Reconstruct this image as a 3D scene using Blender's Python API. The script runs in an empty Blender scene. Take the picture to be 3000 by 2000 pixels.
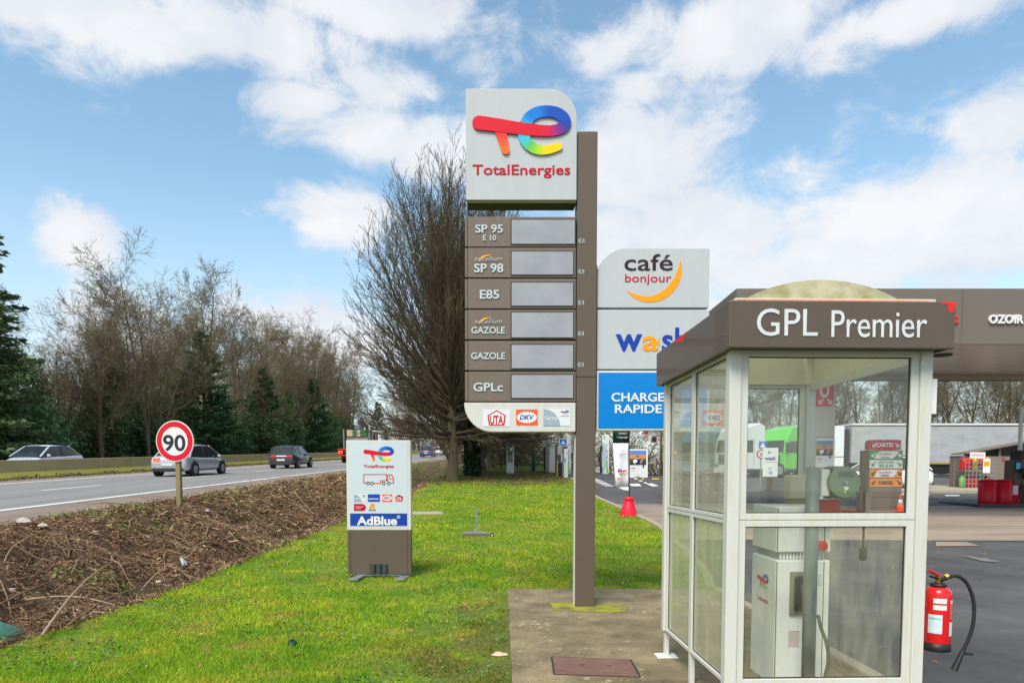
import bpy, math, random
import numpy as np
from mathutils import Vector, Matrix
from math import radians, sin, cos, tan, pi, atan2, sqrt

sc = bpy.context.scene
COL = sc.collection
random.seed(7)
rng = np.random.default_rng(7)

# ------------------------------------------------------------------ camera
EYE = 1.6
TH = radians(3.2)
F = 2000.0                      # focal length in photo pixels (24 mm on 36 mm)
CX = 1500.0
CY = 1390 + F * tan(TH)         # level horizon sits on photo row 1390
cd = bpy.data.cameras.new('camera')
cam = bpy.data.objects.new('camera', cd)
COL.objects.link(cam)
cam.location = (0, 0, EYE)
cam.rotation_euler = (pi / 2 - TH, 0, 0)
cd.sensor_width = 36
cd.lens = 36 * F / 3000
cd.shift_y = (CY - 1000) / 3000
cd.clip_start = 0.05
cd.clip_end = 3000
sc.camera = cam

# ------------------------------------------------------------------ light
SUN_EL, SUN_AZ = radians(52), radians(206)    # azimuth clockwise from +Y: behind the camera, left
world = bpy.data.worlds.new('World')
sc.world = world
world.use_nodes = True
sun_d = bpy.data.lights.new('sun', 'SUN')
sun_d.energy = 3.8
sun_d.angle = radians(28)
sun_d.color = (1.0, 0.935, 0.83)
sun = bpy.data.objects.new('sun', sun_d)
COL.objects.link(sun)
sun.rotation_euler = Vector((-sin(SUN_AZ) * cos(SUN_EL), -cos(SUN_AZ) * cos(SUN_EL), -sin(SUN_EL))).to_track_quat('-Z', 'Y').to_euler()
vs = sc.view_settings
vs.view_transform = 'Standard'
vs.look = 'None'
vs.exposure = 0.35
vs.gamma = 1
vs.use_curve_mapping = False
sc.cycles.use_adaptive_sampling = True
sc.cycles.adaptive_threshold = 0.02
sc.cycles.max_bounces = 7
sc.cycles.diffuse_bounces = 3
sc.cycles.glossy_bounces = 3
sc.cycles.transmission_bounces = 3
sc.cycles.transparent_max_bounces = 16


def ray(x, y):
    a = (x - CX) / F
    b = (CY - y) / F
    return Vector((a, cos(TH) + b * sin(TH), -sin(TH) + b * cos(TH)))


def P(x, y, Y):
    """photo pixel -> point on the upright plane at distance Y"""
    d = ray(x, y)
    return Vector((0, 0, EYE)) + d * (Y / d.y)


def build_world():
    nt = world.node_tree
    N, L = nt.nodes, nt.links
    N.clear()

    def mth(op, a, b=None, c=None, clamp=False):
        n = N.new('ShaderNodeMath')
        n.operation = op
        n.use_clamp = clamp
        for i, v in enumerate((a, b, c)):
            if v is None:
                continue
            if isinstance(v, (int, float)):
                n.inputs[i].default_value = v
            else:
                L.new(v, n.inputs[i])
        return n.outputs[0]

    out = N.new('ShaderNodeOutputWorld')
    bg = N.new('ShaderNodeBackground')
    bg.inputs['Strength'].default_value = 0.1
    L.new(bg.outputs[0], out.inputs[0])
    sky = N.new('ShaderNodeTexSky')
    sky.sky_type = 'NISHITA'
    sky.sun_disc = False
    sky.sun_elevation = SUN_EL
    sky.sun_rotation = SUN_AZ
    sky.air_density = 1.1
    sky.dust_density = 0.6
    sky.ozone_density = 2.0
    tc = N.new('ShaderNodeTexCoord')
    sep = N.new('ShaderNodeSeparateXYZ')
    L.new(tc.outputs['Generated'], sep.inputs[0])
    az = mth('ARCTAN2', sep.outputs[0], sep.outputs[1])
    el = mth('ARCSINE', sep.outputs[2])
    comb = N.new('ShaderNodeCombineXYZ')
    L.new(mth('MULTIPLY', az, 1.0), comb.inputs[0])
    L.new(mth('MULTIPLY', el, 1.5), comb.inputs[1])

    def noise(scale, detail, rough, dist=0.0, w=(0, 0, 0)):
        n = N.new('ShaderNodeTexNoise')
        n.inputs['Scale'].default_value = scale
        n.inputs['Detail'].default_value = detail
        n.inputs['Roughness'].default_value = rough
        n.inputs['Distortion'].default_value = dist
        mp = N.new('ShaderNodeMapping')
        mp.inputs['Location'].default_value = w
        L.new(comb.outputs[0], mp.inputs[0])
        L.new(mp.outputs[0], n.inputs['Vector'])
        return n
    n1 = noise(8.0, 11, 0.64, 0.35, (3.1, 1.7, 0))
    n2 = noise(2.6, 3, 0.5, 0.0, (7.7, 4.2, 2.0))
    n3 = noise(5.0, 6, 0.55, 0.1, (1.3, 9.2, 5.0))
    # cumulus banks, by direction
    banks = [(250, 30, 480, 120, 1.05), (720, 110, 320, 110, 1.05), (1120, 20, 320, 90, 1), (1390, 190, 110, 80, .8),
             (1130, 260, 260, 75, .82), (870, 290, 150, 65, .82), (1180, 420, 260, 100, 1.0), (1000, 620, 150, 110, .95), (190, 160, 80, 60, .5),
             (215, 690, 130, 120, .95), (2130, 80, 360, 120, 1.05), (2700, 30, 420, 90, .95), (2960, 330, 260, 130, .85),
             (1900, 480, 260, 190, 1.0), (2010, 700, 420, 170, 1.1), (2750, 660, 480, 170, 1.15), (2400, 790, 500, 110, 1.1),
             (960, 980, 260, 110, 1.0), (1800, 150, 120, 90, .7), (1880, 270, 120, 80, .75), (20, 660, 60, 60, .7), (400, 1000, 330, 140, .8)]
    acc = None
    for (px, py, rx, ry, amp) in banks:
        d = ray(px, py).normalized()
        a0, e0 = atan2(d.x, d.y), math.asin(d.z)
        d1 = ray(px + rx, py).normalized()
        d2 = ray(px, py - ry).normalized()
        ra = abs(atan2(d1.x, d1.y) - a0) * 1.2
        re = abs(math.asin(d2.z) - e0) * 1.2
        qa = mth('MULTIPLY', mth('SUBTRACT', az, a0), 1 / ra)
        qe = mth('MULTIPLY', mth('SUBTRACT', el, e0), 1 / re)
        r2 = mth('ADD', mth('MULTIPLY', qa, qa), mth('MULTIPLY', qe, qe))
        g = mth('MULTIPLY', mth('EXPONENT', mth('MULTIPLY', r2, -0.9)), amp)
        acc = g if acc is None else mth('MAXIMUM', acc, g)
    # in the frame the banks rule, round the rest of the sky a like field of cumulus
    def fade(v, a, b):
        r_ = N.new('ShaderNodeMapRange')
        r_.interpolation_type = 'SMOOTHSTEP'
        L.new(v, r_.inputs[0])
        r_.inputs[1].default_value, r_.inputs[2].default_value = a, b
        r_.inputs[3].default_value, r_.inputs[4].default_value = 1, 0
        return r_.outputs[0]
    inframe = mth('MULTIPLY', fade(mth('ABSOLUTE', az), 0.6, 0.95), fade(el, 0.58, 0.95))
    field = mth('MULTIPLY', mth('SUBTRACT', n2.outputs[0], 0.36), 3.2, clamp=True)
    base = N.new('ShaderNodeMix')
    base.data_type = 'FLOAT'
    L.new(inframe, base.inputs[0])
    L.new(field, base.inputs[2])
    L.new(acc, base.inputs[3])
    dens = mth('ADD', base.outputs[0], mth('MULTIPLY', mth('SUBTRACT', n1.outputs[0], 0.5), 2.05))
    cov = N.new('ShaderNodeMapRange')
    cov.interpolation_type = 'SMOOTHSTEP'
    L.new(dens, cov.inputs[0])
    cov.inputs[1].default_value = 0.22
    cov.inputs[2].default_value = 0.80
    # low haze whitens the sky towards the horizon
    hz = N.new('ShaderNodeMapRange')
    hz.interpolation_type = 'SMOOTHSTEP'
    L.new(el, hz.inputs[0])
    hz.inputs[1].default_value = 0.40
    hz.inputs[2].default_value = 0.02
    hz.inputs[3].default_value = 0.0
    hz.inputs[4].default_value = 0.7
    cover = mth('MAXIMUM', mth('MULTIPLY', cov.outputs[0], 0.95), hz.outputs[0])
    ramp = N.new('ShaderNodeMix')
    ramp.data_type = 'RGBA'
    core = mth('MULTIPLY', mth('SUBTRACT', mth('ADD', n3.outputs[0], mth('MULTIPLY', dens, 0.25)), 0.55), 3.2, clamp=True)
    L.new(core, ramp.inputs[0])
    ramp.inputs[6].default_value = (6.05, 6.4, 6.95, 1)
    ramp.inputs[7].default_value = (7.5, 7.55, 7.65, 1)
    tint = N.new('ShaderNodeMix')
    tint.data_type = 'RGBA'
    tint.blend_type = 'MULTIPLY'
    tint.inputs[0].default_value = 1
    L.new(sky.outputs[0], tint.inputs[6])
    tint.inputs[7].default_value = SKY_GAIN
    mx = N.new('ShaderNodeMix')
    mx.data_type = 'RGBA'
    L.new(cover, mx.inputs[0])
    L.new(tint.outputs[2], mx.inputs[6])
    L.new(ramp.outputs[2], mx.inputs[7])
    L.new(mx.outputs[2], bg.inputs[0])


SKY_GAIN = (1.74, 1.88, 1.68, 1)
build_world()

# ------------------------------------------------------------------ materials
MATS = {}


def nodes(name):
    m = bpy.data.materials.new(name)
    m.use_nodes = True
    N, L = m.node_tree.nodes, m.node_tree.links
    return m, N, L, N['Principled BSDF'], N['Material Output']


def M(name, col, rough=0.5, var=0.08, scale=6.0, bump=0.0, bscale=60.0, metal=0.0, coat=0.0, dirt=None, dirt_amt=0.0, dscale=3.0, emit=0.0, spec=0.3, dst=(1, 1, 1)):
    """plain surface: base colour with soft variation, fine relief and optional grime"""
    if name in MATS:
        return MATS[name]
    m, N, L, b, o = nodes(name)
    b.inputs['Roughness'].default_value = rough
    b.inputs['Metallic'].default_value = metal
    b.inputs['Coat Weight'].default_value = coat
    b.inputs['Specular IOR Level'].default_value = spec
    tc = N.new('ShaderNodeTexCoord')
    n = N.new('ShaderNodeTexNoise')
    n.inputs['Scale'].default_value = scale
    n.inputs['Detail'].default_value = 5
    L.new(tc.outputs['Object'], n.inputs['Vector'])
    mx = N.new('ShaderNodeMix')
    mx.data_type = 'RGBA'
    mx.inputs[6].default_value = (*[c * (1 - var) for c in col], 1)
    mx.inputs[7].default_value = (*[min(1, c * (1 + var)) for c in col], 1)
    L.new(n.outputs[0], mx.inputs[0])
    src = mx.outputs[2]
    if dirt:
        n2 = N.new('ShaderNodeTexNoise')
        n2.inputs['Scale'].default_value = dscale
        n2.inputs['Detail'].default_value = 8
        n2.inputs['Roughness'].default_value = 0.65
        mp2 = N.new('ShaderNodeMapping')
        mp2.inputs['Scale'].default_value = dst
        L.new(tc.outputs['Object'], mp2.inputs[0])
        L.new(mp2.outputs[0], n2.inputs['Vector'])
        r = N.new('ShaderNodeMapRange')
        r.inputs[1].default_value = 0.48
        r.inputs[2].default_value = 0.75
        r.inputs[4].default_value = dirt_amt
        L.new(n2.outputs[0], r.inputs[0])
        m2 = N.new('ShaderNodeMix')
        m2.data_type = 'RGBA'
        m2.inputs[7].default_value = (*dirt, 1)
        L.new(r.outputs[0], m2.inputs[0])
        L.new(src, m2.inputs[6])
        src = m2.outputs[2]
    L.new(src, b.inputs['Base Color'])
    if bump:
        n3 = N.new('ShaderNodeTexNoise')
        n3.inputs['Scale'].default_value = bscale
        n3.inputs['Detail'].default_value = 4
        L.new(tc.outputs['Object'], n3.inputs['Vector'])
        bp = N.new('ShaderNodeBump')
        bp.inputs['Strength'].default_value = bump
        bp.inputs['Distance'].default_value = 0.02
        L.new(n3.outputs[0], bp.inputs['Height'])
        L.new(bp.outputs[0], b.inputs['Normal'])
    if emit:
        b.inputs['Emission Color'].default_value = (*col, 1)
        b.inputs['Emission Strength'].default_value = emit
    MATS[name] = m
    return m


def M_attr(name, rough=0.6, mult=1.0, sub=0.0, spec=0.3):
    """colour stored per piece (print, leaves, chips)"""
    if name in MATS:
        return MATS[name]
    m, N, L, b, o = nodes(name)
    b.inputs['Roughness'].default_value = rough
    b.inputs['Specular IOR Level'].default_value = spec
    a = N.new('ShaderNodeAttribute')
    a.attribute_name = 'Col'
    L.new(a.outputs['Color'], b.inputs['Base Color'])
    if sub:
        tr = N.new('ShaderNodeBsdfTranslucent')
        L.new(a.outputs['Color'], tr.inputs[0])
        mx = N.new('ShaderNodeMixShader')
        mx.inputs[0].default_value = sub
        L.new(b.outputs[0], mx.inputs[1])
        L.new(tr.outputs[0], mx.inputs[2])
        L.new(mx.outputs[0], o.inputs[0])
    MATS[name] = m
    return m


def M_glass(name, tint=(0.93, 0.96, 0.93), dirt=(0.42, 0.43, 0.26), d0=0.04, d1=0.3, refl=1.0, dscale=2.2):
    if name in MATS:
        return MATS[name]
    m, N, L, b, o = nodes(name)
    N.remove(b)
    tr = N.new('ShaderNodeBsdfTransparent')
    tr.inputs[0].default_value = (*tint, 1)
    gl = N.new('ShaderNodeBsdfGlossy')
    gl.inputs['Roughness'].default_value = 0.01
    ge = N.new('ShaderNodeNewGeometry')
    dt = N.new('ShaderNodeVectorMath')
    dt.operation = 'DOT_PRODUCT'
    L.new(ge.outputs['Normal'], dt.inputs[0])
    L.new(ge.outputs['Incoming'], dt.inputs[1])

    def mm(op, a, b):
        x = N.new('ShaderNodeMath')
        x.operation = op
        x.use_clamp = op == 'MULTIPLY'
        for i, v in enumerate((a, b)):
            if isinstance(v, (int, float)):
                x.inputs[i].default_value = v
            elif v is not None:
                L.new(v, x.inputs[i])
        return x
    # reflectance of one glass face, the same from either side
    ab = mm('ABSOLUTE', dt.outputs['Value'], None)
    sch = mm('ADD', mm('MULTIPLY', mm('POWER', mm('SUBTRACT', 1.0, ab.outputs[0]).outputs[0], 5.0).outputs[0], 0.96).outputs[0], 0.04)
    k = mm('MULTIPLY', sch.outputs[0], refl)
    m1 = N.new('ShaderNodeMixShader')
    L.new(k.outputs[0], m1.inputs[0])
    L.new(tr.outputs[0], m1.inputs[1])
    L.new(gl.outputs[0], m1.inputs[2])
    tc = N.new('ShaderNodeTexCoord')
    mp = N.new('ShaderNodeMapping')
    mp.inputs['Scale'].default_value = (3.0, 3.0, 0.55)
    L.new(tc.outputs['Object'], mp.inputs[0])
    n = N.new('ShaderNodeTexNoise')
    n.inputs['Scale'].default_value = dscale
    n.inputs['Detail'].default_value = 9
    n.inputs['Roughness'].default_value = 0.62
    L.new(mp.outputs[0], n.inputs['Vector'])
    r = N.new('ShaderNodeMapRange')
    r.inputs[1].default_value = 0.38
    r.inputs[2].default_value = 0.72
    r.inputs[3].default_value = d0
    r.inputs[4].default_value = d1
    L.new(n.outputs[0], r.inputs[0])
    df = N.new('ShaderNodeBsdfDiffuse')
    df.inputs[0].default_value = (*dirt, 1)
    m2 = N.new('ShaderNodeMixShader')
    L.new(r.outputs[0], m2.inputs[0])
    L.new(m1.outputs[0], m2.inputs[1])
    L.new(df.outputs[0], m2.inputs[2])
    L.new(m2.outputs[0], o.inputs[0])
    MATS[name] = m
    return m


# ------------------------------------------------------------------ mesh building
class MB:
    def __init__(self):
        self.v, self.f, self.c = [], [], []

    def add(self, vs_, fs, col=None):
        o = len(self.v)
        self.v += [tuple(p) for p in vs_]
        self.f += [tuple(i + o for i in f) for f in fs]
        if col is not None:
            self.c += [col] * len(vs_)
        return self

    def box(self, x0, x1, y0, y1, z0, z1, col=None):
        p = [(x, y, z) for z in (z0, z1) for y in (y0, y1) for x in (x0, x1)]
        return self.add(p, [(0, 2, 3, 1), (4, 5, 7, 6), (0, 1, 5, 4), (2, 6, 7, 3), (0, 4, 6, 2), (1, 3, 7, 5)], col)

    def hexa(self, p):
        """8 corners: bottom ring of 4 then top ring of 4, counter-clockwise from above"""
        return self.add(p, [(3, 2, 1, 0), (4, 5, 6, 7), (0, 1, 5, 4), (1, 2, 6, 5), (2, 3, 7, 6), (3, 0, 4, 7)])

    def beam(self, a, b, w, h=None, up=(0, 0, 1)):
        a, b = Vector(a), Vector(b)
        h = h or w
        d = (b - a).normalized()
        u = Vector(up)
        s = d.cross(u)
        if s.length < 1e-4:
            s = d.cross(Vector((0, 1, 0)))
        s.normalize()
        t = s.cross(d).normalized()
        s *= w / 2
        t *= h / 2
        p = [a - s - t, a + s - t, b + s - t, b - s - t, a - s + t, a + s + t, b + s + t, b - s + t]
        return self.hexa(p)

    def cyl(self, a, b, r0, r1=None, n=12, cap=True):
        a, b = Vector(a), Vector(b)
        r1 = r0 if r1 is None else r1
        d = (b - a).normalized()
        s = d.cross(Vector((0, 0, 1)))
        if s.length < 1e-3:
            s = Vector((1, 0, 0))
        s.normalize()
        t = d.cross(s)
        vs_ = []
        for c, r in ((a, r0), (b, r1)):
            for i in range(n):
                an = 2 * pi * i / n
                vs_.append(c + (s * cos(an) + t * sin(an)) * r)
        fs = [(i, n + i, n + (i + 1) % n, (i + 1) % n) for i in range(n)]
        if cap:
            fs += [tuple(range(n)), tuple(range(2 * n - 1, n - 1, -1))]
        return self.add(vs_, fs)

    def tube(self, pts, r, n=8):
        A = [Vector(p) for p in pts]
        R_ = list(r) if isinstance(r, (list, tuple)) else [r] * len(A)
        Q, S_ = [], []
        m = len(A)
        for i in range(m - 1):          # smooth curve through the points
            a, b, c, d = A[max(i - 1, 0)], A[i], A[i + 1], A[min(i + 2, m - 1)]
            for k in range(3):
                t = k / 3
                Q.append(0.5 * ((2 * b) + (c - a) * t + (2 * a - 5 * b + 4 * c - d) * t * t + (3 * b - a - 3 * c + d) * t ** 3))
                S_.append(R_[i] * (1 - t) + R_[i + 1] * t)
        Q.append(A[-1])
        S_.append(R_[-1])
        s = None
        vs_ = []
        for i, q in enumerate(Q):
            d = (Q[min(i + 1, len(Q) - 1)] - Q[max(i - 1, 0)]).normalized()
            if s is None:
                s = d.cross(Vector((0.3, 0.2, 1)))
                if s.length < 1e-3:
                    s = d.cross(Vector((1, 0, 0)))
            s = (s - d * s.dot(d)).normalized()
            t = d.cross(s)
            for j in range(n):
                an = 2 * pi * j / n
                vs_.append(q + (s * cos(an) + t * sin(an)) * S_[i])
        fs = []
        for i in range(len(Q) - 1):
            for j in range(n):
                k = (j + 1) % n
                fs.append((i * n + j, i * n + k, (i + 1) * n + k, (i + 1) * n + j))
        fs += [tuple(range(n)), tuple(range((len(Q) - 1) * n, len(Q) * n))]
        return self.add(vs_, fs)

    def lathe(self, prof, c=(0, 0, 0), n=20):
        """prof: (radius, z) list, spun round the vertical through c"""
        vs_ = []
        for r, z in prof:
            for i in range(n):
                a = 2 * pi * i / n
                vs_.append((c[0] + r * cos(a), c[1] + r * sin(a), c[2] + z))
        fs = []
        for k in range(len(prof) - 1):
            for i in range(n):
                j = (i + 1) % n
                fs.append((k * n + i, k * n + j, (k + 1) * n + j, (k + 1) * n + i))
        fs.append(tuple(range(n - 1, -1, -1)))
        m = (len(prof) - 1) * n
        fs.append(tuple(range(m, m + n)))
        return self.add(vs_, fs)

    def prism_xz(self, poly, y0, y1, col=None):
        """outline in X,Z (counter-clockwise seen from the front, -Y), pulled from y0 back to y1"""
        n = len(poly)
        vs_ = [(x, y0, z) for x, z in poly] + [(x, y1, z) for x, z in poly]
        fs = [tuple(range(n)), tuple(range(2 * n - 1, n - 1, -1))]
        fs += [(i, n + i, n + (i + 1) % n, (i + 1) % n) for i in range(n)]
        return self.add(vs_, fs, col)

    def prism_yz(self, poly, x0, x1):
        n = len(poly)
        vs_ = [(x0, y, z) for y, z in poly] + [(x1, y, z) for y, z in poly]
        fs = [tuple(range(n)), tuple(range(2 * n - 1, n - 1, -1))]
        fs += [(i, n + i, n + (i + 1) % n, (i + 1) % n) for i in range(n)]
        return self.add(vs_, fs)

    def xform(self, mat):
        self.v = [tuple(mat @ Vector(p)) for p in self.v]
        return self


ORG = {}


def org(o):
    while o.parent:
        o = o.parent
    return ORG.get(o.name, (0, 0, 0))


def finish(o, bevel, smooth):
    if smooth:
        for p in o.data.polygons:
            p.use_smooth = True
    if bevel:
        b = o.modifiers.new('bevel', 'BEVEL')
        b.width = bevel
        b.segments = 2
        b.limit_method = 'ANGLE'
        b.angle_limit = radians(40)
    return o


def part(name, mb, mat, parent=None, bevel=0.0, smooth=False, label=None):
    me = bpy.data.meshes.new(name)
    v = mb.v
    if parent is not None:
        ox, oy, oz = org(parent)
        if (ox, oy, oz) != (0, 0, 0):
            v = [(x - ox, y - oy, z - oz) for x, y, z in v]
    me.from_pydata(v, [], mb.f)
    me.validate()
    if mb.c and len(mb.c) == len(mb.v):
        a = me.color_attributes.new('Col', 'FLOAT_COLOR', 'POINT')
        a.data.foreach_set('color', np.array([(c[0], c[1], c[2], 1) for c in mb.c], dtype=np.float32).ravel())
    me.materials.append(mat)
    # outward faces
    import bmesh
    bm = bmesh.new()
    bm.from_mesh(me)
    bmesh.ops.recalc_face_normals(bm, faces=bm.faces)
    bm.to_mesh(me)
    bm.free()
    o = bpy.data.objects.new(name, me)
    COL.objects.link(o)
    o.parent = parent
    if label:
        o['label'] = label
    return finish(o, bevel, smooth)


def mesh_np(name, verts, faces, mat, parent=None, cols=None, smooth=False):
    me = bpy.data.meshes.new(name)
    verts = np.asarray(verts, dtype=np.float32)
    faces = np.asarray(faces, dtype=np.int32)
    k = faces.shape[1]
    me.vertices.add(len(verts))
    me.vertices.foreach_set('co', verts.ravel())
    me.loops.add(faces.size)
    me.loops.foreach_set('vertex_index', faces.ravel())
    me.polygons.add(len(faces))
    me.polygons.foreach_set('loop_start', np.arange(0, faces.size, k, dtype=np.int32))
    if smooth:
        me.polygons.foreach_set('use_smooth', np.ones(len(faces), dtype=bool))
    me.update(calc_edges=True)
    if cols is not None:
        a = me.color_attributes.new('Col', 'FLOAT_COLOR', 'POINT')
        cc = np.ones((len(verts), 4), dtype=np.float32)
        cc[:, :3] = cols
        a.data.foreach_set('color', cc.ravel())
    me.materials.append(mat)
    o = bpy.data.objects.new(name, me)
    COL.objects.link(o)
    o.parent = parent
    return o


def thing(name, label, cat, loc=(0, 0, 0), group=None):
    o = bpy.data.objects.new(name, None)
    o.empty_display_size = 0.1
    COL.objects.link(o)
    o.location = loc
    ORG[o.name] = tuple(loc)
    return tag(o, label, cat, group)


def tag(o, label, cat=None, group=None, kind=None):
    if label:
        o['label'] = label
    if cat:
        o['category'] = cat
    if group:
        o['group'] = group
    if kind:
        o['kind'] = kind
    return o


def struct(o):
    o['kind'] = 'structure'
    return o


def copy_tree(o, parent=None):
    c = o.copy()
    COL.objects.link(c)
    c.parent = parent
    for ch in [k for k in COL.objects if k.parent == o]:
        copy_tree(ch, c)
    return c


FONT_CACHE = {}


def text(s, mat, parent, name='lettering', x=None, z=None, y=0.0, w=None, h=None, align='L', bold=0.0, depth=0.004, shear=0.0, mirror=False):
    """flat lettering facing -Y; x,z = left (or centre) of the baseline; w = full width, h = cap height"""
    cu = bpy.data.curves.new('text', 'FONT')
    cu.body = s
    cu.extrude = 0.5
    cu.offset = bold
    cu.shear = shear
    cu.resolution_u = 4
    to = bpy.data.objects.new('text', cu)
    COL.objects.link(to)
    bpy.context.view_layer.update()
    dg = bpy.context.evaluated_depsgraph_get()
    me = bpy.data.meshes.new_from_object(to.evaluated_get(dg))
    bpy.data.objects.remove(to)
    bpy.data.curves.remove(cu)
    n = len(me.vertices)
    co = np.empty(n * 3, dtype=np.float32)
    me.vertices.foreach_get('co', co)
    co = co.reshape(-1, 3)
    x0, x1 = co[:, 0].min(), co[:, 0].max()
    CAP = 0.729
    sx = w / (x1 - x0) if w else None
    sz = h / CAP if h else sx
    sx = sx or sz
    X = (co[:, 0] - x0) * sx
    if align == 'C':
        X -= (x1 - x0) * sx / 2
    if mirror:
        X = -X
    Z = co[:, 1] * sz
    ox, oy, oz = org(parent) if parent else (0, 0, 0)
    new = np.stack([X + x - ox, y - (co[:, 2] + 0.5) * depth - oy, Z + z - oz], 1)
    me.vertices.foreach_set('co', new.ravel().astype(np.float32))
    if mirror:
        me.flip_normals()
    me.update()
    me.materials.clear()
    me.materials.append(mat)
    me.name = name
    o = bpy.data.objects.new(name, me)
    COL.objects.link(o)
    o.parent = parent
    return o


def ribbon(mb, pts, cols, y0, y1, cap0=True, cap1=True, sub=5):
    """smooth stroke in X,Z: pts (x, z, halfwidth); colours spread along it"""
    P_, C_ = [], []
    n = len(pts)

    def cr(a, b, c, d, t):
        return 0.5 * ((2 * b) + (-a + c) * t + (2 * a - 5 * b + 4 * c - d) * t * t + (-a + 3 * b - 3 * c + d) * t ** 3)
    A = np.array(pts, dtype=float)
    Cc = np.array(cols, dtype=float)
    for i in range(n - 1):
        a, b, c, d = A[max(i - 1, 0)], A[i], A[i + 1], A[min(i + 2, n - 1)]
        for k in range(sub):
            t = k / sub
            P_.append(cr(a, b, c, d, t))
            C_.append(Cc[i] * (1 - t) + Cc[i + 1] * t)
    P_.append(A[-1])
    C_.append(Cc[-1])
    P_, C_ = np.array(P_), np.array(C_)
    T = np.gradient(P_[:, :2], axis=0)
    T /= np.linalg.norm(T, axis=1)[:, None] + 1e-9
    rows = []
    if cap0:
        for k in range(4):
            an = pi / 2 * (1 - k / 4)
            rows.append((P_[0, :2] - T[0] * P_[0, 2] * sin(an), P_[0, 2] * cos(an) + 1e-4, T[0], C_[0]))
    for i in range(len(P_)):
        rows.append((P_[i, :2], P_[i, 2], T[i], C_[i]))
    if cap1:
        for k in range(1, 5):
            an = pi / 2 * k / 4
            rows.append((P_[-1, :2] + T[-1] * P_[-1, 2] * sin(an), P_[-1, 2] * cos(an) + 1e-4, T[-1], C_[-1]))
    o = len(mb.v)
    for c, w, t, col in rows:
        nrm = np.array([-t[1], t[0]])
        for yy in (y0, y1):
            for s in (-1, 1):
                q = c + nrm * w * s
                mb.v.append((q[0], yy, q[1]))
                mb.c.append(tuple(col))
    for i in range(len(rows) - 1):
        a, b = o + 4 * i, o + 4 * i + 4
        mb.f += [(a, a + 1, b + 1, b), (a + 2, b + 2, b + 3, a + 3), (a, b, b + 2, a + 2), (a + 1, a + 3, b + 3, b + 1)]
    e = o + 4 * (len(rows) - 1)
    mb.f += [(o, o + 2, o + 3, o + 1), (e, e + 1, e + 3, e + 2)]
    return mb


def srgb(r, g, b):
    return tuple(((c / 255) / 12.92 if c / 255 <= 0.04045 else ((c / 255 + 0.055) / 1.055) ** 2.4) for c in (r, g, b))


def emblem(xc, zc, width, y, parent, mirror=False, depth=0.02, squeeze=1.0):
    """the swooping two-letter ribbon emblem, one coloured mesh; drawn 1090 units wide"""
    k = width / 1090.0
    s = -1 if mirror else 1

    def q(x, z, w):
        return (xc + s * (x - 737) * k * squeeze, zc - (z - 568) * k, w * k)
    red, crim, orng = srgb(205, 5, 35), srgb(200, 0, 70), srgb(236, 105, 30)
    purp, blue, mid, cyan = srgb(110, 35, 130), srgb(0, 72, 170), srgb(0, 115, 200), srgb(30, 165, 215)
    teal, green, lime, yel = srgb(50, 180, 205), srgb(85, 180, 80), srgb(165, 200, 20), srgb(240, 195, 0)
    mb = MB()
    ribbon(mb, [q(505, 560, 66), q(533, 670, 52), q(562, 782, 43)], [red, srgb(226, 70, 35), orng], y - depth, y, False, True)
    ribbon(mb, [q(762, 590, 66), q(775, 660, 62), q(835, 735, 57), q(930, 775, 53), q(1040, 772, 48), q(1150, 742, 42)],
           [teal, teal, green, lime, yel, yel], y - depth * 1.01, y - 0.0003, False, True)
    ribbon(mb, [q(785, 500, 66), q(832, 422, 62), q(925, 372, 62), q(1040, 362, 61), q(1150, 388, 62), q(1214, 448, 64), q(1214, 505, 66), q(1160, 552, 60), q(1055, 574, 58)],
           [cyan, mid, mid, blue, blue, blue, srgb(30, 60, 150), purp, crim], y - depth * 1.02, y - 0.0006, False, False)
    ribbon(mb, [q(1060, 574, 58), q(950, 570, 60), q(840, 560, 64), q(700, 545, 66), q(500, 515, 70), q(268, 486, 76)],
           [crim, red, red, red, red, red], y - depth * 1.2, y - 0.0009, False, True)
    return part('emblem', mb, M_attr('printed_colours', 0.35), parent)


def round_rect(x0, x1, z0, z1, r=(0, 0, 0, 0), n=8):
    """outline ccw from bottom-left; r = radii bl, br, tr, tl"""
    out = []
    for (cx, cz, rad, a0) in ((x0, z0, r[0], pi), (x1, z0, r[1], 1.5 * pi), (x1, z1, r[2], 0), (x0, z1, r[3], pi / 2)):
        if rad <= 0:
            out.append((cx, cz))
            continue
        ox = cx + rad * (1 if cx == x0 else -1)
        oz = cz + rad * (1 if cz == z0 else -1)
        for k in range(n + 1):
            a = a0 + pi / 2 * k / n
            out.append((ox + rad * cos(a), oz + rad * sin(a)))
    return out


def tubes_np(p0, p1, r0, r1, n=3):
    """many tapered tubes at once -> verts, quad faces"""
    p0, p1 = np.asarray(p0, float), np.asarray(p1, float)
    r0, r1 = np.asarray(r0, float), np.asarray(r1, float)
    d = p1 - p0
    d /= np.linalg.norm(d, axis=1)[:, None] + 1e-9
    ref = np.tile(np.array([0.0, 0.0, 1.0]), (len(d), 1))
    ref[np.abs(d[:, 2]) > 0.9] = (1, 0, 0)
    s = np.cross(d, ref)
    s /= np.linalg.norm(s, axis=1)[:, None] + 1e-9
    t = np.cross(d, s)
    m = len(p0)
    V = np.empty((m, 2, n, 3))
    for i in range(n):
        a = 2 * pi * i / n
        off = s * cos(a) + t * sin(a)
        V[:, 0, i] = p0 + off * r0[:, None]
        V[:, 1, i] = p1 + off * r1[:, None]
    base = (np.arange(m) * 2 * n)[:, None]
    Fs = []
    for i in range(n):
        j = (i + 1) % n
        Fs.append(np.concatenate([base + i, base + j, base + n + j, base + n + i], 1))
    return V.reshape(-1, 3), np.concatenate(Fs, 0)

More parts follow.
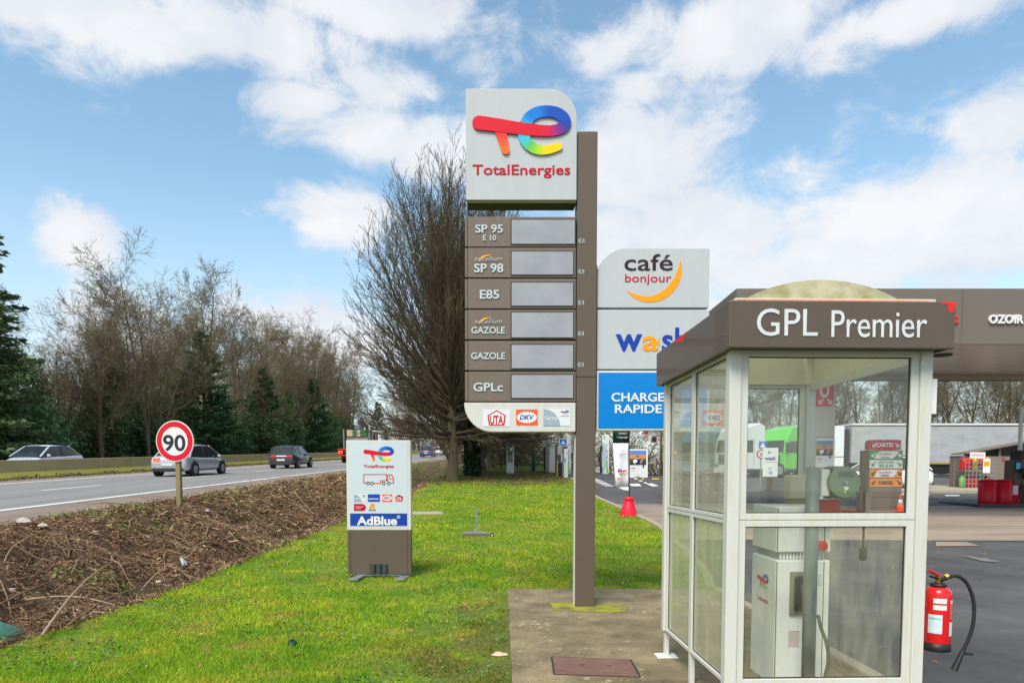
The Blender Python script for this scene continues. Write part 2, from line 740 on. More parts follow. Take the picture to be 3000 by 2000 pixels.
# ------------------------------------------------------------------ the land
def sst(t):
    t = np.clip(t, 0, 1)
    return t * t * (3 - 2 * t)


def Rz(Y):
    return 0.27 + 0.039 * np.clip(Y, -20, 160)


def Lz(Y):
    return np.interp(Y, [-30, 9.5, 20, 30, 38, 45, 60, 100, 170], [0, 0, .45, .92, 1.3, 1.6, 2.3, 3.9, 6.3])


def Sz(Y):
    return np.interp(Y, [-30, 9.5, 20.6, 30, 38, 45, 55, 80, 170], [0, 0, .43, .8, 1.14, 1.36, 1.48, 1.6, 1.7])


def H(X, Y):
    X, Y = np.asarray(X, float), np.asarray(Y, float)
    u = X - 0.018 * Y
    L_, S_, R_ = Lz(Y), Sz(Y), Rz(Y)
    w = sst((X - 2.5) / 9)
    z = L_ * (1 - w) + S_ * w
    dep = 0.75 * (1 - sst((Y - 26) / 36))
    D = L_ - dep
    z = np.where(u < -4.8, D + (L_ - D) * sst((u + 5.7) / 0.9), z)
    t = np.clip((u + 8.8) / 3.0, 0, 1)
    z = np.where(u < -5.75, R_ + (D - R_) * (0.35 * t + 0.65 * sst(t)), z)
    z = np.where(u < -8.8, R_, z)
    return z


def hit(x, y):
    """photo pixel -> where that line of sight meets the ground"""
    d = ray(x, y)
    lo = 2.0
    Yv = 2.0
    while Yv < 400:
        p = d * (Yv / d.y)
        if p.z + EYE < float(H(p.x, Yv)):
            break
        lo = Yv
        Yv *= 1.02
    hi = Yv
    for _ in range(30):
        m = (lo + hi) / 2
        p = d * (m / d.y)
        if p.z + EYE < float(H(p.x, m)):
            hi = m
        else:
            lo = m
    p = d * (lo / d.y)
    return Vector((p.x, lo, float(H(p.x, lo))))


def bank_lumps(X, Y):
    """heaps and hollows of the brush bank, fading out at its edges"""
    u = X - .018 * Y
    e = sst((u + 8.9) / .6) * sst((-4.9 - u) / .5)
    a = np.sin(X * 2.3 + np.sin(Y * 1.1)) * np.sin(Y * 1.7 + 1.3 * np.sin(X * .9))
    b = np.sin(X * 5.1 + 1.7 * np.sin(Y * 2.9)) * np.sin(Y * 4.3 + 1.1 * np.sin(X * 3.7))
    c = np.sin(X * 11 + 2 * np.sin(Y * 7)) * np.sin(Y * 9.5)
    return e * (.15 * a + .085 * b + .035 * c)


def grid(name, us, Ys, mat, dz=0.0, road=True, xfun=None, noise=0.0, kind=True):
    """height sheet; us are road-parallel offsets (road=True) or plain X; xfun(Y) gives per-row (x0,x1) spanned by us 0..1"""
    us, Ys = np.array(us, float), np.array(Ys, float)
    U, YY = np.meshgrid(us, Ys)
    if xfun:
        X = np.empty_like(U)
        for i, yv in enumerate(Ys):
            a, b = xfun(yv)
            X[i] = a + (b - a) * us
    else:
        X = U + 0.018 * YY if road else U
    Z = H(X, YY) + dz
    if noise:
        Z = Z + bank_lumps(X, YY)
    V = np.stack([X, YY, Z], -1).reshape(-1, 3)
    ny, nx = U.shape
    i = np.arange(ny - 1)[:, None] * nx + np.arange(nx - 1)[None]
    Fc = np.stack([i, i + 1, i + nx + 1, i + nx], -1).reshape(-1, 4)
    o = mesh_np(name, V, Fc, mat, smooth=True)
    return struct(o) if kind else o


def ysteps(a, b):
    out, y = [], a
    while y < b:
        out.append(y)
        y += max(0.35, 0.035 * abs(y))
    return out + [b]


def lawn_edge(Y):          # X of the kerb between lawn and forecourt
    return float(np.interp(Y, [-30, 9.4, 11, 17, 21, 26, 34, 45, 60, 120], [2.75, 2.75, 3.1, 3.65, 3.5, 3.2, 3.3, 3.6, 4, 5]))


# --- ground materials
def mat_grass(name, blade=False):
    m, N, L, b, o = nodes(name)
    tc = N.new('ShaderNodeTexCoord')

    def nz(scale, det, loc=(0, 0, 0), stretch=(1, 1, 1)):
        mp = N.new('ShaderNodeMapping')
        mp.inputs['Location'].default_value = loc
        mp.inputs['Scale'].default_value = stretch
        L.new(tc.outputs['Object'], mp.inputs[0])
        n = N.new('ShaderNodeTexNoise')
        n.inputs['Scale'].default_value = scale
        n.inputs['Detail'].default_value = det
        n.inputs['Roughness'].default_value = 0.6
        L.new(mp.outputs[0], n.inputs['Vector'])
        return n.outputs[0]

    def mix(f, a, c):
        x = N.new('ShaderNodeMix')
        x.data_type = 'RGBA'
        L.new(f, x.inputs[0])
        for i, v in ((6, a), (7, c)):
            if isinstance(v, tuple):
                x.inputs[i].default_value = (*v, 1)
            else:
                L.new(v, x.inputs[i])
        return x.outputs[2]

    def rng_(v, a, c, lo=0.0, hi=1.0):
        r = N.new('ShaderNodeMapRange')
        r.interpolation_type = 'SMOOTHSTEP'
        L.new(v, r.inputs[0])
        r.inputs[1].default_value, r.inputs[2].default_value = a, c
        r.inputs[3].default_value, r.inputs[4].default_value = lo, hi
        return r.outputs[0]
    g = 1.55 if blade else 1.25
    green = mix(rng_(nz(0.8, 4), .35, .65), (.118 * g, .235 * g, .016), (.225 * g, .305 * g, .026))
    green = mix(rng_(nz(2.6, 3, (4, 1, 0)), .5, .75, 0, .7), green, (.07 * g, .19 * g, .012))
    green = mix(rng_(nz(1.7, 5, (9, 3, 0)), .50, .70, 0, .8), green, (.33 * g, .32 * g, .05))
    green = mix(rng_(nz(1.1, 6, (3, 12, 0)), .52, .70, 0, .8), green, (.27 * g, .235 * g, .075))
    # worn, leaf-strewn earth under the tree row, by the pad and along the far end
    sep = N.new('ShaderNodeSeparateXYZ')
    L.new(tc.outputs['Object'], sep.inputs[0])
    def add(a, c):
        x = N.new('ShaderNodeMath')
        x.operation = 'ADD'
        L.new(a, x.inputs[0])
        if isinstance(c, float):
            x.inputs[1].default_value = c
        else:
            L.new(c, x.inputs[1])
        return x.outputs[0]
    far = rng_(add(sep.outputs[1], rng_(nz(.5, 4, (2, 8, 0)), .2, .8, -4, 4)), 33, 41, 0, .8)
    green = mix(far, green, (.13, .10, .03))
    n_ = N.new('ShaderNodeMath')
    n_.operation = 'MULTIPLY'
    n_.inputs[1].default_value = 1
    padx = rng_(add(sep.outputs[0], rng_(nz(1.3, 5, (5, 5, 0)), .2, .8, -.9, .9)), -1.1, -.15)
    pady = rng_(sep.outputs[1], 9.6, 7.6)
    pp = N.new('ShaderNodeMath')
    pp.operation = 'MULTIPLY'
    L.new(padx, pp.inputs[0])
    L.new(pady, pp.inputs[1])
    pq = N.new('ShaderNodeMath')
    pq.operation = 'MULTIPLY'
    pq.inputs[1].default_value = .55 if blade else .8
    L.new(pp.outputs[0], pq.inputs[0])
    green = mix(pq.outputs[0], green, (.17, .115, .05))
    b.inputs['Roughness'].default_value = 0.65
    b.inputs['Specular IOR Level'].default_value = 0.25
    if blade:
        a = N.new('ShaderNodeAttribute')
        a.attribute_name = 'Col'
        x = N.new('ShaderNodeMix')
        x.data_type = 'RGBA'
        x.blend_type = 'MULTIPLY'
        x.inputs[0].default_value = 1
        L.new(green, x.inputs[6])
        L.new(a.outputs['Color'], x.inputs[7])
        L.new(x.outputs[2], b.inputs['Base Color'])
        tr = N.new('ShaderNodeBsdfTranslucent')
        L.new(x.outputs[2], tr.inputs[0])
        ms = N.new('ShaderNodeMixShader')
        ms.inputs[0].default_value = 0.4
        L.new(b.outputs[0], ms.inputs[1])
        L.new(tr.outputs[0], ms.inputs[2])
        L.new(ms.outputs[0], o.inputs[0])
    else:
        fine = rng_(nz(45, 4), .3, .75)
        x = mix(fine, (.08, .12, .012), green)
        x2 = mix(rng_(nz(9, 5, (1, 1, 0)), .3, .7, .35, 1.0), (.09, .13, .012), x)
        L.new(x2, b.inputs['Base Color'])
        bp = N.new('ShaderNodeBump')
        bp.inputs['Strength'].default_value = 0.8
        bp.inputs['Distance'].default_value = 0.03
        L.new(nz(60, 3), bp.inputs['Height'])
        L.new(bp.outputs[0], b.inputs['Normal'])
    return m


def mat_surface(name, cols, scale=1.5, fine=120, rough=0.85, stretch=(1, 1, 1), bump=0.5, spots=None, fine_amt=0.35):
    """worn ground: two or three colours in patches, a fine grain, optional speckle"""
    m, N, L, b, o = nodes(name)
    tc = N.new('ShaderNodeTexCoord')
    mp = N.new('ShaderNodeMapping')
    mp.inputs['Scale'].default_value = stretch
    L.new(tc.outputs['Object'], mp.inputs[0])

    def nz(s, d, v=None, r=0.6):
        n = N.new('ShaderNodeTexNoise')
        n.inputs['Scale'].default_value = s
        n.inputs['Detail'].default_value = d
        n.inputs['Roughness'].default_value = r
        L.new(v or mp.outputs[0], n.inputs['Vector'])
        return n.outputs[0]
    cr = N.new('ShaderNodeValToRGB')
    cr.color_ramp.elements[0].position = 0.3
    cr.color_ramp.elements[0].color = (*cols[0], 1)
    cr.color_ramp.elements[1].position = 0.7
    cr.color_ramp.elements[1].color = (*cols[-1], 1)
    for i, c in enumerate(cols[1:-1]):
        e = cr.color_ramp.elements.new(0.3 + 0.4 * (i + 1) / (len(cols) - 1))
        e.color = (*c, 1)
    L.new(nz(scale, 8, None, .68), cr.inputs[0])
    src = cr.outputs[0]
    fn = nz(fine, 3, tc.outputs['Object'])
    r = N.new('ShaderNodeMapRange')
    r.inputs[1].default_value, r.inputs[2].default_value = .3, .7
    r.inputs[3].default_value, r.inputs[4].default_value = 1 - fine_amt, 1 + fine_amt
    L.new(fn, r.inputs[0])
    x = N.new('ShaderNodeVectorMath')
    x.operation = 'SCALE'
    L.new(src, x.inputs[0])
    L.new(r.outputs[0], x.inputs['Scale'])
    src = x.outputs[0]
    for (sc_, thr, col, amt) in (spots or []):
        vo = N.new('ShaderNodeTexVoronoi')
        vo.inputs['Scale'].default_value = sc_
        vo.inputs['Randomness'].default_value = 1
        L.new(tc.outputs['Object'], vo.inputs['Vector'])
        ad = N.new('ShaderNodeMath')
        ad.operation = 'ADD'
        L.new(vo.outputs['Distance'], ad.inputs[0])
        big = nz(1.1, 3, tc.outputs['Object'])
        rr = N.new('ShaderNodeMapRange')
        rr.inputs[1].default_value, rr.inputs[2].default_value = .35, .65
        rr.inputs[3].default_value, rr.inputs[4].default_value = .18, -.05
        L.new(big, rr.inputs[0])
        L.new(rr.outputs[0], ad.inputs[1])
        r2 = N.new('ShaderNodeMapRange')
        L.new(ad.outputs[0], r2.inputs[0])
        r2.inputs[1].default_value, r2.inputs[2].default_value = thr, thr * .7
        r2.inputs[3].default_value, r2.inputs[4].default_value = 0, amt
        mx = N.new('ShaderNodeMix')
        mx.data_type = 'RGBA'
        L.new(r2.outputs[0], mx.inputs[0])
        L.new(src, mx.inputs[6])
        mx.inputs[7].default_value = (*col, 1)
        src = mx.outputs[2]
    L.new(src, b.inputs['Base Color'])
    b.inputs['Roughness'].default_value = rough
    b.inputs['Specular IOR Level'].default_value = 0.3
    if bump:
        bp = N.new('ShaderNodeBump')
        bp.inputs['Strength'].default_value = bump
        bp.inputs['Distance'].default_value = 0.012
        L.new(fn, bp.inputs['Height'])
        L.new(bp.outputs[0], b.inputs['Normal'])
    MATS[name] = m
    return m


m_lawn = mat_grass('lawn_grass')
m_blade = mat_grass('grass_blade', True)
m_earth = mat_surface('woodland_floor', [(.045, .032, .017), (.075, .055, .028), (.06, .07, .02)], .4, 8)
m_bank = mat_surface('bank_earth', [(.07, .042, .026), (.125, .08, .05), (.17, .115, .07)], 1.2, 30, fine_amt=.6)
m_road = mat_surface('road_asphalt', [(.15, .15, .147), (.20, .20, .195), (.245, .242, .235)], .9, 220, .8, (1.6, .05, 1), .3, fine_amt=.18)
m_shoulder = mat_surface('shoulder_asphalt', [(.18, .14, .115), (.25, .195, .16)], .8, 160, .9, (1.5, .3, 1), fine_amt=.25)
m_asph = mat_surface('forecourt_asphalt', [(.05, .049, .05), (.08, .079, .079), (.118, .115, .112)], .6, 160, .75, fine_amt=.3, spots=[(3.2, .13, (.16, .16, .16), .25), (.55, .24, (.035, .035, .037), .7), (1.3, .10, (.14, .135, .125), .35)])
m_conc = mat_surface('forecourt_concrete', [(.17, .135, .10), (.27, .215, .165), (.35, .29, .23)], .8, 90, .7, (.35, 1.6, 1), .15, fine_amt=.1)
m_pad = mat_surface('pad_concrete', [(.08, .068, .038), (.185, .148, .085), (.31, .24, .14)], 1.5, 70, .85, fine_amt=.35,
                    spots=[(8, .2, (.42, .37, .26), .8), (17, .17, (.38, .34, .25), .6)])
m_paint = M('road_paint', (.72, .72, .70), .6, .12, 5, dirt=(.3, .3, .29), dirt_amt=.55, dscale=3)
m_kerb = M('kerb_concrete', (.36, .31, .24), .85, .2, 3, .4, 60, dirt=(.12, .11, .05), dirt_amt=.6)

YS = ysteps(-6, 170)
# earth under everything, far past the woods
grid('ground', [-260, -120, -70, -45, -34, -24, -19.5, -10.8, -9, -8.8, -8, -7, -6.2, -5.75, -5.2, -4.8, -2, 0, 2.5, 5, 8, 11.5, 20, 40, 80, 160, 320],
     [-60, -20] + YS + [220, 320, 500], m_earth, -0.12)
grid('lawn', np.linspace(0, 1, 36), ysteps(-6, 100), m_lawn, xfun=lambda Y: (-4.85 + .018 * Y, lawn_edge(Y)))
bank = grid('bank', np.linspace(-8.9, -4.84, 70), list(np.arange(3, 30, .12)) + ysteps(30, 110), m_bank, 0.0, noise=.05)
grid('hard_shoulder', [-10.9, -10, -8.85], YS, m_shoulder, 0.004)
grid('road', [-19.7, -17, -15, -13, -10.85], YS, m_road, 0.008)
grid('central_strip', [-24.2, -22, -19.6], YS, m_shoulder, 0.0)
grid('opposite_road', [-33.5, -29, -24.1], YS, m_road, 0.006)
grid('forecourt', np.linspace(0, 1, 40) ** 1.7, ysteps(-6, 95), m_asph, xfun=lambda Y: (lawn_edge(Y), 75))
grid('concrete_apron', np.linspace(0, 1, 40) ** 1.7, list(np.linspace(hit(2850, 1584).y, hit(2850, 1482).y, 22)), m_conc, .012, xfun=lambda Y: (lawn_edge(Y) + .14, 75))


# painted lines on the road
def stripe(name, u0, u1, Ya, Yb, dz=0.014, mat=None):
    n = max(2, int((Yb - Ya) / 1.5) + 1)
    return grid(name, [u0, u1], np.linspace(Ya, Yb, n), mat or m_paint, dz)


stripe('edge_line', -11.2, -11.0, 2, 150)
stripe('edge_line', -19.3, -19.1, 2, 150)
y = 4.5
while y < 130:
    d = stripe('lane_dash', -15.12, -14.98, y, y + 3)
    y += 8.4
# kerb stones along the lawn
Yk = 9.6
kb = struct(bpy.data.objects.new('lawn_kerb', None))
COL.objects.link(kb)
ki = 0
while Yk < 40 and ki < 60:
    Y2 = Yk + .98
    xa, xb = lawn_edge(Yk), lawn_edge(Y2)
    za, zb = float(H(xa, Yk)), float(H(xb, Y2))
    mb = MB().hexa([(xa - .05, Yk, za - .2), (xa + .09, Yk, za - .2), (xb + .09, Y2, zb - .2), (xb - .05, Y2, zb - .2),
                    (xa - .05, Yk, za + .05), (xa + .09, Yk, za + .05), (xb + .09, Y2, zb + .05), (xb - .05, Y2, zb + .05)])
    part('kerb_stone', mb, m_kerb, kb, .012)
    Yk += 1.0
    ki += 1

# concrete pad of the gas pump
pad = MB().prism_xz([(0, 0), (1, 0), (1, 1), (0, 1)], 0, 1)
pad = MB().hexa([(.04, 2.4, -.25), (2.74, 2.4, -.25), (2.76, 9.35, -.25), (-.06, 9.35, -.25),
                 (.04, 2.4, .03), (2.74, 2.4, .03), (2.76, 9.35, .03), (-.06, 9.35, .03)])
pad_o = struct(part('concrete_pad', pad, m_pad, None, .015))
struct(part('pad_kerb', MB().box(2.765, 2.88, 2.4, 9.3, -.25, .06), m_kerb, None, .015))

# ------------------------------------------------------------------ trees
m_bark = M('bark', (.13, .10, .066), .9, .35, 2.5, .6, 25, dirt=(.10, .11, .035), dirt_amt=.6, dscale=1.2)
m_twig = M('twigs', (.16, .13, .078), .9, .3, .6, dirt=(.20, .18, .06), dirt_amt=.6, dscale=.5)
m_bark_d = M('dark_bark', (.10, .082, .05), .9, .3, 2.5, .6, 25, dirt=(.10, .105, .03), dirt_amt=.7, dscale=1.2)
m_twig_d = M('dark_twigs', (.078, .062, .044), .9, .3, .6, dirt=(.165, .14, .035), dirt_amt=.7, dscale=.5)
m_leaf = M_attr('evergreen_leaves', .5, sub=.15)


def rvec():
    return Vector((random.gauss(0, 1), random.gauss(0, 1), random.gauss(0, 1)))


def grow(segs, p, d, length, r, lev, cfg):
    c = cfg[lev]
    n = c['n']
    step = length / n
    p = Vector(p)
    d = Vector(d).normalized()
    last = lev == len(cfg) - 1
    pend = c['kids']
    for i in range(n):
        d = (d + rvec() * c['wob'] + Vector((0, 0, c['up']))).normalized()
        q = p + d * step
        t0, t1 = i / n, (i + 1) / n
        ra, rb = r * (1 - t0 * c['taper']), r * (1 - t1 * c['taper'])
        segs.append((lev, p.copy(), q.copy(), ra, rb))
        if not last and t1 > c['start']:
            k = pend / (n * (1 - c['start']))
            k = int(k) + (random.random() < k - int(k))
            for _ in range(k):
                f = random.random()
                b = p.lerp(q, f)
                s = d.cross(rvec())
                if s.length < 1e-3:
                    continue
                s.normalize()
                an = radians(random.uniform(*c['ang']))
                nd = d * cos(an) + s * sin(an)
                ln = length * random.uniform(*c['klen']) * (1.15 - c['kfall'] * t1)
                grow(segs, b, nd, ln, rb * c['krad'], lev + 1, cfg)
        p = q


def tree_meshes(segs, split, nm, mt, mw, tmin=.015):
    """trunk (levels below split) and crown as two meshes"""
    out = []
    for pick, name, mat in ((lambda l: l < split, 'trunk', mt), (lambda l: l >= split, 'crown', mw)):
        ss = [s for s in segs if pick(s[0])]
        Vs, Fs, o = [], [], 0
        for n, cond in ((6, lambda r: r > .05), (3, lambda r: r <= .05)):
            sub = [s for s in ss if cond(s[3])]
            if not sub:
                continue
            v, f = tubes_np([tuple(s[1]) for s in sub], [tuple(s[2]) for s in sub], [max(s[3], tmin) for s in sub], [max(s[4], tmin * .75) for s in sub], n)
            Vs.append(v)
            Fs.append(f + o)
            o += len(v)
        ob = mesh_np(name, np.concatenate(Vs), np.concatenate(Fs), mat, smooth=True)
        out.append(ob)
    return out


def bare_proto(h, stems, spread, seed):
    random.seed(seed)
    segs = []
    cfg = [dict(n=10, wob=.05, up=.02, taper=.8, kids=15, start=.25, ang=(28, 62), klen=(.30, .5), kfall=.55, krad=.60),
           dict(n=6, wob=.13, up=.06, taper=.8, kids=7, start=.2, ang=(25, 55), klen=(.38, .6), kfall=.5, krad=.62),
           dict(n=4, wob=.16, up=.05, taper=.75, kids=4, start=.15, ang=(25, 60), klen=(.4, .7), kfall=.4, krad=.62),
           dict(n=3, wob=.18, up=.04, taper=.6, kids=3, start=.15, ang=(25, 60), klen=(.4, .75), kfall=.3, krad=.7),
           dict(n=2, wob=.18, up=.03, taper=.6, kids=0, start=.3, ang=(20, 50), klen=(.4, .7), kfall=.3, krad=.6)]
    for s in range(stems):
        a = random.uniform(0, 2 * pi)
        lean = spread * random.uniform(.4, 1)
        grow(segs, (0, 0, -.3), (cos(a) * lean, sin(a) * lean, 1), h * random.uniform(.85, 1.0), .24 if stems == 1 else .17, 0, cfg)
    return tree_meshes(segs, 1, 'bare', m_bark, m_twig)


def make_thing(meshes, label, cat, name, group=None):
    t = thing(name, label, cat, (0, 0, 0), group)
    for m in meshes:
        m.parent = t
    return t


def place(t, x, y, rz, s=1.0, sz=None, label=None, z=None):
    t.location = (x, y, float(H(x, y)) - .05 if z is None else z)
    t.rotation_euler = (0, 0, rz)
    t.scale = (s, s, sz or s)
    if label:
        t['label'] = label
    return t


RANK = {}


def rank(key, fmt, t):
    RANK.setdefault((key, fmt), []).append(t)
    return t


def ordinal(n):
    ones = ['', 'first', 'second', 'third', 'fourth', 'fifth', 'sixth', 'seventh', 'eighth', 'ninth', 'tenth', 'eleventh', 'twelfth', 'thirteenth', 'fourteenth',
            'fifteenth', 'sixteenth', 'seventeenth', 'eighteenth', 'nineteenth']
    tens = {2: 'twenty', 3: 'thirty', 4: 'forty'}
    if n < 20:
        return ones[n]
    return (tens[n // 10][:-1] + 'ieth') if n % 10 == 0 else tens[n // 10] + '-' + ones[n % 10]


def label_ranks():
    """look-alikes in a row are told apart by their place from the left"""
    for (key, fmt), ts in RANK.items():
        ts.sort(key=lambda o: o.location.x / o.location.y)
        for i, o in enumerate(ts):
            o['label'] = fmt % ordinal(i + 1)


class Kind:
    """one built thing, then copies of it"""
    def __init__(self, t):
        self.t, self.used = t, False

    def put(self, *a, **k):
        if not self.used:
            self.used = True
            return place(self.t, *a, **k)
        return place(copy_tree(self.t), *a, **k)


bare = []
for i, (h, st, sp) in enumerate([(20, 1, .05), (19, 2, .22), (20, 1, .1), (18, 3, .22), (17, 1, .12)]):
    bare.append(Kind(make_thing(bare_proto(h, st, sp, 100 + i), 'bare winter tree in the wood beyond the concrete barrier', 'tree', 'bare_tree', 'bare trees along the wood')))
random.seed(11)
# the wood beyond the barrier, row by row
names = {0: 'tall bare tree standing highest at the left end of the wood'}
k = 0
for row, (u, ys, sc0) in enumerate([(-37, np.arange(47, 150, 7.5), 1.0), (-44, np.arange(50, 160, 9), 1.0), (-53, np.arange(60, 170, 12), 1.0)]):
    for yv in ys:
        yv = yv + random.uniform(-2, 2)
        x = u + .018 * yv + random.uniform(-1.5, 1.5)
        s = sc0 * random.uniform(.92, 1.14)
        px = 1500 + 2000 * x / yv
        if px < 200:
            s *= .52
        elif px < 560:
            s *= .74
        rank('wood', ['bare tree in the front row of the wood beyond the barrier, %s from the left', 'bare tree in the second row of the wood beyond the barrier, %s from the left', 'bare tree in the back row of the wood beyond the barrier, %s from the left'][row],
             bare[k % 5].put(x, yv, random.uniform(0, 6.28), s * 1.0))
        k += 1
t = bare[1].put(P(440, 1390, 60).x, 60, .6, .84, label='tallest bare many-branched tree above the speed limit sign')
t = bare[3].put(P(300, 1390, 56).x, 56, 2.0, .72, label='wide bare tree with forked trunks at the left end of the wood')
# far trees closing the view along the road, and behind the station
for i in range(12):
    yv = random.uniform(165, 190)
    t = bare[i % 5].put(-34 + i * 4.2 + .018 * yv, yv, random.uniform(0, 6), random.uniform(.8, 1.1), label='x')
    rank('far', 'distant bare tree where the road runs out of sight, %s from the left', t)
for i in range(40):
    yv = 72 + (i % 3) * 9 + random.uniform(-2, 2)
    x = -1 + (i / 40) * 78 + random.uniform(-1, 1)
    t = bare[(i * 2 + 1) % 5].put(x, yv, random.uniform(0, 6.28), random.uniform(.62, .8), random.uniform(.66, .8), label='x')
    rank('st', 'bare tree in the wood behind the filling station, %s from the left', t)


# --- fan-shaped hornbeam row on the lawn
def fan_tree():
    random.seed(5)
    segs = []
    cfg = [dict(n=7, wob=.03, up=.0, taper=.65, kids=10, start=.15, ang=(12, 32), klen=(.34, .62), kfall=.55, krad=.5),
           dict(n=5, wob=.045, up=.05, taper=.75, kids=4, start=.12, ang=(12, 34), klen=(.3, .55), kfall=.4, krad=.6),
           dict(n=4, wob=.06, up=.05, taper=.7, kids=3, start=.2, ang=(12, 32), klen=(.35, .6), kfall=.3, krad=.65),
           dict(n=2, wob=.06, up=.04, taper=.6, kids=0, start=.2, ang=(12, 32), klen=(.4, .6), kfall=.3, krad=.6)]
    trunk = []
    p = Vector((0, 0, -.3))
    r = .40
    for i in range(14):
        q = Vector((.05 * sin(i * .9), .05 * cos(i * 1.3), -.3 + (i + 1) * .62))
        r2 = (.40, .31, .28, .26, .25, .24, .23, .22, .2, .18, .16, .13, .1, .07)[i]
        trunk.append((0, p.copy(), q.copy(), r, r2))
        p, r = q, r2
    trunk.append((1, Vector((0, 0, 1.0)), Vector((-.9, -.1, 2.4)), .14, .11))
    trunk.append((1, Vector((-.9, -.1, 2.4)), Vector((-1.9, -.2, 3.6)), .11, .08))
    kids = []
    N_ = 98
    for i in range(N_):
        t = i / (N_ - 1)
        z = 2.3 + 4.4 * t ** .8 + random.uniform(-.3, .3)
        a = i * 2.39996 + random.uniform(-.4, .4)
        incl = radians(-3 + 84 * t ** .95 + random.uniform(-7, 7))
        ln = 4.8 + 3.7 * float(sst(t / .75)) + random.uniform(-.8, .5)
        d = Vector((cos(a) * cos(incl), sin(a) * cos(incl), sin(incl)))
        kk = []
        c0 = dict(cfg[0])
        c0['up'] = .015 + .075 * min(1, t * 2.2)
        grow(kk, (0, 0, z), d, ln, .06 + .05 * random.random(), 0, [c0] + cfg[1:])
        kids += [(l + 1, a_, b_, ra, rb) for (l, a_, b_, ra, rb) in kk]
    def inside(s):
        z = s[2].z
        R = float(np.interp(z, [0, 1.5, 3, 5, 9, 12, 15, 17, 18.6, 19.5], [4.6, 6.0, 6.7, 6.7, 6.2, 5.4, 4.2, 3.0, 1.2, .2]))
        return math.hypot(s[2].x, s[2].y) < R * random.uniform(.86, 1.06)
    kids = [s for s in kids if inside(s)]
    return tree_meshes(trunk + kids, 1, 'fan', m_bark_d, m_twig_d, .0105)


fanp = fan_tree()
fan = Kind(make_thing(fanp, 'large fan-shaped bare tree at the far end of the lawn', 'tree', 'fan_tree', 'row of fan-shaped trees on the lawn'))
p = hit(1326, 1408)
FT = (p.x, p.y)
first_fan = fan.put(p.x, p.y, 0.2, 1.0, label='large fan-shaped bare tree nearest of the row behind the price totem')
rowlab = ['ivy-clad', 'dark-trunked', 'reddish', 'last']
for i, dy in enumerate((5.5, 12, 20, 29)):
    yv = p.y + dy
    t = fan.put(p.x + .018 * dy + .5 + .03 * dy, yv, 1.3 + i * 1.1, .96 - .04 * i,
                label=['fan-shaped bare tree with an ivy-clad trunk, second of the lawn row', 'dark fan-shaped bare tree, third of the lawn row', 'fan-shaped bare tree, fourth of the lawn row', 'farthest fan-shaped bare tree of the lawn row'][i])
    if i == 0:
        # ivy leaves on the trunk
        n = 2600
        a = rng.uniform(0, 2 * pi, n)
        z = rng.uniform(.1, 5.2, n)
        rr = .34 + rng.uniform(0, .22, n)
        ctr = np.stack([rr * np.cos(a), rr * np.sin(a), z], 1)
        e1 = rng.normal(size=(n, 3)) * .075
        e2 = rng.normal(size=(n, 3)) * .075
        V = np.stack([ctr - e1, ctr + e2, ctr + e1, ctr - e2], 1).reshape(-1, 3)
        c = np.array([.02, .045, .018]) * rng.uniform(.5, 1.6, (n, 1))
        ivy = mesh_np('ivy', V, np.arange(4 * n).reshape(-1, 4), m_leaf, t, np.repeat(c, 4, 0))
        ivy['kind'] = 'stuff'


# --- evergreens
def leaf_faces(ctr, size, dirs=None, col=(.03, .06, .02), spread=.5, flat=0.0):
    n = len(ctr)
    e1 = rng.normal(size=(n, 3))
    if dirs is not None:
        e1 = dirs + e1 * spread
    e1 /= np.linalg.norm(e1, axis=1)[:, None]
    e2 = np.cross(e1, rng.normal(size=(n, 3)))
    e2 /= np.linalg.norm(e2, axis=1)[:, None] + 1e-9
    s = size * rng.uniform(.6, 1.3, (n, 1))
    V = np.stack([ctr - e1 * s, ctr + e2 * s * .38, ctr + e1 * s, ctr - e2 * s * .38], 1).reshape(-1, 3)
    c = np.array(col) * rng.uniform(.55, 1.55, (n, 1)) * np.array([1, 1, 1]) + rng.uniform(-.006, .006, (n, 3))
    return V, np.arange(4 * n).reshape(-1, 4), np.repeat(np.clip(c, .003, 1), 4, 0)


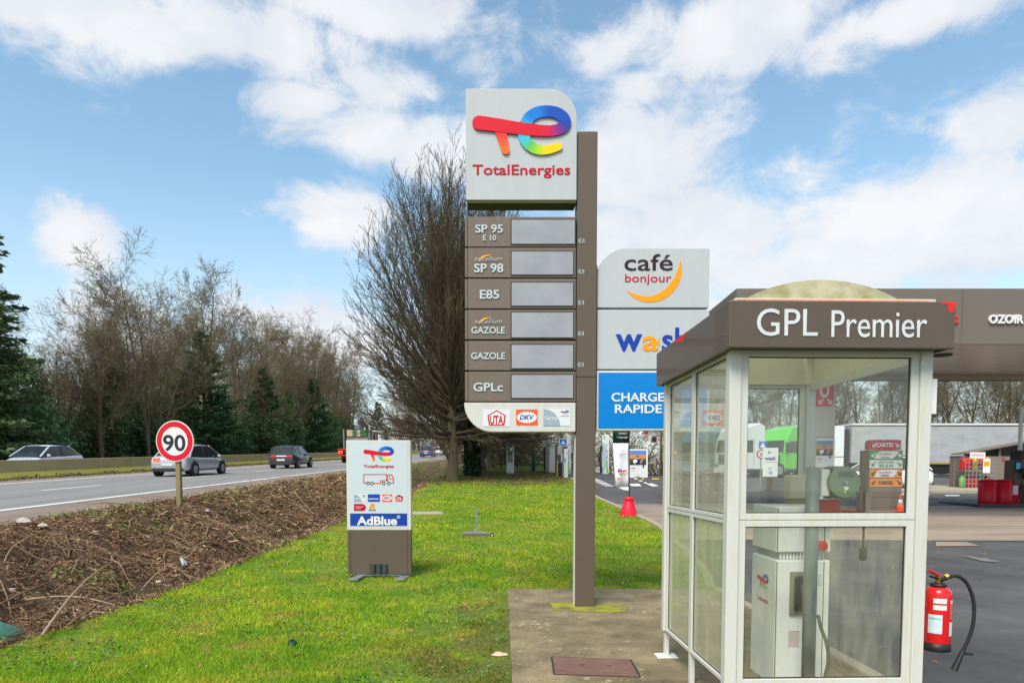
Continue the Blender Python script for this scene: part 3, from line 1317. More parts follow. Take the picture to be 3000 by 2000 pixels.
def conifer_proto(h, rad, col, droop, seed, gaps=.15):
    random.seed(seed)
    Cc, Dd = [], []
    segs = [(0, Vector((0, 0, -.3)), Vector((0, 0, h)), .16 * h / 10, .02)]
    nw = int(h * 2.6)
    for w in range(nw):
        t = w / nw
        z = .5 + (h - .7) * t
        R = rad * (1 - t) ** .8 * random.uniform(.75, 1.12) + .15
        for b in range(8):
            if random.random() < gaps:
                continue
            a = random.uniform(0, 2 * pi)
            L_ = R * random.uniform(.65, 1.1)
            dv = Vector((cos(a), sin(a), -droop + .35 * t))
            segs.append((1, Vector((0, 0, z)), Vector((0, 0, z)) + dv * L_, .03, .008))
            m = int(12 + 32 * L_)
            f = np.sqrt(rng.uniform(.06, 1, m))
            pts = np.array([0, 0, z]) + np.array(dv)[None] * (L_ * f)[:, None]
            side = np.array([-sin(a), cos(a), 0])
            off = rng.normal(size=m) * .16 * L_ * (1.15 - f)
            pts += side[None] * off[:, None] + rng.normal(size=(m, 3)) * .07
            pts[:, 2] += .12 * L_ * f * f - np.abs(off) * .25
            Cc.append(pts)
            Dd.append(np.tile(np.array(dv), (m, 1)) + side[None] * np.sign(off)[:, None] * .8 + np.array([0, 0, -.2]))
    Cc, Dd = np.concatenate(Cc), np.concatenate(Dd)
    Dd /= np.linalg.norm(Dd, axis=1)[:, None]
    V, Fc, c = leaf_faces(Cc, .17, Dd, col, .35)
    crown = mesh_np('crown', V, Fc, m_leaf, None, c)
    v, f = tubes_np([tuple(s[1]) for s in segs], [tuple(s[2]) for s in segs], [s[3] for s in segs], [s[4] for s in segs], 5)
    trunk = mesh_np('trunk', v, f, m_bark)
    return [trunk, crown]


con_a = Kind(make_thing(conifer_proto(13, 3.9, (.05, .125, .045), .05, 1, .25), 'dark green conifer at the edge of the wood', 'tree', 'conifer', 'conifers along the wood'))
con_b = Kind(make_thing(conifer_proto(17, 3.6, (.085, .135, .05), .22, 2, .28), 'tall open-branched spruce', 'tree', 'spruce'))
for (px, Yd, s, sz, lab) in [(605, 75, 1.45, 1.10, 'tall bushy dark green conifer right of the speed limit sign'),
                             (778, 92, 1.1, .95, 'pointed green conifer above the black car'),
                             (850, 101, .6, .78, 'slim dark conifer right of the black car'),
                             (925, 112, 1.25, 1.0, 'pointed green conifer beside the flatbed lorry'),
                             (500, 86, .75, .85, 'dark green conifer half hidden behind the speed limit sign'),
                             (1110, 150, .9, .9, 'small far conifer at the bend of the road')]:
    x = (px - 1500) / 2000 * Yd
    con_a.put(x, Yd, px * .1, s, sz, label=lab)
con_b.put(P(-70, 1390, 45).x, 45, .3, 1.4, 1.16, label='tall spruce with drooping branches at the left edge')
con_b.put(P(-180, 1390, 56).x, 56, 2.3, 1.1, 1.35, label='second tall spruce behind the left edge spruce')


def shrub_proto(rx, rz, n, col, leaf, seed, clumps=45):
    g = np.random.default_rng(seed)
    cc = g.normal(size=(clumps, 3))
    cc /= np.linalg.norm(cc, axis=1)[:, None]
    cc *= (g.uniform(.35, 1.0, (clumps, 1)) ** .6)
    cc = cc * np.array([rx, rx, rz * .55]) + np.array([0, 0, rz * .52])
    idx = g.integers(0, clumps, n)
    pts = cc[idx] + g.normal(size=(n, 3)) * .24 * min(rx, rz)
    pts[:, 2] = np.abs(pts[:, 2])
    V, Fc, c = leaf_faces(pts, leaf, None, col)
    clump_tone = g.uniform(.65, 1.4, clumps)[idx]
    c = c * np.repeat(clump_tone, 4)[:, None]
    crown = mesh_np('crown', V, Fc, m_leaf, None, c)
    a = g.uniform(0, 2 * pi, 14)
    p0 = np.stack([np.cos(a) * .02, np.sin(a) * .02, np.full(14, -.2)], 1)
    p1 = np.stack([np.cos(a) * rx * .6, np.sin(a) * rx * .6, g.uniform(.5, .85, 14) * rz], 1)
    v, f = tubes_np(p0, p1, np.full(14, .035), np.full(14, .012), 4)
    return [mesh_np('trunk', v, f, m_bark), crown]


def thicket_proto(seed):
    random.seed(seed)
    segs = []
    cfg = [dict(n=5, wob=.12, up=.02, taper=.7, kids=7, start=.1, ang=(20, 60), klen=(.3, .55), kfall=.4, krad=.55),
           dict(n=3, wob=.18, up=.0, taper=.7, kids=5, start=.1, ang=(25, 65), klen=(.35, .6), kfall=.3, krad=.6),
           dict(n=2, wob=.2, up=0, taper=.6, kids=0, start=0, ang=(20, 50), klen=(.4, .6), kfall=.3, krad=.6)]
    for i in range(26):
        a = random.uniform(0, 6.28)
        r = random.uniform(0, 1.6)
        grow(segs, (cos(a) * r, sin(a) * r, -.2), (cos(a) * .35, sin(a) * .35, 1), random.uniform(3, 6.5), .04, 0, cfg)
    out = tree_meshes(segs, 1, 'thicket', m_bark, m_twig)
    out[0].name = 'stems'
    out[0]['kind'] = 'stuff'
    return out


lau = Kind(make_thing(shrub_proto(2.2, 3.6, 6500, (.085, .17, .075), .15, 3), 'glossy green laurel', 'shrub', 'laurel_shrub', 'evergreen shrubs along the wood'))
ivb = Kind(make_thing(shrub_proto(1.9, 6.5, 8000, (.095, .145, .05), .14, 4, 60), 'ivy-grown evergreen', 'shrub', 'ivy_shrub', 'evergreen shrubs along the wood'))
thk = [Kind(make_thing(thicket_proto(60 + i), 'bare brown thicket', 'shrub', 'bare_thicket', 'bare thickets along the wood')) for i in range(2)]
random.seed(21)
for i in range(64):
    yv = 44 + i * 1.75 + random.uniform(-1, 1)
    u = -35.5 - random.uniform(0, 2.5) - (3.5 if i % 6 in (1, 4) else 0)
    x = u + .018 * yv
    r = i % 6
    if r in (0, 2, 3, 5):
        t = (lau if r not in (2, 5) else ivb).put(x, yv, random.uniform(0, 6), random.uniform(.9, 1.4), random.uniform(.8, 1.35),
                                     label='x')
        rank('ev', 'leafy evergreen shrub under the trees beyond the barrier, %s from the left', t)
    else:
        t = thk[i % 2].put(x, yv, random.uniform(0, 6), random.uniform(.9, 1.3), random.uniform(1.0, 1.7), label='x')
        rank('th', 'bare brown thicket under the trees beyond the barrier, %s from the left', t)
for i in range(22):
    x = -4 + i * 3.6
    t = thk[i % 2].put(x, 66 + random.uniform(-2, 3), random.uniform(0, 6), 1.2, random.uniform(.5, .85), label='x')
    rank('lt', 'low bare thicket behind the lorry park, %s from the left', t)
for i in range(8):
    yv = 160 + random.uniform(0, 10)
    t = thk[i % 2].put(-30 + i * 5 + .018 * yv, yv, i, 1.6, 1.6, label='x')
    rank('ft', 'distant thicket where the road runs out of sight, %s from the left', t)
label_ranks()

# ------------------------------------------------------------------ shared finishes
m_taupe = M('taupe_metal', (.108, .083, .063), .42, .05, 3, dirt=(.11, .085, .06), dirt_amt=.5, dscale=2, dst=(4, 4, .25))
m_taupe_l = M('taupe_panel', (.155, .121, .096), .45, .05, 3, dirt=(.14, .105, .08), dirt_amt=.5, dscale=2, dst=(4, 4, .25))
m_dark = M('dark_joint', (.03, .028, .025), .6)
m_white_p = M('white_panel', (.44, .465, .48), .25, .03, 2, dirt=(.40, .42, .40), dirt_amt=.45, dscale=2.2, dst=(3, 3, .25))
m_white_s = M('white_strip', (.55, .555, .52), .35, .04, 2, dirt=(.42, .42, .33), dirt_amt=.5, dscale=3, dst=(3, 3, .3))
m_white = M('white_paint', (.68, .68, .67), .35, .04, 3)
m_whitey = M('old_white_paint', (.70, .70, .64), .4, .06, 3, dirt=(.36, .36, .2), dirt_amt=.5, dscale=5)
m_letter = M('pale_lettering', (.45, .52, .54), .4)
m_letter_d = M('dull_lettering', (.42, .42, .40), .4)
m_red = M('red_print', (.46, .004, .022), .5, .04, spec=.15)
m_blue = M('blue_panel', (.0, .19, .56), .3, .04, 2)
m_navy = M('navy_print', (.01, .05, .26), .4)
m_dnavy = M('dark_blue_print', (.008, .05, .33), .45, .04, spec=.2)
m_orange = M('orange_print', (.80, .30, .005), .4)
m_oran2 = M('red_orange_print', (.80, .09, .02), .4)
m_brown = M('dark_brown_print', (.035, .02, .022), .5, spec=.15)
m_disp = M('grey_display', (.29, .30, .335), .3, .3, 3.2)
m_algae = M('algae_metal', (.06, .07, .02), .8, .3, 6)
m_black = M('black_plastic', (.018, .018, .018), .45, .2)
m_rubber = M('rubber', (.022, .022, .023), .8, .2, 8)
m_galv = M('galvanised_steel', (.30, .33, .34), .45, .15, 6, metal=.5, dirt=(.2, .22, .2), dirt_amt=.5)
m_grey = M('grey_print', (.28, .36, .42), .4)
m_palegrey = M('pale_grey_print', (.62, .66, .70), .4)
m_green_p = M('green_print', (.01, .26, .08), .4)


class Plane:
    """sign face on an upright plane: photo pixels -> X, Z at distance Y"""
    def __init__(self, Y):
        self.Y = Y

    def X(self, x, y=1390):
        return P(x, y, self.Y).x

    def Z(self, y, x=1500):
        return P(x, y, self.Y).z

    def w(self, px):
        return px * self.Y / F

    def rect(self, x0, y0, x1, y1):
        ym = (y0 + y1) / 2
        return self.X(x0, ym), self.X(x1, ym), self.Z(y1), self.Z(y0)

    def text(self, s, mat, parent, x, y, w=None, h=None, align='L', out=.006, **k):
        return text(s, mat, parent, x=self.X(x, y), z=self.Z(y), y=self.Y - out, w=self.w(w) if w else None, h=self.w(h) if h else None, align=align, **k)


def dkv(pl, parent, x0, y0, x1, y1, out):
    a, b, c, d = pl.rect(x0, y0, x1, y1)
    card = part('fuel_card', MB().prism_xz(round_rect(a, b, c, d, [.03 * (b - a)] * 4, 3), pl.Y - out, pl.Y - .001), m_oran2, parent)
    cx, cz = (a + b) / 2, (c + d) / 2
    el = [(cx + .46 * (b - a) * cos(t * pi / 12), cz + .36 * (d - c) * sin(t * pi / 12)) for t in range(24)]
    part('oval', MB().prism_xz(el, pl.Y - out - .002, pl.Y - out - .0002), m_white, card)
    text('DKV', m_navy, card, x=cx, z=cz - .14 * (d - c), y=pl.Y - out - .0025, w=.68 * (b - a), h=.30 * (d - c), align='C', bold=.03, shear=.25, depth=.001)


def uta(pl, parent, x0, y0, x1, y1, out, backing=True):
    a, b, c, d = pl.rect(x0, y0, x1, y1)
    w, h = b - a, d - c
    if backing:
        q = part('fuel_card', MB().box(a - .25 * w, b + .25 * w, pl.Y - out, pl.Y - .001, c - .06 * h, d + .06 * h), m_palegrey, parent)
    else:
        q = parent
        out -= .003
    pent = [(a + .08 * w, c), (b - .08 * w, c), (b, c + .66 * h), (a + .5 * w, d), (a, c + .66 * h)]
    e = part('badge', MB().prism_xz(pent, pl.Y - out - .002, pl.Y - out + .001), m_red, q)
    cx = (a + b) / 2
    pin = [(a + .15 * w, c + .06 * h), (b - .15 * w, c + .06 * h), (b - .08 * w, c + .63 * h), (cx, d - .09 * h), (a + .08 * w, c + .63 * h)]
    if backing:
        part('badge_field', MB().prism_xz(pin, pl.Y - out - .0035, pl.Y - out - .001), m_white, q)
        text('UTA', m_red, q, x=cx, z=c + .1 * h, y=pl.Y - out - .0038, w=.72 * w, h=.56 * h, align='C', bold=.035, depth=.001)
    else:
        text('UTA', m_white, q, x=cx, z=c + .14 * h, y=pl.Y - out - .0025, w=.66 * w, h=.5 * h, align='C', bold=.03, depth=.001)


def cartes(pl, parent, x0, y0, x1, y1, out, small=False):
    a, b, c, d = pl.rect(x0, y0, x1, y1)
    w, h = b - a, d - c
    card = part('fuel_card', MB().prism_xz(round_rect(a, b, c, d, [.04 * w] * 4, 3), pl.Y - out, pl.Y - .001), m_palegrey, parent)
    pts = [(a + .01 * w, c + .01 * h)] + [(a + (.01 + .62 * cos(t * pi / 16)) * w, c + .01 * h + .97 * h * sin(t * pi / 16)) for t in range(9)]
    part('grey_field', MB().prism_xz(pts, pl.Y - out - .002, pl.Y - out - .0002), m_grey, card)
    text('Cartes', m_white, card, x=a + .06 * w, z=c + .38 * h, y=pl.Y - out - .0025, w=.48 * w, h=.2 * h, bold=.012, depth=.001)
    emblem(a + .80 * w, c + .80 * h, .3 * w, pl.Y - out - .0005, card, depth=.002)
    text('TotalEnergies', m_red, card, x=a + .80 * w, z=c + .55 * h, y=pl.Y - out - .0005, w=.32 * w, align='C', depth=.001)


def brand(pl, parent, x0, x1, ylogo_mid, ytext, wlogo, out=.003, depth=.01, h=None):
    """emblem with the company name under it"""
    xm = (x0 + x1) / 2
    emblem(pl.X(xm, ylogo_mid), pl.Z(ylogo_mid), pl.w(wlogo), pl.Y - out, parent, depth=depth)
    pl.text('TotalEnergies', m_red, parent, xm, ytext, w=x1 - x0, h=h, align='C', out=out, bold=.012, depth=.004)


# ------------------------------------------------------------------ price totem
base = hit(1714, 1783)
TY = base.y - .06
T = Plane(TY)
tot = thing('price_totem', 'tall price totem with white logo head, taupe fuel price panels and side signs', 'sign', (base.x, base.y, .03))
xa, xb = T.X(1689, 1000), T.X(1748, 1000)
part('pole', MB().box(xa, xb, TY + .03, TY + .30, .03, T.Z(381)), m_taupe, tot, .006)
part('pole_joint', MB().box(xa - .002, xb + .002, TY + .027, TY + .303, T.Z(1103), T.Z(1101)), m_dark, tot)
part('pole_trim', MB().box(xa - .012, xa - .001, TY + .05, TY + .2, .03, T.Z(1270)), m_white_s, tot)
# moss ring at the foot
m_moss = M('yellow_moss', (.27, .27, .025), .95, .4, 14, .6, 80, dirt=(.13, .11, .055), dirt_amt=1.6, dscale=4)
a, b, c, d = T.rect(1365, 260, 1690, 586)
hd = part('logo_panel', MB().prism_xz(round_rect(a, b, c, d, (0, 0, T.w(82), 0), 12), TY, TY + .24), m_white_p, tot, .006)
part('underside', MB().box(a + .01, b - .01, TY + .008, TY + .235, c - .03, c - .001), m_algae, hd)
brand(T, hd, 1388, 1667, 385, 512, 279, out=.002, depth=.02, h=29)
# fuel price rows
rows = [(634, 722, 644, 714, 'SP 95', 'E 10', None), (725, 812, 737, 804, 'SP 98', None, 1), (816, 903, 828, 895, 'E85', None, None),
        (907, 993, 915, 988, 'GAZOLE', None, 1), (998, 1084, 1010, 1078, 'GAZOLE', None, None), (1088, 1175, 1098, 1165, 'GPLc', None, None)]
for i, (y0, y1, d0, d1, t1, t2, ex) in enumerate(rows):
    a, b, c, d = T.rect(1362, y0, 1687, y1)
    sp = T.X(1371, 900)
    pn = part('price_panel', MB().box(sp, b, TY + .01, TY + .22, c, d), m_taupe_l, tot, .004)
    part('panel_edge', MB().box(a, sp - .004, TY + .012, TY + .22, c + .003, d - .003), m_taupe_l, pn, .004)
    e, f, g, h = T.rect(1499, d0, 1679 if i else 1684, d1)
    part('display_frame', MB().box(e - .012, f + .012, TY + .003, TY + .012, g - .012, h + .012), m_dark, pn, .002)
    part('display', MB().box(e, f, TY + .000, TY + .010, g, h), m_disp, pn)
    O = -.004
    if i == 0:
        T.text('SP 95', m_letter, pn, 1433, 681, w=79, h=23, align='C', out=O, bold=.02)
        T.text('E 10', m_letter, pn, 1434, 704, w=38, h=16, align='C', out=O, bold=.015)
    elif ex:
        ys = 764 if i == 1 else 947
        T.text('excellium', m_letter_d, pn, 1431, ys, w=78, h=14, align='C', out=O, shear=.25)
        mb = MB()
        ribbon(mb, [(T.X(1402, ys), T.Z(ys + 3), T.w(.6)), (T.X(1415, ys), T.Z(ys - 12), T.w(2.4)), (T.X(1440, ys), T.Z(ys - 17), T.w(.5))], [srgb(235, 165, 30)] * 3, TY + .001, TY + .009)
        part('swoosh', mb, M_attr('printed_colours'), pn)
        if i == 1:
            T.text('SP 98', m_letter, pn, 1432, 797, w=84, h=25, align='C', out=O, bold=.022)
        else:
            T.text('GAZOLE', m_letter, pn, 1430, 976, w=97, h=19, align='C', out=O, bold=.02)
    elif i == 2:
        T.text('E85', m_letter, pn, 1434, 874, w=56, h=25, align='C', out=O, bold=.022)
    elif i == 4:
        T.text('GAZOLE', m_letter, pn, 1430, 1051, w=99, h=19, align='C', out=O, bold=.02)
    else:
        T.text('GPLc', m_letter, pn, 1430, 1145, w=86, h=25, align='C', out=O, bold=.022)
    part('joint', MB().box(a + .01, b - .002, TY + .03, TY + .2, c - .03, c - .001), m_dark, pn)
    if i < 5:
        text('€/l', m_letter, tot, x=T.X(1693, 900), z=P(1693, y1 - 10, TY + .03).z, y=TY + .028, h=T.w(12), bold=.01, name='unit_lettering')
a, b, c, d = T.rect(1360, 1179, 1686, 1264)
st = part('card_strip', MB().prism_xz(round_rect(a, b, c, d, (T.w(82), 0, 0, 0), 12), TY, TY + .2), m_white_s, tot, .005)
uta(T, st, 1428, 1201, 1482, 1246, .004)
dkv(T, st, 1512, 1199, 1575, 1245, .004)
cartes(T, st, 1591, 1197, 1670, 1247, .004)
# side signs on the other flank of the pole
Q = Plane(TY + .08)
a, b, c, d = Q.rect(1750, 727, 2078, 901)
cf = part('cafe_panel', MB().prism_xz(round_rect(a, b, c, d, (0, 0, 0, Q.w(78)), 12), Q.Y, Q.Y + .16), m_white_p, tot, .006)
Q.text('café', m_brown, cf, 1829, 792, w=139, h=48, out=.002, bold=.006)
Q.text('bonjour', m_red, cf, 1831, 826, w=133, h=24, out=.002, bold=.002)
mb = MB()
arc = []
for (x, y_, wd) in [(1838, 852, .6), (1862, 868, 6), (1900, 877, 8.5), (1945, 863, 11), (1978, 828, 10), (1992, 790, 6), (1993, 763, .6)]:
    arc.append((Q.X(x, y_), Q.Z(y_), Q.w(wd)))
ribbon(mb, arc, [srgb(236, 150, 0)] * 7, Q.Y - .004, Q.Y - .0005)
part('crescent', mb, M_attr('printed_colours'), cf)
a, b, c, d = Q.rect(1749, 907, 2077, 1081)
ws = part('wash_panel', MB().box(a, b, Q.Y, Q.Y + .16, c, d), m_white_p, tot, .006)
Q.text('w', m_dnavy, ws, 1803, 1026, w=77, out=.002, bold=.025)
Q.text('a', m_orange, ws, 1882, 1026, w=46, h=62, out=.002, bold=.02)
mb = MB()
mb.prism_xz([(Q.X(1918, 1010), Q.Z(1006)), (Q.X(1935, 1010), Q.Z(1015)), (Q.X(1931, 1000), Q.Z(1001)), (Q.X(1934, 1000), Q.Z(988))], Q.Y - .004, Q.Y - .0005)
part('fish_tail', mb, m_orange, ws)
Q.text('sh', m_dnavy, ws, 1939, 1026, w=76, out=.002, bold=.02)
a, b, c, d = Q.rect(1748, 1086, 2077, 1260)
ch = part('charging_panel', MB().box(a, b, Q.Y, Q.Y + .16, c, d), m_white, tot, .005)
e = Q.w(5)
part('blue_field', MB().box(a + e, b - e, Q.Y - .004, Q.Y - .0005, c + e, d - e), m_blue, ch)
Q.text('CHARGE', m_white, ch, 1791, 1175, w=153, h=25, out=.005, bold=.02)
Q.text('RAPIDE', m_white, ch, 1801, 1209, w=137, h=25, out=.005, bold=.02)
for yy in (814, 994, 1173):
    part('bracket', MB().box(xb - .01, xb + .02, TY + .12, TY + .2, Q.Z(yy + 40), Q.Z(yy - 40)), m_taupe, tot)
mo = []
cor = [(1611, 1772), (1648, 1773), (1690, 1771), (1740, 1772), (1790, 1776), (1822, 1779), (1838, 1788), (1832, 1799), (1790, 1801), (1735, 1800), (1680, 1797), (1640, 1795), (1622, 1794)]
for i_, (px_, py_) in enumerate(cor):
    q0, q1 = hit(px_, py_), hit(*cor[(i_ + 1) % len(cor)])
    for k_ in range(4):
        q_ = q0.lerp(q1, k_ / 4)
        mo.append((q_.x + random.uniform(-.012, .012), q_.y + random.uniform(-.02, .02), .0345))
o = part('moss_patch', MB().add(mo, [tuple(range(len(mo)))]), m_moss)
tag(o, 'yellow-green moss patch round the foot of the price totem', 'moss')

# ------------------------------------------------------------------ fuel card sign on the lawn
b0 = hit(1110, 1688)
AY = b0.y - .1
A = Plane(AY)
gz = b0.z
ad = thing('roadside_sign', 'white and taupe standing sign with truck pictogram and blue AdBlue band', 'sign', (b0.x, b0.y, gz))
x0, x1 = A.X(1016, 1480), A.X(1204, 1480)
zt, zm, zb = A.Z(1289), A.Z(1552), A.Z(1681)
dp = .14
body = part('base_panel', MB().box(x0 + .004, x1 - .004, AY + .004, AY + dp - .004, zb, zm), m_taupe, ad, .006)
for xx in (A.X(1026, 1600), A.X(1193, 1600)):
    part('trim_groove', MB().box(xx - .003, xx + .003, AY + .0015, AY + .004, zb + .002, zm - .002), m_dark, body)
pn = part('sign_panel', MB().box(x0, x1, AY, AY + dp, zm + .001, zt), m_white_s, ad, .006)
a, b, c, d = A.rect(1025, 1294, 1194, 1541)
part('printed_face', MB().box(a, b, AY - .003, AY - .0004, c, d), M('pale_blue_print', (.50, .575, .62), .35, .03), pn)
brand(A, pn, 1065, 1154, 1329, 1369, 89, out=.0035, depth=.003, h=9)
# truck pictogram
def line(pts, wd, name='pictogram', par=None, pl=A, out=.0035, col=srgb(196, 20, 45), closed=True):
    mb = MB()
    q = [(pl.X(x, y_), pl.Z(y_), pl.w(wd) / 2) for x, y_ in pts]
    if closed:
        q.append(q[0])
    for i in range(len(q) - 1):
        ribbon(mb, [q[i], q[i + 1]], [col, col], pl.Y - out - .002, pl.Y - out, sub=1)
    return part(name, mb, M_attr('printed_colours'), par)


def circ(x, y_, r, n=14):
    return [(x + r * cos(2 * pi * i / n), y_ + r * sin(2 * pi * i / n)) for i in range(n)]


pic = line([(1066, 1389), (1132, 1389), (1132, 1407), (1115, 1407), (1115, 1415), (1096, 1415)], 2.4, par=pn, closed=False)
line([(1071, 1414), (1066, 1414), (1066, 1389)], 2.4, par=pn, closed=False)
line([(1136, 1390), (1148, 1390), (1153, 1400), (1153, 1414), (1146, 1414)], 2.4, par=pn, closed=False)
line([(1136, 1390), (1136, 1407), (1132, 1407)], 2.4, par=pn, closed=False)
line([(1141, 1393), (1142, 1401), (1151, 1404)], 2.0, par=pn, closed=False)
for xx in (1078, 1090, 1124, 1139):
    line(circ(xx, 1415, 4.2), 2.2, par=pn)
cartes(A, pn, 1037, 1447, 1072, 1469, .005)
a, b, c, d = A.rect(1078, 1447, 1113, 1469)
eu = part('fuel_card', MB().box(a, b, AY - .005, AY - .001, c, d), m_dnavy, pn)
A.text('EUROTRAFIC', m_white, eu, 1095, 1463, w=29, h=5, align='C', out=.0055, bold=.02, depth=.001)
dkv(A, pn, 1120, 1447, 1149, 1469, .005)
uta(A, pn, 1158, 1448, 1181, 1468, .006, False)
a, b, c, d = A.rect(1037, 1475, 1072, 1496)
sh = [(a, c), (a + .82 * (b - a), c), (b, c + .3 * (d - c)), (b, c + .7 * (d - c)), (a + .75 * (b - a), d), (a, d)]
rc = part('fuel_card', MB().prism_xz(sh, AY - .005, AY - .001), m_red, pn)
A.text('MULTIENERGY', m_white, rc, 1041, 1485, w=24, h=3, out=.0055, depth=.001)
A.text('CARDS', m_white, rc, 1043, 1490, w=14, h=3, out=.0055, depth=.001)
A.text('R', m_orange, pn, 1091, 1489, w=18, h=15, align='C', out=.005, bold=.05, shear=.2)
A.text('Routex', m_navy, pn, 1091, 1495, w=22, h=4, align='C', out=.005, bold=.02, shear=.2, depth=.001)
a, b, c, d = A.rect(1026, 1503, 1193, 1539)
bl = part('blue_band', MB().box(a, b, AY - .0055, AY - .001, c, d), m_dnavy, pn)
A.text('AdBlue', m_white, bl, 1046, 1536, w=118, h=25, out=.006, bold=.035)
A.text('®', m_white, bl, 1163, 1518, w=10, out=.006, bold=.01)
a, b, c, d = A.rect(1083, 1652, 1136, 1679)
part('slot', MB().box(a, b, AY - .002, AY + .06, c, d), m_dark, ad)
for xx in (1092, 1110, 1128):
    X_ = A.X(xx, 1665)
    part('ballast_tube', MB().cyl((X_, AY + .002, c), (X_, AY + .002, d), A.w(7.5), n=12), M('tube_grey', (.05, .06, .06), .5, .1, 40), ad, smooth=False)
part('cross_bar', MB().box(A.X(1045, 1685), A.X(1175, 1685), AY + .02, AY + .1, zb - .03, zb - .001), m_galv, ad)
for xx, sgn in ((1052, -1), (1184, -1)):
    X_ = A.X(xx, 1685)
    mb = MB().hexa([(X_ - .09, AY - .32, gz + .005), (X_ + .05, AY - .32, gz + .005), (X_ + .11, AY + .3, gz + .005), (X_ - .01, AY + .3, gz + .005),
                    (X_ - .09, AY - .32, gz + .03), (X_ + .05, AY - .32, gz + .03), (X_ + .11, AY + .3, gz + .03), (X_ - .01, AY + .3, gz + .03)])
    part('foot', mb, m_galv, ad)
    part('foot_bracket', MB().box(X_ - .02, X_ + .06, AY + .03, AY + .09, gz + .028, zb - .02), m_galv, ad)

# ------------------------------------------------------------------ speed limit sign on the bank
SYY = 16.6
S = Plane(SYY)
cx, cz = S.X(512, 1292), S.Z(1292)
gx = S.X(521, 1470)
gzz = float(H(gx, SYY))
sg = thing('speed_limit_sign', 'round red and white 90 speed limit sign on a short wooden post', 'sign', (gx, SYY, gzz))
R_ = S.w(55)


def disc(r, y0, y1, n=48):
    return MB().prism_xz([(cx + r * cos(2 * pi * i / n), cz + r * 1.09 * sin(2 * pi * i / n)) for i in range(n)], y0, y1)


pl_ = part('plate', disc(R_, SYY, SYY + .035), m_whitey, sg, .004)
part('red_ring', disc(R_ * .955, SYY - .003, SYY - .0005), M('sign_red', (.60, .006, .025), .35, .04), pl_)
part('white_field', disc(R_ * .69, SYY - .005, SYY - .0032), m_white, pl_)
S.text('90', M('sign_black', (.02, .022, .03), .5), pl_, 511.5, 1319, w=65, h=47, align='C', out=.0055, bold=.02)
part('post', MB().beam((cx + .03, SYY + .09, cz + .1), (gx, SYY + .09, gzz - .2), .12, .11), M('weathered_wood', (.24, .19, .09), .85, .25, 6, .5, 40, dirt=(.14, .14, .05), dirt_amt=.6), sg, .008)
part('clamp', MB().box(cx - .09, cx + .11, SYY + .034, SYY + .06, cz - .06, cz - .02), m_galv, sg)

# ------------------------------------------------------------------ gas pump kiosk (built round its own corner, then turned a little)
KX, KY, KR = 1.30, 4.14, .03
kio = thing('pump_kiosk', 'white framed glass kiosk with taupe GPL Premier fascia and domed roof', 'kiosk', (0, 0, 0))
m_frame = M('kiosk_white', (.56, .565, .525), .38, .05, 2.5, dirt=(.46, .45, .22), dirt_amt=.5, dscale=5, dst=(3, 3, .5))
m_fascia = M('kiosk_fascia', (.098, .073, .055), .38, .05, 3, dirt=(.078, .058, .038), dirt_amt=.5, coat=.25, dst=(3, 3, .4))
m_cream = M('kiosk_lining', (.66, .62, .44), .6, .06, 3, dirt=(.36, .33, .17), dirt_amt=.5)
m_pane = M_glass('kiosk_glass', tint=(.97, .985, .97), d0=.0, d1=.05, dirt=(.66, .65, .5), refl=1.0)
m_pane_d = M_glass('kiosk_glass_dirty', tint=(.97, .985, .97), d0=.01, d1=.17, dirt=(.62, .60, .38), dscale=3, refl=1.0)
m_pane_l = M_glass('kiosk_glass_side', d0=.14, d1=.30, dirt=(.74, .72, .55), refl=1.5)
m_pane_ld = M_glass('kiosk_glass_side_dirty', d0=.18, d1=.40, dirt=(.68, .67, .45), refl=1.5, dscale=3)
W_, D_ = 1.38, 1.81
zf0, zf1 = 2.36, 2.64
t = .025
part('fascia_front', MB().box(0, W_, 0, t, zf0, zf1), m_fascia, kio, .006)
part('fascia_left', MB().box(0, t, t + .001, D_ - t - .001, zf0, zf1), m_fascia, kio, .004)
part('fascia_right', MB().box(W_ - t, W_, t + .001, D_ - t - .001, zf0, zf1), m_fascia, kio, .004)
part('fascia_back', MB().box(0, W_, D_ - t, D_, zf0, zf1), m_fascia, kio, .004)
# soffit ring and cream lining inside
sof = MB().box(t, W_ - t, t, .14, zf0 + .012, zf0 + .03).box(t, .07, .141, D_ - .141, zf0 + .012, zf0 + .03).box(W_ - .07, W_ - t, .141, D_ - .141, zf0 + .012, zf0 + .03).box(t, W_ - t, D_ - .14, D_ - t, zf0 + .012, zf0 + .03)
part('soffit', sof, M('soffit_brown', (.10, .085, .065), .5), kio)
lin = MB().box(.072, W_ - .072, .142, .155, zf0 - .0, zf1 - .01).box(.072, .085, .156, D_ - .156, zf0, zf1 - .01).box(W_ - .085, W_ - .072, .156, D_ - .156, zf0, zf1 - .01).box(.072, W_ - .072, D_ - .155, D_ - .142, zf0, zf1 - .01)
part('lining', lin, m_cream, kio)
text('GPL', M('kiosk_lettering', (.58, .61, .63), .35), kio, x=.165, z=zf0 + .072, y=-.001, w=.37, h=.168, bold=.0, depth=.004)
text('Premier', MATS['kiosk_lettering'], kio, x=.618, z=zf0 + .066, y=-.001, w=.585, h=.168, bold=.0, depth=.004)
m_redpaint = M('flaking_red', (.70, .02, .015), .5, .1, 12)
part('paint_flake', MB().prism_xz([(1.335, zf1 - .062), (1.36, zf1 - .064), (1.375, zf1 - .028), (1.379, zf1 - .001), (1.30, zf1 - .003), (1.285, zf1 - .014), (1.33, zf1 - .015)], -.0015, .001), m_redpaint, kio)
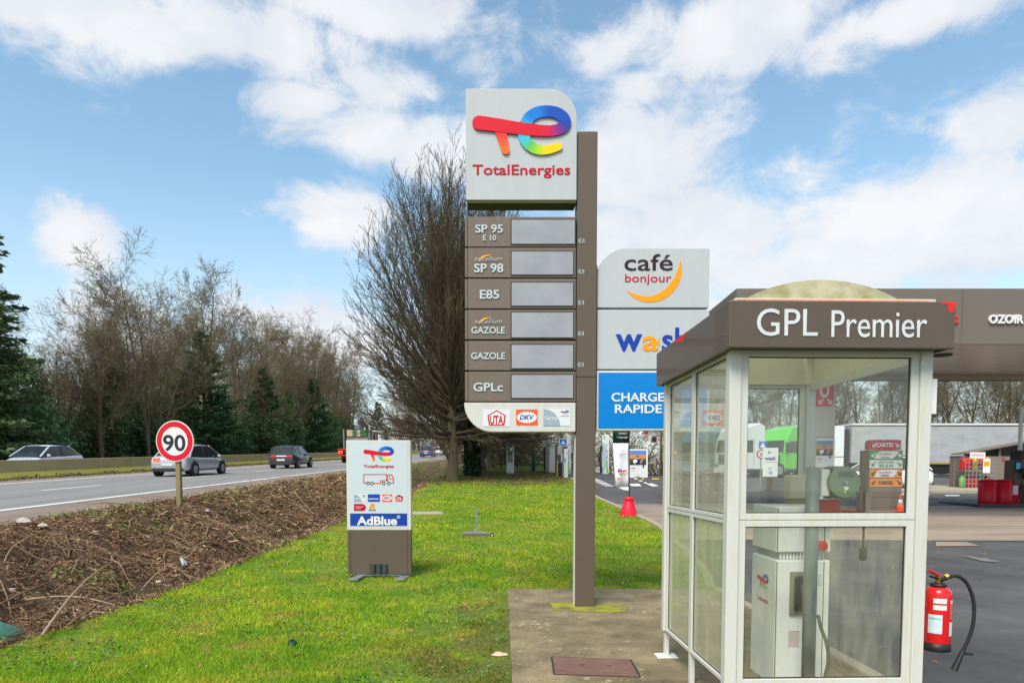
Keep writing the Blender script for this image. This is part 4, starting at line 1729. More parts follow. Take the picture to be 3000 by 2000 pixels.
part('paint_flake', MB().prism_yz([(.98, zf1 - .05), (1.02, zf1 - .05), (1.3, zf1 - .002), (.9, zf1 - .002)], -.0015, .001), m_redpaint, kio)
part('paint_flake', MB().box(.05, 1.2, .001, .02, zf1 - .002, zf1 + .004), M('rust_pink', (.55, .26, .18), .7, .4, 20), kio)
# roof lip and dome
part('roof_lip', MB().box(.05, W_ - .09, .05, .13, zf1 - .02, zf1 + .028).box(.05, .12, .13, D_ - .13, zf1 - .02, zf1 + .028).box(W_ - .16, W_ - .09, .13, D_ - .13, zf1 - .02, zf1 + .028).box(.05, W_ - .09, D_ - .13, D_ - .06, zf1 - .02, zf1 + .028), M('roof_lip', (.55, .44, .32), .7, .2, 10, dirt=(.6, .58, .5), dirt_amt=.6), kio, .006)
dome = MB()
nx, ny = 22, 18
for j in range(ny + 1):
    for i in range(nx + 1):
        a, b = -1 + 2 * i / nx, -1 + 2 * j / ny
        hh = max(0, 1 - a * a) * min(1, max(0, (1 - abs(b)) * 9))
        dome.v.append((.12 + .54 * (a + 1), .12 + .77 * (b + 1), zf1 + .026 + .155 * hh ** .85))
for j in range(ny):
    for i in range(nx):
        q = j * (nx + 1) + i
        dome.f.append((q, q + 1, q + nx + 2, q + nx + 1))
md, N, L, b_, o_ = nodes('dirty_acrylic')
b_.inputs['Roughness'].default_value = .45
b_.inputs['Transmission Weight'].default_value = 0.0
tcn = N.new('ShaderNodeTexCoord')
nn = N.new('ShaderNodeTexNoise')
nn.inputs['Scale'].default_value = 7
nn.inputs['Detail'].default_value = 8
L.new(tcn.outputs['Object'], nn.inputs['Vector'])
crn = N.new('ShaderNodeValToRGB')
crn.color_ramp.elements[0].position, crn.color_ramp.elements[0].color = .35, (.30, .27, .10, 1)
crn.color_ramp.elements[1].position, crn.color_ramp.elements[1].color = .65, (.60, .57, .42, 1)
L.new(nn.outputs[0], crn.inputs[0])
L.new(crn.outputs[0], b_.inputs['Base Color'])
trn = N.new('ShaderNodeBsdfTranslucent')
trn.inputs[0].default_value = (.85, .8, .55, 1)
mxn = N.new('ShaderNodeMixShader')
mxn.inputs[0].default_value = .5
L.new(b_.outputs[0], mxn.inputs[1])
L.new(trn.outputs[0], mxn.inputs[2])
L.new(mxn.outputs[0], o_.inputs[0])
part('roof_dome', dome, md, kio, smooth=True)

# frame
fy, fx0, fx1, by = .12, .05, W_ - .05, D_ - .07
pw = .075
zb_, zt_ = .26, zf0 + .012
posts = {'fl': (fx0, fy), 'fr': (fx1 - pw, fy), 'bl': (fx0, by - pw), 'br': (fx1 - pw, by - pw)}
for k_, (x, y) in posts.items():
    part('corner_post', MB().box(x, x + pw, y, y + pw, zb_ if k_ != 'fr' else .03, zt_), m_frame, kio, .004)
    if k_ != 'fr':
        part('leg', MB().box(x + .018, x + pw - .018, y + .018, y + pw - .018, .03, zb_), m_frame, kio)
    part('foot_plate', MB().box(x - .05, x + pw + .05, y - .04, y + pw + .04, .030, .040), m_whitey, kio, .003)
my = (fy + by) / 2 + .02
part('leg', MB().box(fx0 + .018, fx0 + .055, my - .02, my + .02, .03, zb_), m_frame, kio)


def bay(p0, p1, z0, z1, pane, nm='window', fw=.05, th=.04):
    """framed pane between two upright lines p0, p1 (x, y)"""
    p0, p1 = Vector((*p0, 0)), Vector((*p1, 0))
    d = (p1 - p0).normalized()
    nrm = Vector((-d.y, d.x, 0))
    fr = MB()

    def bar(a, b, za, zb):
        q = []
        for zz in (za, zb):
            for (s, n_) in ((a, -1), (b, -1), (b, 1), (a, 1)):
                v = p0 + d * s + nrm * n_ * th / 2
                q.append((v.x, v.y, zz))
        fr.hexa(q)
    Lh = (p1 - p0).length
    bar(0, fw, z0, z1)
    bar(Lh - fw, Lh, z0, z1)
    bar(fw, Lh - fw, z0, z0 + fw * .8)
    bar(fw, Lh - fw, z1 - fw * .8, z1)
    f = part(nm + '_frame', fr, m_frame, kio, .003)
    g = MB()
    q = []
    for zz in (z0 + fw * .8 - .008, z1 - fw * .8 + .008):
        for (s, n_) in ((fw - .008, -.003), (Lh - fw + .008, -.003), (Lh - fw + .008, .003), (fw - .008, .003)):
            v = p0 + d * s + nrm * n_
            q.append((v.x, v.y, zz))
    g.hexa(q)
    part('pane', g, pane, f)
    # dark rubber seal round the glass
    sl = MB()
    for (za, zb2, sa, sb) in ((z0 + fw * .8, z0 + fw * .8 + .006, fw, Lh - fw), (z1 - fw * .8 - .006, z1 - fw * .8, fw, Lh - fw), (z0 + fw * .8 + .006, z1 - fw * .8 - .006, fw, fw + .006), (z0 + fw * .8 + .006, z1 - fw * .8 - .006, Lh - fw - .006, Lh - fw)):
        q = []
        for zz in (za, zb2):
            for (s, n_) in ((sa, -.006), (sb, -.006), (sb, .006), (sa, .006)):
                v = p0 + d * s + nrm * n_
                q.append((v.x, v.y, zz))
        sl.hexa(q)
    part('seal', sl, m_dark, f)
    return f


zmid = 1.315
yc = fy + pw / 2
xc_ = fx0 + pw / 2
bay((fx0 + pw, yc), (fx1 - pw, yc), zmid + .002, zt_, m_pane)
bay((fx0 + pw, yc), (fx1 - pw, yc), zb_, zmid - .002, m_pane_d)
for (ya, yb) in ((fy + pw, my), (my, by - pw)):
    bay((xc_, ya), (xc_, yb), zmid + .002, zt_, m_pane_l, fw=.034)
    bay((xc_, ya), (xc_, yb), zb_, zmid - .002, m_pane_ld, fw=.034)
bay((fx0 + pw, by - pw / 2), (fx1 - pw, by - pw / 2), zmid + .002, zt_, m_pane)
part('grab_rail', MB().box(fx1 - .05, fx1 - .02, fy + pw, by - pw, zt_ - .06, zt_), m_frame, kio)
part('notice_box', MB().box(fx1 + .002, fx1 + .045, fy + .02, fy + .08, 1.98, 2.20), m_white, kio, .004)
for o in list(COL.objects):
    pass
kio.location = (KX, KY, 0)
kio.rotation_euler = (0, 0, KR)


def KW(x, y, z=0):
    """kiosk point -> world"""
    return Vector((KX + x * cos(KR) - y * sin(KR), KY + x * sin(KR) + y * cos(KR), z))


# ------------------------------------------------------------------ gas dispenser inside
m_disp_w = M('dispenser_white', (.86, .87, .84), .35, .04, 3, dirt=(.42, .44, .34), dirt_amt=.4)
gd = thing('gas_dispenser', 'white autogas dispenser cabinet standing inside the glass kiosk', 'fuel pump', (2.12, 5.2, .03))
gx0, gx1, gy0, gy1 = 1.93, 2.325, 4.96, 5.46
GP = Plane(gy0)
zA, zB, zC = GP.Z(1484), GP.Z(1617), GP.Z(1640)
part('head', MB().box(gx0, gx1, gy0, gy1, zB, zA), m_disp_w, gd, .008)
part('neck', MB().box(gx0 + .03, gx1 - .03, gy0 + .03, gy1 - .03, zC, zB), M('neck_grey', (.4, .42, .4), .5), gd)
for i in range(14):
    xx = gx0 + .035 + i * .024
    part('vent_slat', MB().box(xx, xx + .012, gy0 + .02, gy0 + .032, zC + .004, zB - .004), m_disp_w, gd)
bd = part('cabinet', MB().box(gx0, gx1, gy0, gy1, .03, zC), m_disp_w, gd, .01)
for xx in (gx0 + .004, gx1 - .048):
    part('door_gap', MB().box(xx, xx + .006, gy0 - .001, gy0 + .003, .06, zC - .01), m_dark, bd)
    part('door_gap', MB().box(xx, xx + .006, gy0 - .001, gy0 + .003, zB + .01, zA - .01), m_dark, gd)
for xx in (gx0 + .05, gx1 - .07):
    part('lock', MB().cyl((xx, gy0 - .012, zA - .075), (xx, gy0 + .002, zA - .075), .014), m_black, gd)
part('holster', MB().box(gx0 + .10, gx0 + .25, gy0 - .02, gy0 - .0005, GP.Z(1800), GP.Z(1673)), M('holster_bezel', (.22, .23, .16), .6), gd, .006)
part('nozzle', MB().box(gx0 + .125, gx0 + .225, gy0 - .05, gy0 - .018, GP.Z(1785), GP.Z(1685)), m_black, gd, .012)
e = emblem(0, 0, .23, 0, gd, depth=.002)
e.rotation_euler = (0, 0, -pi / 2)
e.location = (gx0 - .0015 - 2.12, (gy0 + gy1) / 2 - 5.2, 0.76)
e.data.transform(Matrix.Translation((2.12, 5.2, .03)))
tx = text('TotalEnergies', m_red, gd, x=2.12, z=.03, y=5.2, w=.24, align='C', depth=.001)
tx.rotation_euler = (0, 0, -pi / 2)
tx.location = (gx0 - .0015 - 2.12, (gy0 + gy1) / 2 - 5.2, .60)
part('sticker', MB().box(gx0 + .10, gx0 + .18, gy0 - .003, gy0 - .0005, .34, .46), M('sticker', (.62, .52, .50), .5), gd, .0)
part('sticker', MB().box(gx1 - .11, gx1 - .06, gy0 - .003, gy0 - .0005, GP.Z(1715), GP.Z(1680)), m_palegrey, gd)
part('emergency_button', MB().cyl((GP.X(2403, 1597), gy0 - .05, GP.Z(1597)), (GP.X(2403, 1597), gy0 + .0, GP.Z(1597)), GP.w(15), n=20), M('button_red', (.55, .01, .02), .35), gd, .006)
# hose post with reel
po = thing('hose_post', 'grey round steel post with a green hose reel in front of the dispenser', 'post', (GP.X(2370, 1900), 4.74, .03))
PP = Plane(4.74)
px_ = PP.X(2374, 1700)
part('post', MB().cyl((px_, 4.74, .03), (px_, 4.74, PP.Z(1368)), .0455, n=24), M('painted_post', (.13, .17, .165), .5, .12, 5, dirt=(.2, .22, .2), dirt_amt=.4), po, smooth=True)
br = MB().box(px_ + .045, px_ + .10, 4.70, 4.78, PP.Z(1452), PP.Z(1374))
part('reel_bracket', br, M('bracket_white', (.55, .56, .5), .5), po, .004)
part('bracket_arm', MB().box(px_ + .098, px_ + .118, 4.69, 4.79, PP.Z(1460), PP.Z(1370)), m_dark, po)
cxr, czr = PP.X(2462, 1413), PP.Z(1413)
m_reel = M('reel_green', (.10, .135, .085), .45, .1, 5)
rl = part('hose_reel', MB().cyl((cxr - .02, 4.86, czr + .005), (cxr, 4.68, czr), .112, n=32), m_reel, po, .006, True)
part('reel_rim', MB().cyl((cxr, 4.678, czr), (cxr, 4.668, czr), .104, n=32), M('reel_face', (.13, .19, .125), .4, .08, 6), rl, .002)
part('hub', MB().cyl((cxr, 4.668, czr), (cxr, 4.65, czr), .014), m_galv, rl)
part('label', MB().box(cxr - .05, cxr + .05, 4.664, 4.667, czr + .045, czr + .075), M('reel_label', (.08, .11, .10), .5), rl)
part('label', MB().prism_xz(circ(cxr + .006, czr - .035, .016), 4.664, 4.667), m_palegrey, rl)
part('label', MB().prism_xz(circ(cxr - .002, czr - .062, .009), 4.664, 4.667), M('yellow_label', (.6, .5, .02), .5), rl)
hp = [(cxr + .1, 4.75, czr - .02), (cxr + .15, 4.73, czr - .03), (cxr + .165, 4.73, czr - .12), (cxr + .165, 4.73, czr - .45)]
part('hose_drop', MB().tube(hp, .008), m_rubber, po)
part('hose_weight', MB().box(cxr + .145, cxr + .185, 4.71, 4.75, czr - .54, czr - .45), m_black, po, .006)
hb = [(px_ + .02, 4.66, .05)] + [(px_ + .05 + .07 * sin(k * .55), 4.67 + .01 * k, .1 + .085 * k) for k in range(6)] + [(px_ + .06, 4.74, .62)]
part('hose', MB().tube(hb, .013), m_rubber, po)
part('red_box', MB().box(PP.X(2413, 1485), PP.X(2485, 1485), 4.86, 4.93, PP.Z(1503), PP.Z(1464)), M('red_box', (.70, .012, .02), .4), po, .004)
# cream box on the rear post
bx = KW(1.19, 1.52)
cb = thing('cable_box', 'cream plastic cable box fixed behind the hose post in the kiosk', 'box', (bx.x, bx.y, 1.36))
part('housing', MB().box(bx.x - .17, bx.x + .08, bx.y - .1, bx.y + .03, 1.40, 1.60), M('cream_plastic', (.60, .55, .38), .5, .05), cb, .015)
part('base', MB().box(bx.x - .15, bx.x + .06, bx.y - .08, bx.y + .03, 1.32, 1.399), M('cream_dark', (.34, .30, .16), .6), cb)  # base in a darker cream than the housing

# ------------------------------------------------------------------ fire extinguisher
ex = Vector((2.845, 4.52, 0))
EP = Plane(ex.y)
z0, z1 = EP.Z(1902), EP.Z(1722)
fe = thing('fire_extinguisher', 'red fire extinguisher with black hose hanging on the kiosk corner', 'fire extinguisher', (ex.x, ex.y, z0))
m_exr = M('extinguisher_red', (.62, .012, .015), .25, .04, 4, coat=.4)
r = .083
part('cylinder', MB().lathe([(r - .004, z0 + .045), (r, z0 + .06), (r, z1 - .04), (r * .93, z1 - .015), (r * .72, z1 + .005), (r * .35, z1 + .022)], (ex.x, ex.y, 0), 32), m_exr, fe, smooth=True)
part('foot_ring', MB().lathe([(r * .98, z0), (r * 1.03, z0 + .005), (r * 1.03, z0 + .056)], (ex.x, ex.y, 0), 28), m_black, fe, smooth=True)
part('collar', MB().lathe([(r * .6, z1 + .012), (r * .62, z1 + .028), (.02, z1 + .04)], (ex.x, ex.y, 0), 20), m_black, fe, smooth=True)
vl = part('valve', MB().cyl((ex.x, ex.y, z1 + .03), (ex.x, ex.y, z1 + .085), .02), M('brass', (.45, .28, .06), .3, metal=.8), fe)
part('pin_ring', MB().cyl((ex.x + .03, ex.y - .03, z1 + .075), (ex.x + .045, ex.y - .03, z1 + .085), .02), M('pin_yellow', (.8, .5, .01), .4), vl)
part('handle', MB().beam((ex.x + .01, ex.y, z1 + .08), (ex.x - .085, ex.y - .03, z1 + .125), .025, .016), m_exr, fe, .004)
part('lever', MB().beam((ex.x + .01, ex.y, z1 + .06), (ex.x - .075, ex.y - .03, z1 + .085), .022, .014), m_black, fe, .003)
hs = [(EP.X(2752, 1690), ex.y - .01, EP.Z(1700))]
for (hx_, hy_) in ((2766, 1688), (2784, 1683), (2803, 1688), (2822, 1706), (2836, 1738), (2842, 1775), (2840, 1815), (2832, 1850), (2820, 1880), (2811, 1898)):
    hs.append((EP.X(hx_, hy_), ex.y - .04, EP.Z(hy_)))
part('hose', MB().tube(hs, .012, 10), m_rubber, fe, smooth=True)
q = Vector(hs[-1])
part('horn', MB().cyl(q, Vector((EP.X(2781, 1955), ex.y - .05, EP.Z(1955))), .014, .022, 12), m_black, fe)
part('trigger', MB().beam(q + Vector((-.01, 0, -.02)), q + Vector((.06, 0, -.03)), .02, .014), m_black, fe)


def wrap(a0, a1, za, zb, mat, nm='label'):
    mb = MB()
    n = 8
    for i in range(n + 1):
        an = radians(a0 + (a1 - a0) * i / n)
        for zz in (za, zb):
            mb.v.append((ex.x + (r + .0012) * sin(an), ex.y - (r + .0012) * cos(an), zz))
    for i in range(n):
        mb.f.append((2 * i, 2 * i + 2, 2 * i + 3, 2 * i + 1))
    part(nm, mb, mat, fe)


m_stick = M('label_white', (.66, .68, .68), .5, .15, 30)
zz = lambda y_: EP.Z(y_)
wrap(-50, 5, zz(1761), zz(1747), m_stick)
wrap(-50, 5, zz(1780), zz(1766), m_stick)
wrap(-70, -12, zz(1848), zz(1794), M('label_blue', (.55, .66, .70), .5, .15, 25))
wrap(-68, -16, zz(1808), zz(1803), M('label_teal', (.02, .40, .36), .5))
wrap(22, 62, zz(1855), zz(1815), m_stick)
wrap(26, 50, zz(1761), zz(1752), m_stick)
for k in range(9):
    wrap(24, 52 - (k % 3) * 6, zz(1806 - k * 5.2), zz(1804 - k * 5.2), M('label_print', (.75, .35, .33), .5))
part('hook', MB().box(ex.x - .11, ex.x - r * .9, ex.y - .02, ex.y + .02, zz(1775), zz(1765)), m_exr, fe)
# plate in the pad
a_ = [hit(1619, 1934), hit(1845, 1943), hit(1872, 1993), hit(1627, 1985)]
pv = [(p.x, p.y, .034) for p in a_]
cv = thing('cover_plate', 'rusty brown steel cover plate set in the concrete pad', 'manhole cover', (pv[0][0], pv[0][1], .03))
mb = MB()
ctr = sum((Vector(p) for p in pv), Vector()) / 4
mb.hexa([(x, y, .02) for x, y, z in reversed(pv)] + [(x, y, .036) for x, y, z in reversed(pv)])
part('plate', mb, M('rusty_plate', (.16, .085, .065), .75, .2, 6, .5, 90, dirt=(.22, .14, .11), dirt_amt=.5), cv, .003)
for fx in (.36, .7):
    hx = Vector(pv[3]).lerp(Vector(pv[2]), fx).lerp(Vector(pv[0]).lerp(Vector(pv[1]), fx), .55)
    part('lifting_hole', MB().box(hx.x - .018, hx.x + .018, hx.y - .014, hx.y + .014, .0362, .0366), m_dark, cv)
rm = MB()
for i in range(4):
    p_, q_ = Vector(pv[i]), Vector(pv[(i + 1) % 4])
    rm.beam(p_ + (p_ - ctr).normalized() * .012 - Vector((0, 0, .003)), q_ + (q_ - ctr).normalized() * .012 - Vector((0, 0, .003)), .014, .006)
part('rim', rm, m_dark, cv)

# ------------------------------------------------------------------ vehicles
m_glass_c = M('car_glass', (.02, .028, .032), .08, .1, 2, spec=.5)
m_tyre = M('tyre', (.02, .02, .021), .85, .15, 8)
m_rim = M('rim', (.35, .36, .37), .35, .1, metal=.6)
m_trim = M('car_trim', (.03, .03, .032), .5, .1)
m_tail = M('tail_lamp', (.55, .01, .012), .25, .05, emit=.25)
m_tail_on = M('tail_lamp_lit', (1.0, .06, .02), .3, .05, emit=2.0)
m_plate = M('number_plate', (.6, .6, .55), .5)
m_chrome = M('chrome', (.6, .6, .62), .2, metal=1)


def loft(rings):
    mb = MB()
    n = len(rings[0])
    for r_ in rings:
        mb.v += [tuple(p) for p in r_]
    for i in range(len(rings) - 1):
        for j in range(n):
            k_ = (j + 1) % n
            mb.f.append((i * n + j, i * n + k_, (i + 1) * n + k_, (i + 1) * n + j))
    mb.f.append(tuple(range(n)))
    mb.f.append(tuple(range((len(rings) - 1) * n, len(rings) * n)))
    return mb


def wheel(root, x, y, r, w, name='wheel'):
    """axle along X"""
    wl = part(name, MB().cyl((x - w / 2, y, r), (x + w / 2, y, r), r, n=26), m_tyre, root, .02)
    for s in (-1, 1):
        xs = x + s * (w / 2 + .002)
        part('rim', MB().cyl((xs, y, r), (xs - s * .02, y, r), r * .64, n=20), m_rim, wl, .004)
        for k_ in range(5):
            a = 2 * pi * k_ / 5
            part('spoke', MB().beam((xs + s * .003, y, r), (xs + s * .003, y + r * .6 * sin(a), r + r * .6 * cos(a)), r * .13, .02, up=(1, 0, 0)), m_rim, wl)
    return wl


def car(name, label, paint, L_, W_c, H_c, style, lit=False, group=None):
    """nose towards +Y, centred on x, rear bumper at y = 0"""
    root = thing(name, label, 'car', (0, 0, 0), group)
    hw = W_c / 2
    belt = H_c * .60
    hood = H_c * .56
    # lower body: (y, top height, half width)
    if style == 'sedan':
        st = [(0, .62, .80), (.05, .92, .90), (.35, .965, .97), (1.0, belt + .02, 1), (2.2, belt, 1), (3.3, belt - .02, 1), (3.75, hood, .97), (L_ - .35, hood - .14, .92), (L_ - .06, .55, .82), (L_, .42, .74)]
        gh = [(.42, 0, .80), (1.15, .96, .74), (2.05, 1.0, .74), (2.75, .96, .74), (3.72, 0, .82)]
    else:
        st = [(0, .60, .84), (.04, .86, .92), (.22, belt + .03, .96), (.9, belt + .02, 1), (2.0, belt, 1), (3.0, belt - .02, 1), (3.35, hood, .97), (L_ - .3, hood - .12, .92), (L_ - .05, .55, .82), (L_, .42, .74)]
        gh = [(.12, 0, .82), (.55, .93, .75), (1.4, 1.0, .76), (2.35, .97, .75), (3.3, 0, .82)]
    rings = []
    for (y_, zt_c, k_) in st:
        w_ = hw * k_
        lo = .20 if 0 < y_ < L_ else .30
        prof = [(w_ * .90, lo), (w_ * .985, lo + .12), (w_, lo + .32), (w_ * .985, zt_c - .12), (w_ * .93, zt_c - .02), (w_ * .80, zt_c + .005), (0, zt_c + .03)]
        ring = [(x, y_, z) for x, z in prof] + [(-x, y_, z) for x, z in reversed(prof[:-1])]
        rings.append(ring)
    bd_ = part('body', loft(rings), paint, root, smooth=True)
    sm = bd_.modifiers.new('sub', 'SUBSURF')
    sm.levels = sm.render_levels = 1
    # greenhouse
    rings = []
    top = H_c - belt
    for (y_, hk, k_) in gh:
        w0 = hw * .92
        z0_ = belt - .02
        z1_ = belt - .02 + max(hk, .02) * top
        wt = w0 + (hw * k_ - w0) * max(hk, .05)
        prof = [(w0, z0_), (w0 + (wt - w0) * .5, (z0_ + z1_) / 2), (wt, z1_ - .03 * hk), (wt * .86, z1_ + .012 * hk), (0, z1_ + .03 * hk)]
        rings.append([(x, y_, z) for x, z in prof] + [(-x, y_, z) for x, z in reversed(prof[:-1])])
    part('windows', loft(rings), m_glass_c, root, smooth=False)
    # roof skin and pillars
    rf = MB()
    ins = [g for g in gh if g[1] > .5]
    rr = []
    for (y_, hk, k_) in ins:
        wt = hw * k_ * .97
        z1_ = belt - .02 + hk * top
        rr.append([(wt, y_, z1_ - .02), (wt * .86, y_, z1_ + .03), (0, y_, z1_ + .048), (-wt * .86, y_, z1_ + .03), (-wt, y_, z1_ - .02), (0, y_, z1_ - .0)])
    part('roof', loft(rr), paint, root, smooth=True)
    for s in (-1, 1):
        for (ga, gb) in ((gh[0], gh[1]), (gh[4], gh[3])):
            a = Vector((s * hw * .915, ga[0], belt - .01))
            b = Vector((s * hw * gb[2] * .99, gb[0], belt - .02 + gb[1] * top - .005))
            part('pillar', MB().beam(a, b, .075, .05), paint, root)
        ym = (gh[1][0] + gh[3][0]) / 2
        part('pillar', MB().beam((s * hw * .925, ym, belt - .01), (s * hw * .755, ym - .05, H_c - .045), .06, .03), m_trim, root)
        part('mirror', MB().box(s * hw * 1.0 - .02, s * hw * 1.0 + .14 if s > 0 else s * hw * 1.0 + .02, gh[4][0] - .55, gh[4][0] - .42, belt - .02, belt + .11) if s > 0 else
             MB().box(s * hw - .14, s * hw + .02, gh[4][0] - .55, gh[4][0] - .42, belt - .02, belt + .11), paint, root, .02)
    # rear
    tl = m_tail_on if lit else m_tail
    zt_ = .80 if style != 'sedan' else .82
    for s in (-1, 1):
        part('tail_lamp', MB().box(s * hw * .56 - .16, s * hw * .56 + .16 + (.0), -.012, .10, zt_ - .10, zt_ + .04), tl, root, .015)
        part('headlamp', MB().box(s * hw * .56 - .16, s * hw * .56 + .16, L_ - .16, L_ - .0, .56, .68), m_chrome, root, .015)
    part('number_plate', MB().box(-.26, .26, -.03, -.015 + .03, .50, .61), m_plate, root)
    part('bumper', MB().box(-hw * .78, hw * .78, -.035, .06, .24, .40), m_trim, root, .02)
    if style != 'sedan':
        part('roof_rail', MB().box(-hw * .62, -hw * .58, .7, 2.2, H_c + .0, H_c + .05).box(hw * .58, hw * .62, .7, 2.2, H_c, H_c + .05), m_trim, root)
    for y_ in (.78, L_ - .82):
        for s in (-1, 1):
            part('wheel_arch', MB().cyl((s * (hw * .985), y_, .33), (s * (hw * 1.0 + .004), y_, .33), .385, n=24), m_trim, root)
            wheel(root, s * (hw - .09), y_, .315, .22)
    return root


def on_road(t, px, Yv, u=None, yaw=None, face=1, dz=0.01):
    x = P(px, 1390, Yv).x if u is None else u + .018 * Yv
    t.location = (x, Yv, float(H(x, Yv)) + dz)
    t.rotation_euler = (math.atan(.039) * face, 0, (-.018 if face > 0 else pi - .018) if yaw is None else yaw)


p_silver = M('silver_paint', (.42, .45, .49), .22, .04, 2, metal=.35, coat=.6)
p_black = M('black_paint', (.035, .038, .048), .2, .05, 2, coat=.6)
p_blue = M('blue_paint', (.015, .06, .24), .22, .05, 2, coat=.6)
p_pale = M('pale_blue_paint', (.55, .62, .72), .25, .04, 2, metal=.2, coat=.6)
p_whitec = M('white_car_paint', (.70, .72, .72), .25, .04, 2, coat=.5)
on_road(car('silver_car', 'silver saloon car with red tail lamps passing behind the speed limit sign', p_silver, 4.5, 1.82, 1.47, 'sedan', True), 492, 31.5, yaw=-.02)
on_road(car('black_car', 'black hatchback driving away along the concrete barrier', p_black, 4.2, 1.75, 1.46, 'hatch'), 824, 44)
on_road(car('blue_car', 'small blue hatchback far ahead on the road', p_blue, 4.3, 1.8, 1.55, 'hatch'), 1248, 98)
on_road(car('pale_car', 'pale blue silver car behind the concrete barrier', p_pale, 4.5, 1.82, 1.46, 'sedan'), 0, 40.5, u=-26.8, face=-1)
on_road(car('white_far_car', 'white car far away ahead of the blue car', p_whitec, 4.3, 1.8, 1.5, 'hatch'), 1283, 125)
for o in COL.objects:
    if o.name.startswith('white_far_car'):
        o.name = 'white_car'

# flatbed lorry ahead of the black car
fl = thing('flatbed_lorry', 'red flatbed lorry with a loading crane partly hidden by the AdBlue sign', 'lorry', (0, 0, 0))
m_lred = M('lorry_red', (.42, .03, .02), .5, .1)
m_lgr = M('load_green', (.03, .15, .05), .5, .15, 3)
part('deck', MB().box(-1.2, 1.2, 0, 6.8, 1.12, 1.26), m_lred, fl, .01)
part('chassis', MB().box(-.45, .45, .1, 8, .72, 1.119), m_trim, fl)
part('rear_beam', MB().box(-1.2, 1.2, -.03, .08, .62, .74), m_lred, fl, .01)
part('lamp_bar', MB().box(-1.2, 1.2, .0, .06, .86, 1.05), m_trim, fl)
for s in (-1, 1):
    part('tail_lamp', MB().box(s * .95 - .2, s * .95 + .2, -.04, -.002, .86, 1.04), M('lorry_lamp', (.8, .06, .01), .3, emit=1.2), fl, .02)
    for y_ in (1.5, 2.75, 7.4):
        wheel(fl, s * .98, y_, .5, .36)
    part('mudguard', MB().box(s * .98 - .2, s * .98 + .2, .85, 3.4, 1.02, 1.08), m_black, fl)
for y_ in (2.0, 3.4, 4.8):
    for s in (-1, 1):
        part('stake', MB().box(s * 1.15 - .04, s * 1.15 + .04, y_, y_ + .08, 1.262, 3.0), m_galv, fl)
part('load', MB().box(-.9, .9, 2.2, 4.6, 2.35, 2.95), m_lgr, fl, .02)
part('load_band', MB().box(-.91, -.4, 2.19, 4.61, 2.36, 2.94).box(.0, .3, 2.19, 4.61, 2.36, 2.94), M('load_cream', (.45, .38, .25), .6), fl)
part('load_rack', MB().box(-.95, .95, 2.3, 4.5, 1.262, 2.349), M('rack_grey', (.25, .27, .27), .5, .2), fl)
cr_ = [(.2, 5.6, 1.27), (.2, 5.6, 3.0), (-.1, 5.2, 3.7), (-.3, 4.4, 3.75), (.4, 3.4, 3.45), (.9, 3.1, 2.8)]
part('crane', MB().tube([Vector(q) for q in cr_], [.2, .18, .17, .16, .15, .1], 8), M('crane_black', (.03, .03, .035), .5, .2), fl)
part('crane_box', MB().box(-.8, -.1, 4.6, 5.4, 3.1, 3.5), M('crane_grey', (.2, .24, .28), .5), fl, .03)
part('cab', MB().box(-1.2, 1.2, 6.9, 8.6, .9, 3.0), p_whitec, fl, .08)
part('cab_window', MB().box(-.9, .9, 6.88, 6.897, 2.0, 2.7), m_glass_c, fl)
on_road(fl, 1030, 60)


# parked cab-over tractors
def tractor(name, label, paint, roof=True):
    """nose towards -X, cab over the front axle; base centre at origin"""
    t = thing(name, label, 'lorry', (0, 0, 0), 'lorries parked in the lorry park')
    prof = [(-1.1, .55), (1.15, .55), (1.15, 3.55 if roof else 2.9), (.6, 3.75 if roof else 3.0), (-.55, 3.45 if roof else 2.9), (-.98, 2.65), (-1.12, 1.75), (-1.15, .9)]
    part('cab', MB().prism_xz(prof, -1.24, 1.24), paint, t, .07)
    part('windscreen', MB().hexa([(-1.150, -1.08, 1.78), (-1.10, -1.08, 1.78), (-1.10, 1.08, 1.78), (-1.150, 1.08, 1.78), (-1.015, -1.02, 2.62), (-.96, -1.02, 2.62), (-.96, 1.02, 2.62), (-1.015, 1.02, 2.62)]), m_glass_c, t)
    for s in (-1, 1):
        part('side_window', MB().prism_xz([(-.92, 1.72), (.02, 1.72), (.02, 2.55), (-.72, 2.55)], s * 1.245 - .008, s * 1.245 + .008), m_glass_c, t)
        part('door_seam', MB().box(.1, .12, s * 1.243 - .006, s * 1.243 + .006, .8, 2.7), m_trim, t)
        part('mirror', MB().box(-1.2, -1.05, s * 1.42 - .08, s * 1.42 + .08, 1.75, 2.45), m_trim, t, .03)
        part('headlamp', MB().box(-1.2, -1.12, s * .95 - .2, s * .95 + .2, .75, .95), m_chrome, t, .02)
        part('step', MB().box(-1.0, -.1, s * 1.22 - .05, s * 1.22 + .05, .32, .56), m_trim, t, .02)
        for xx in (-.45, 2.6):
            w = MB().cyl((xx, s * 1.05 - .17, .5), (xx, s * 1.05 + .17, .5), .5, n=24)
            wl = part('wheel', w, m_tyre, t, .03)
            part('rim', MB().cyl((xx, s * 1.225, .5), (xx, s * 1.2, .5), .3, n=18), m_rim, wl)
    part('grille', MB().box(-1.165, -1.12, -.8, .8, .95, 1.6), m_trim, t, .01)
    part('bumper', MB().box(-1.22, -1.0, -1.22, 1.22, .35, .72), paint, t, .04)
    part('chassis', MB().box(1.151, 3.6, -.45, .45, .55, .85), m_trim, t)
    part('fuel_tank', MB().box(1.3, 2.0, -1.2, -.55, .35, .9), m_galv, t, .06)
    return t


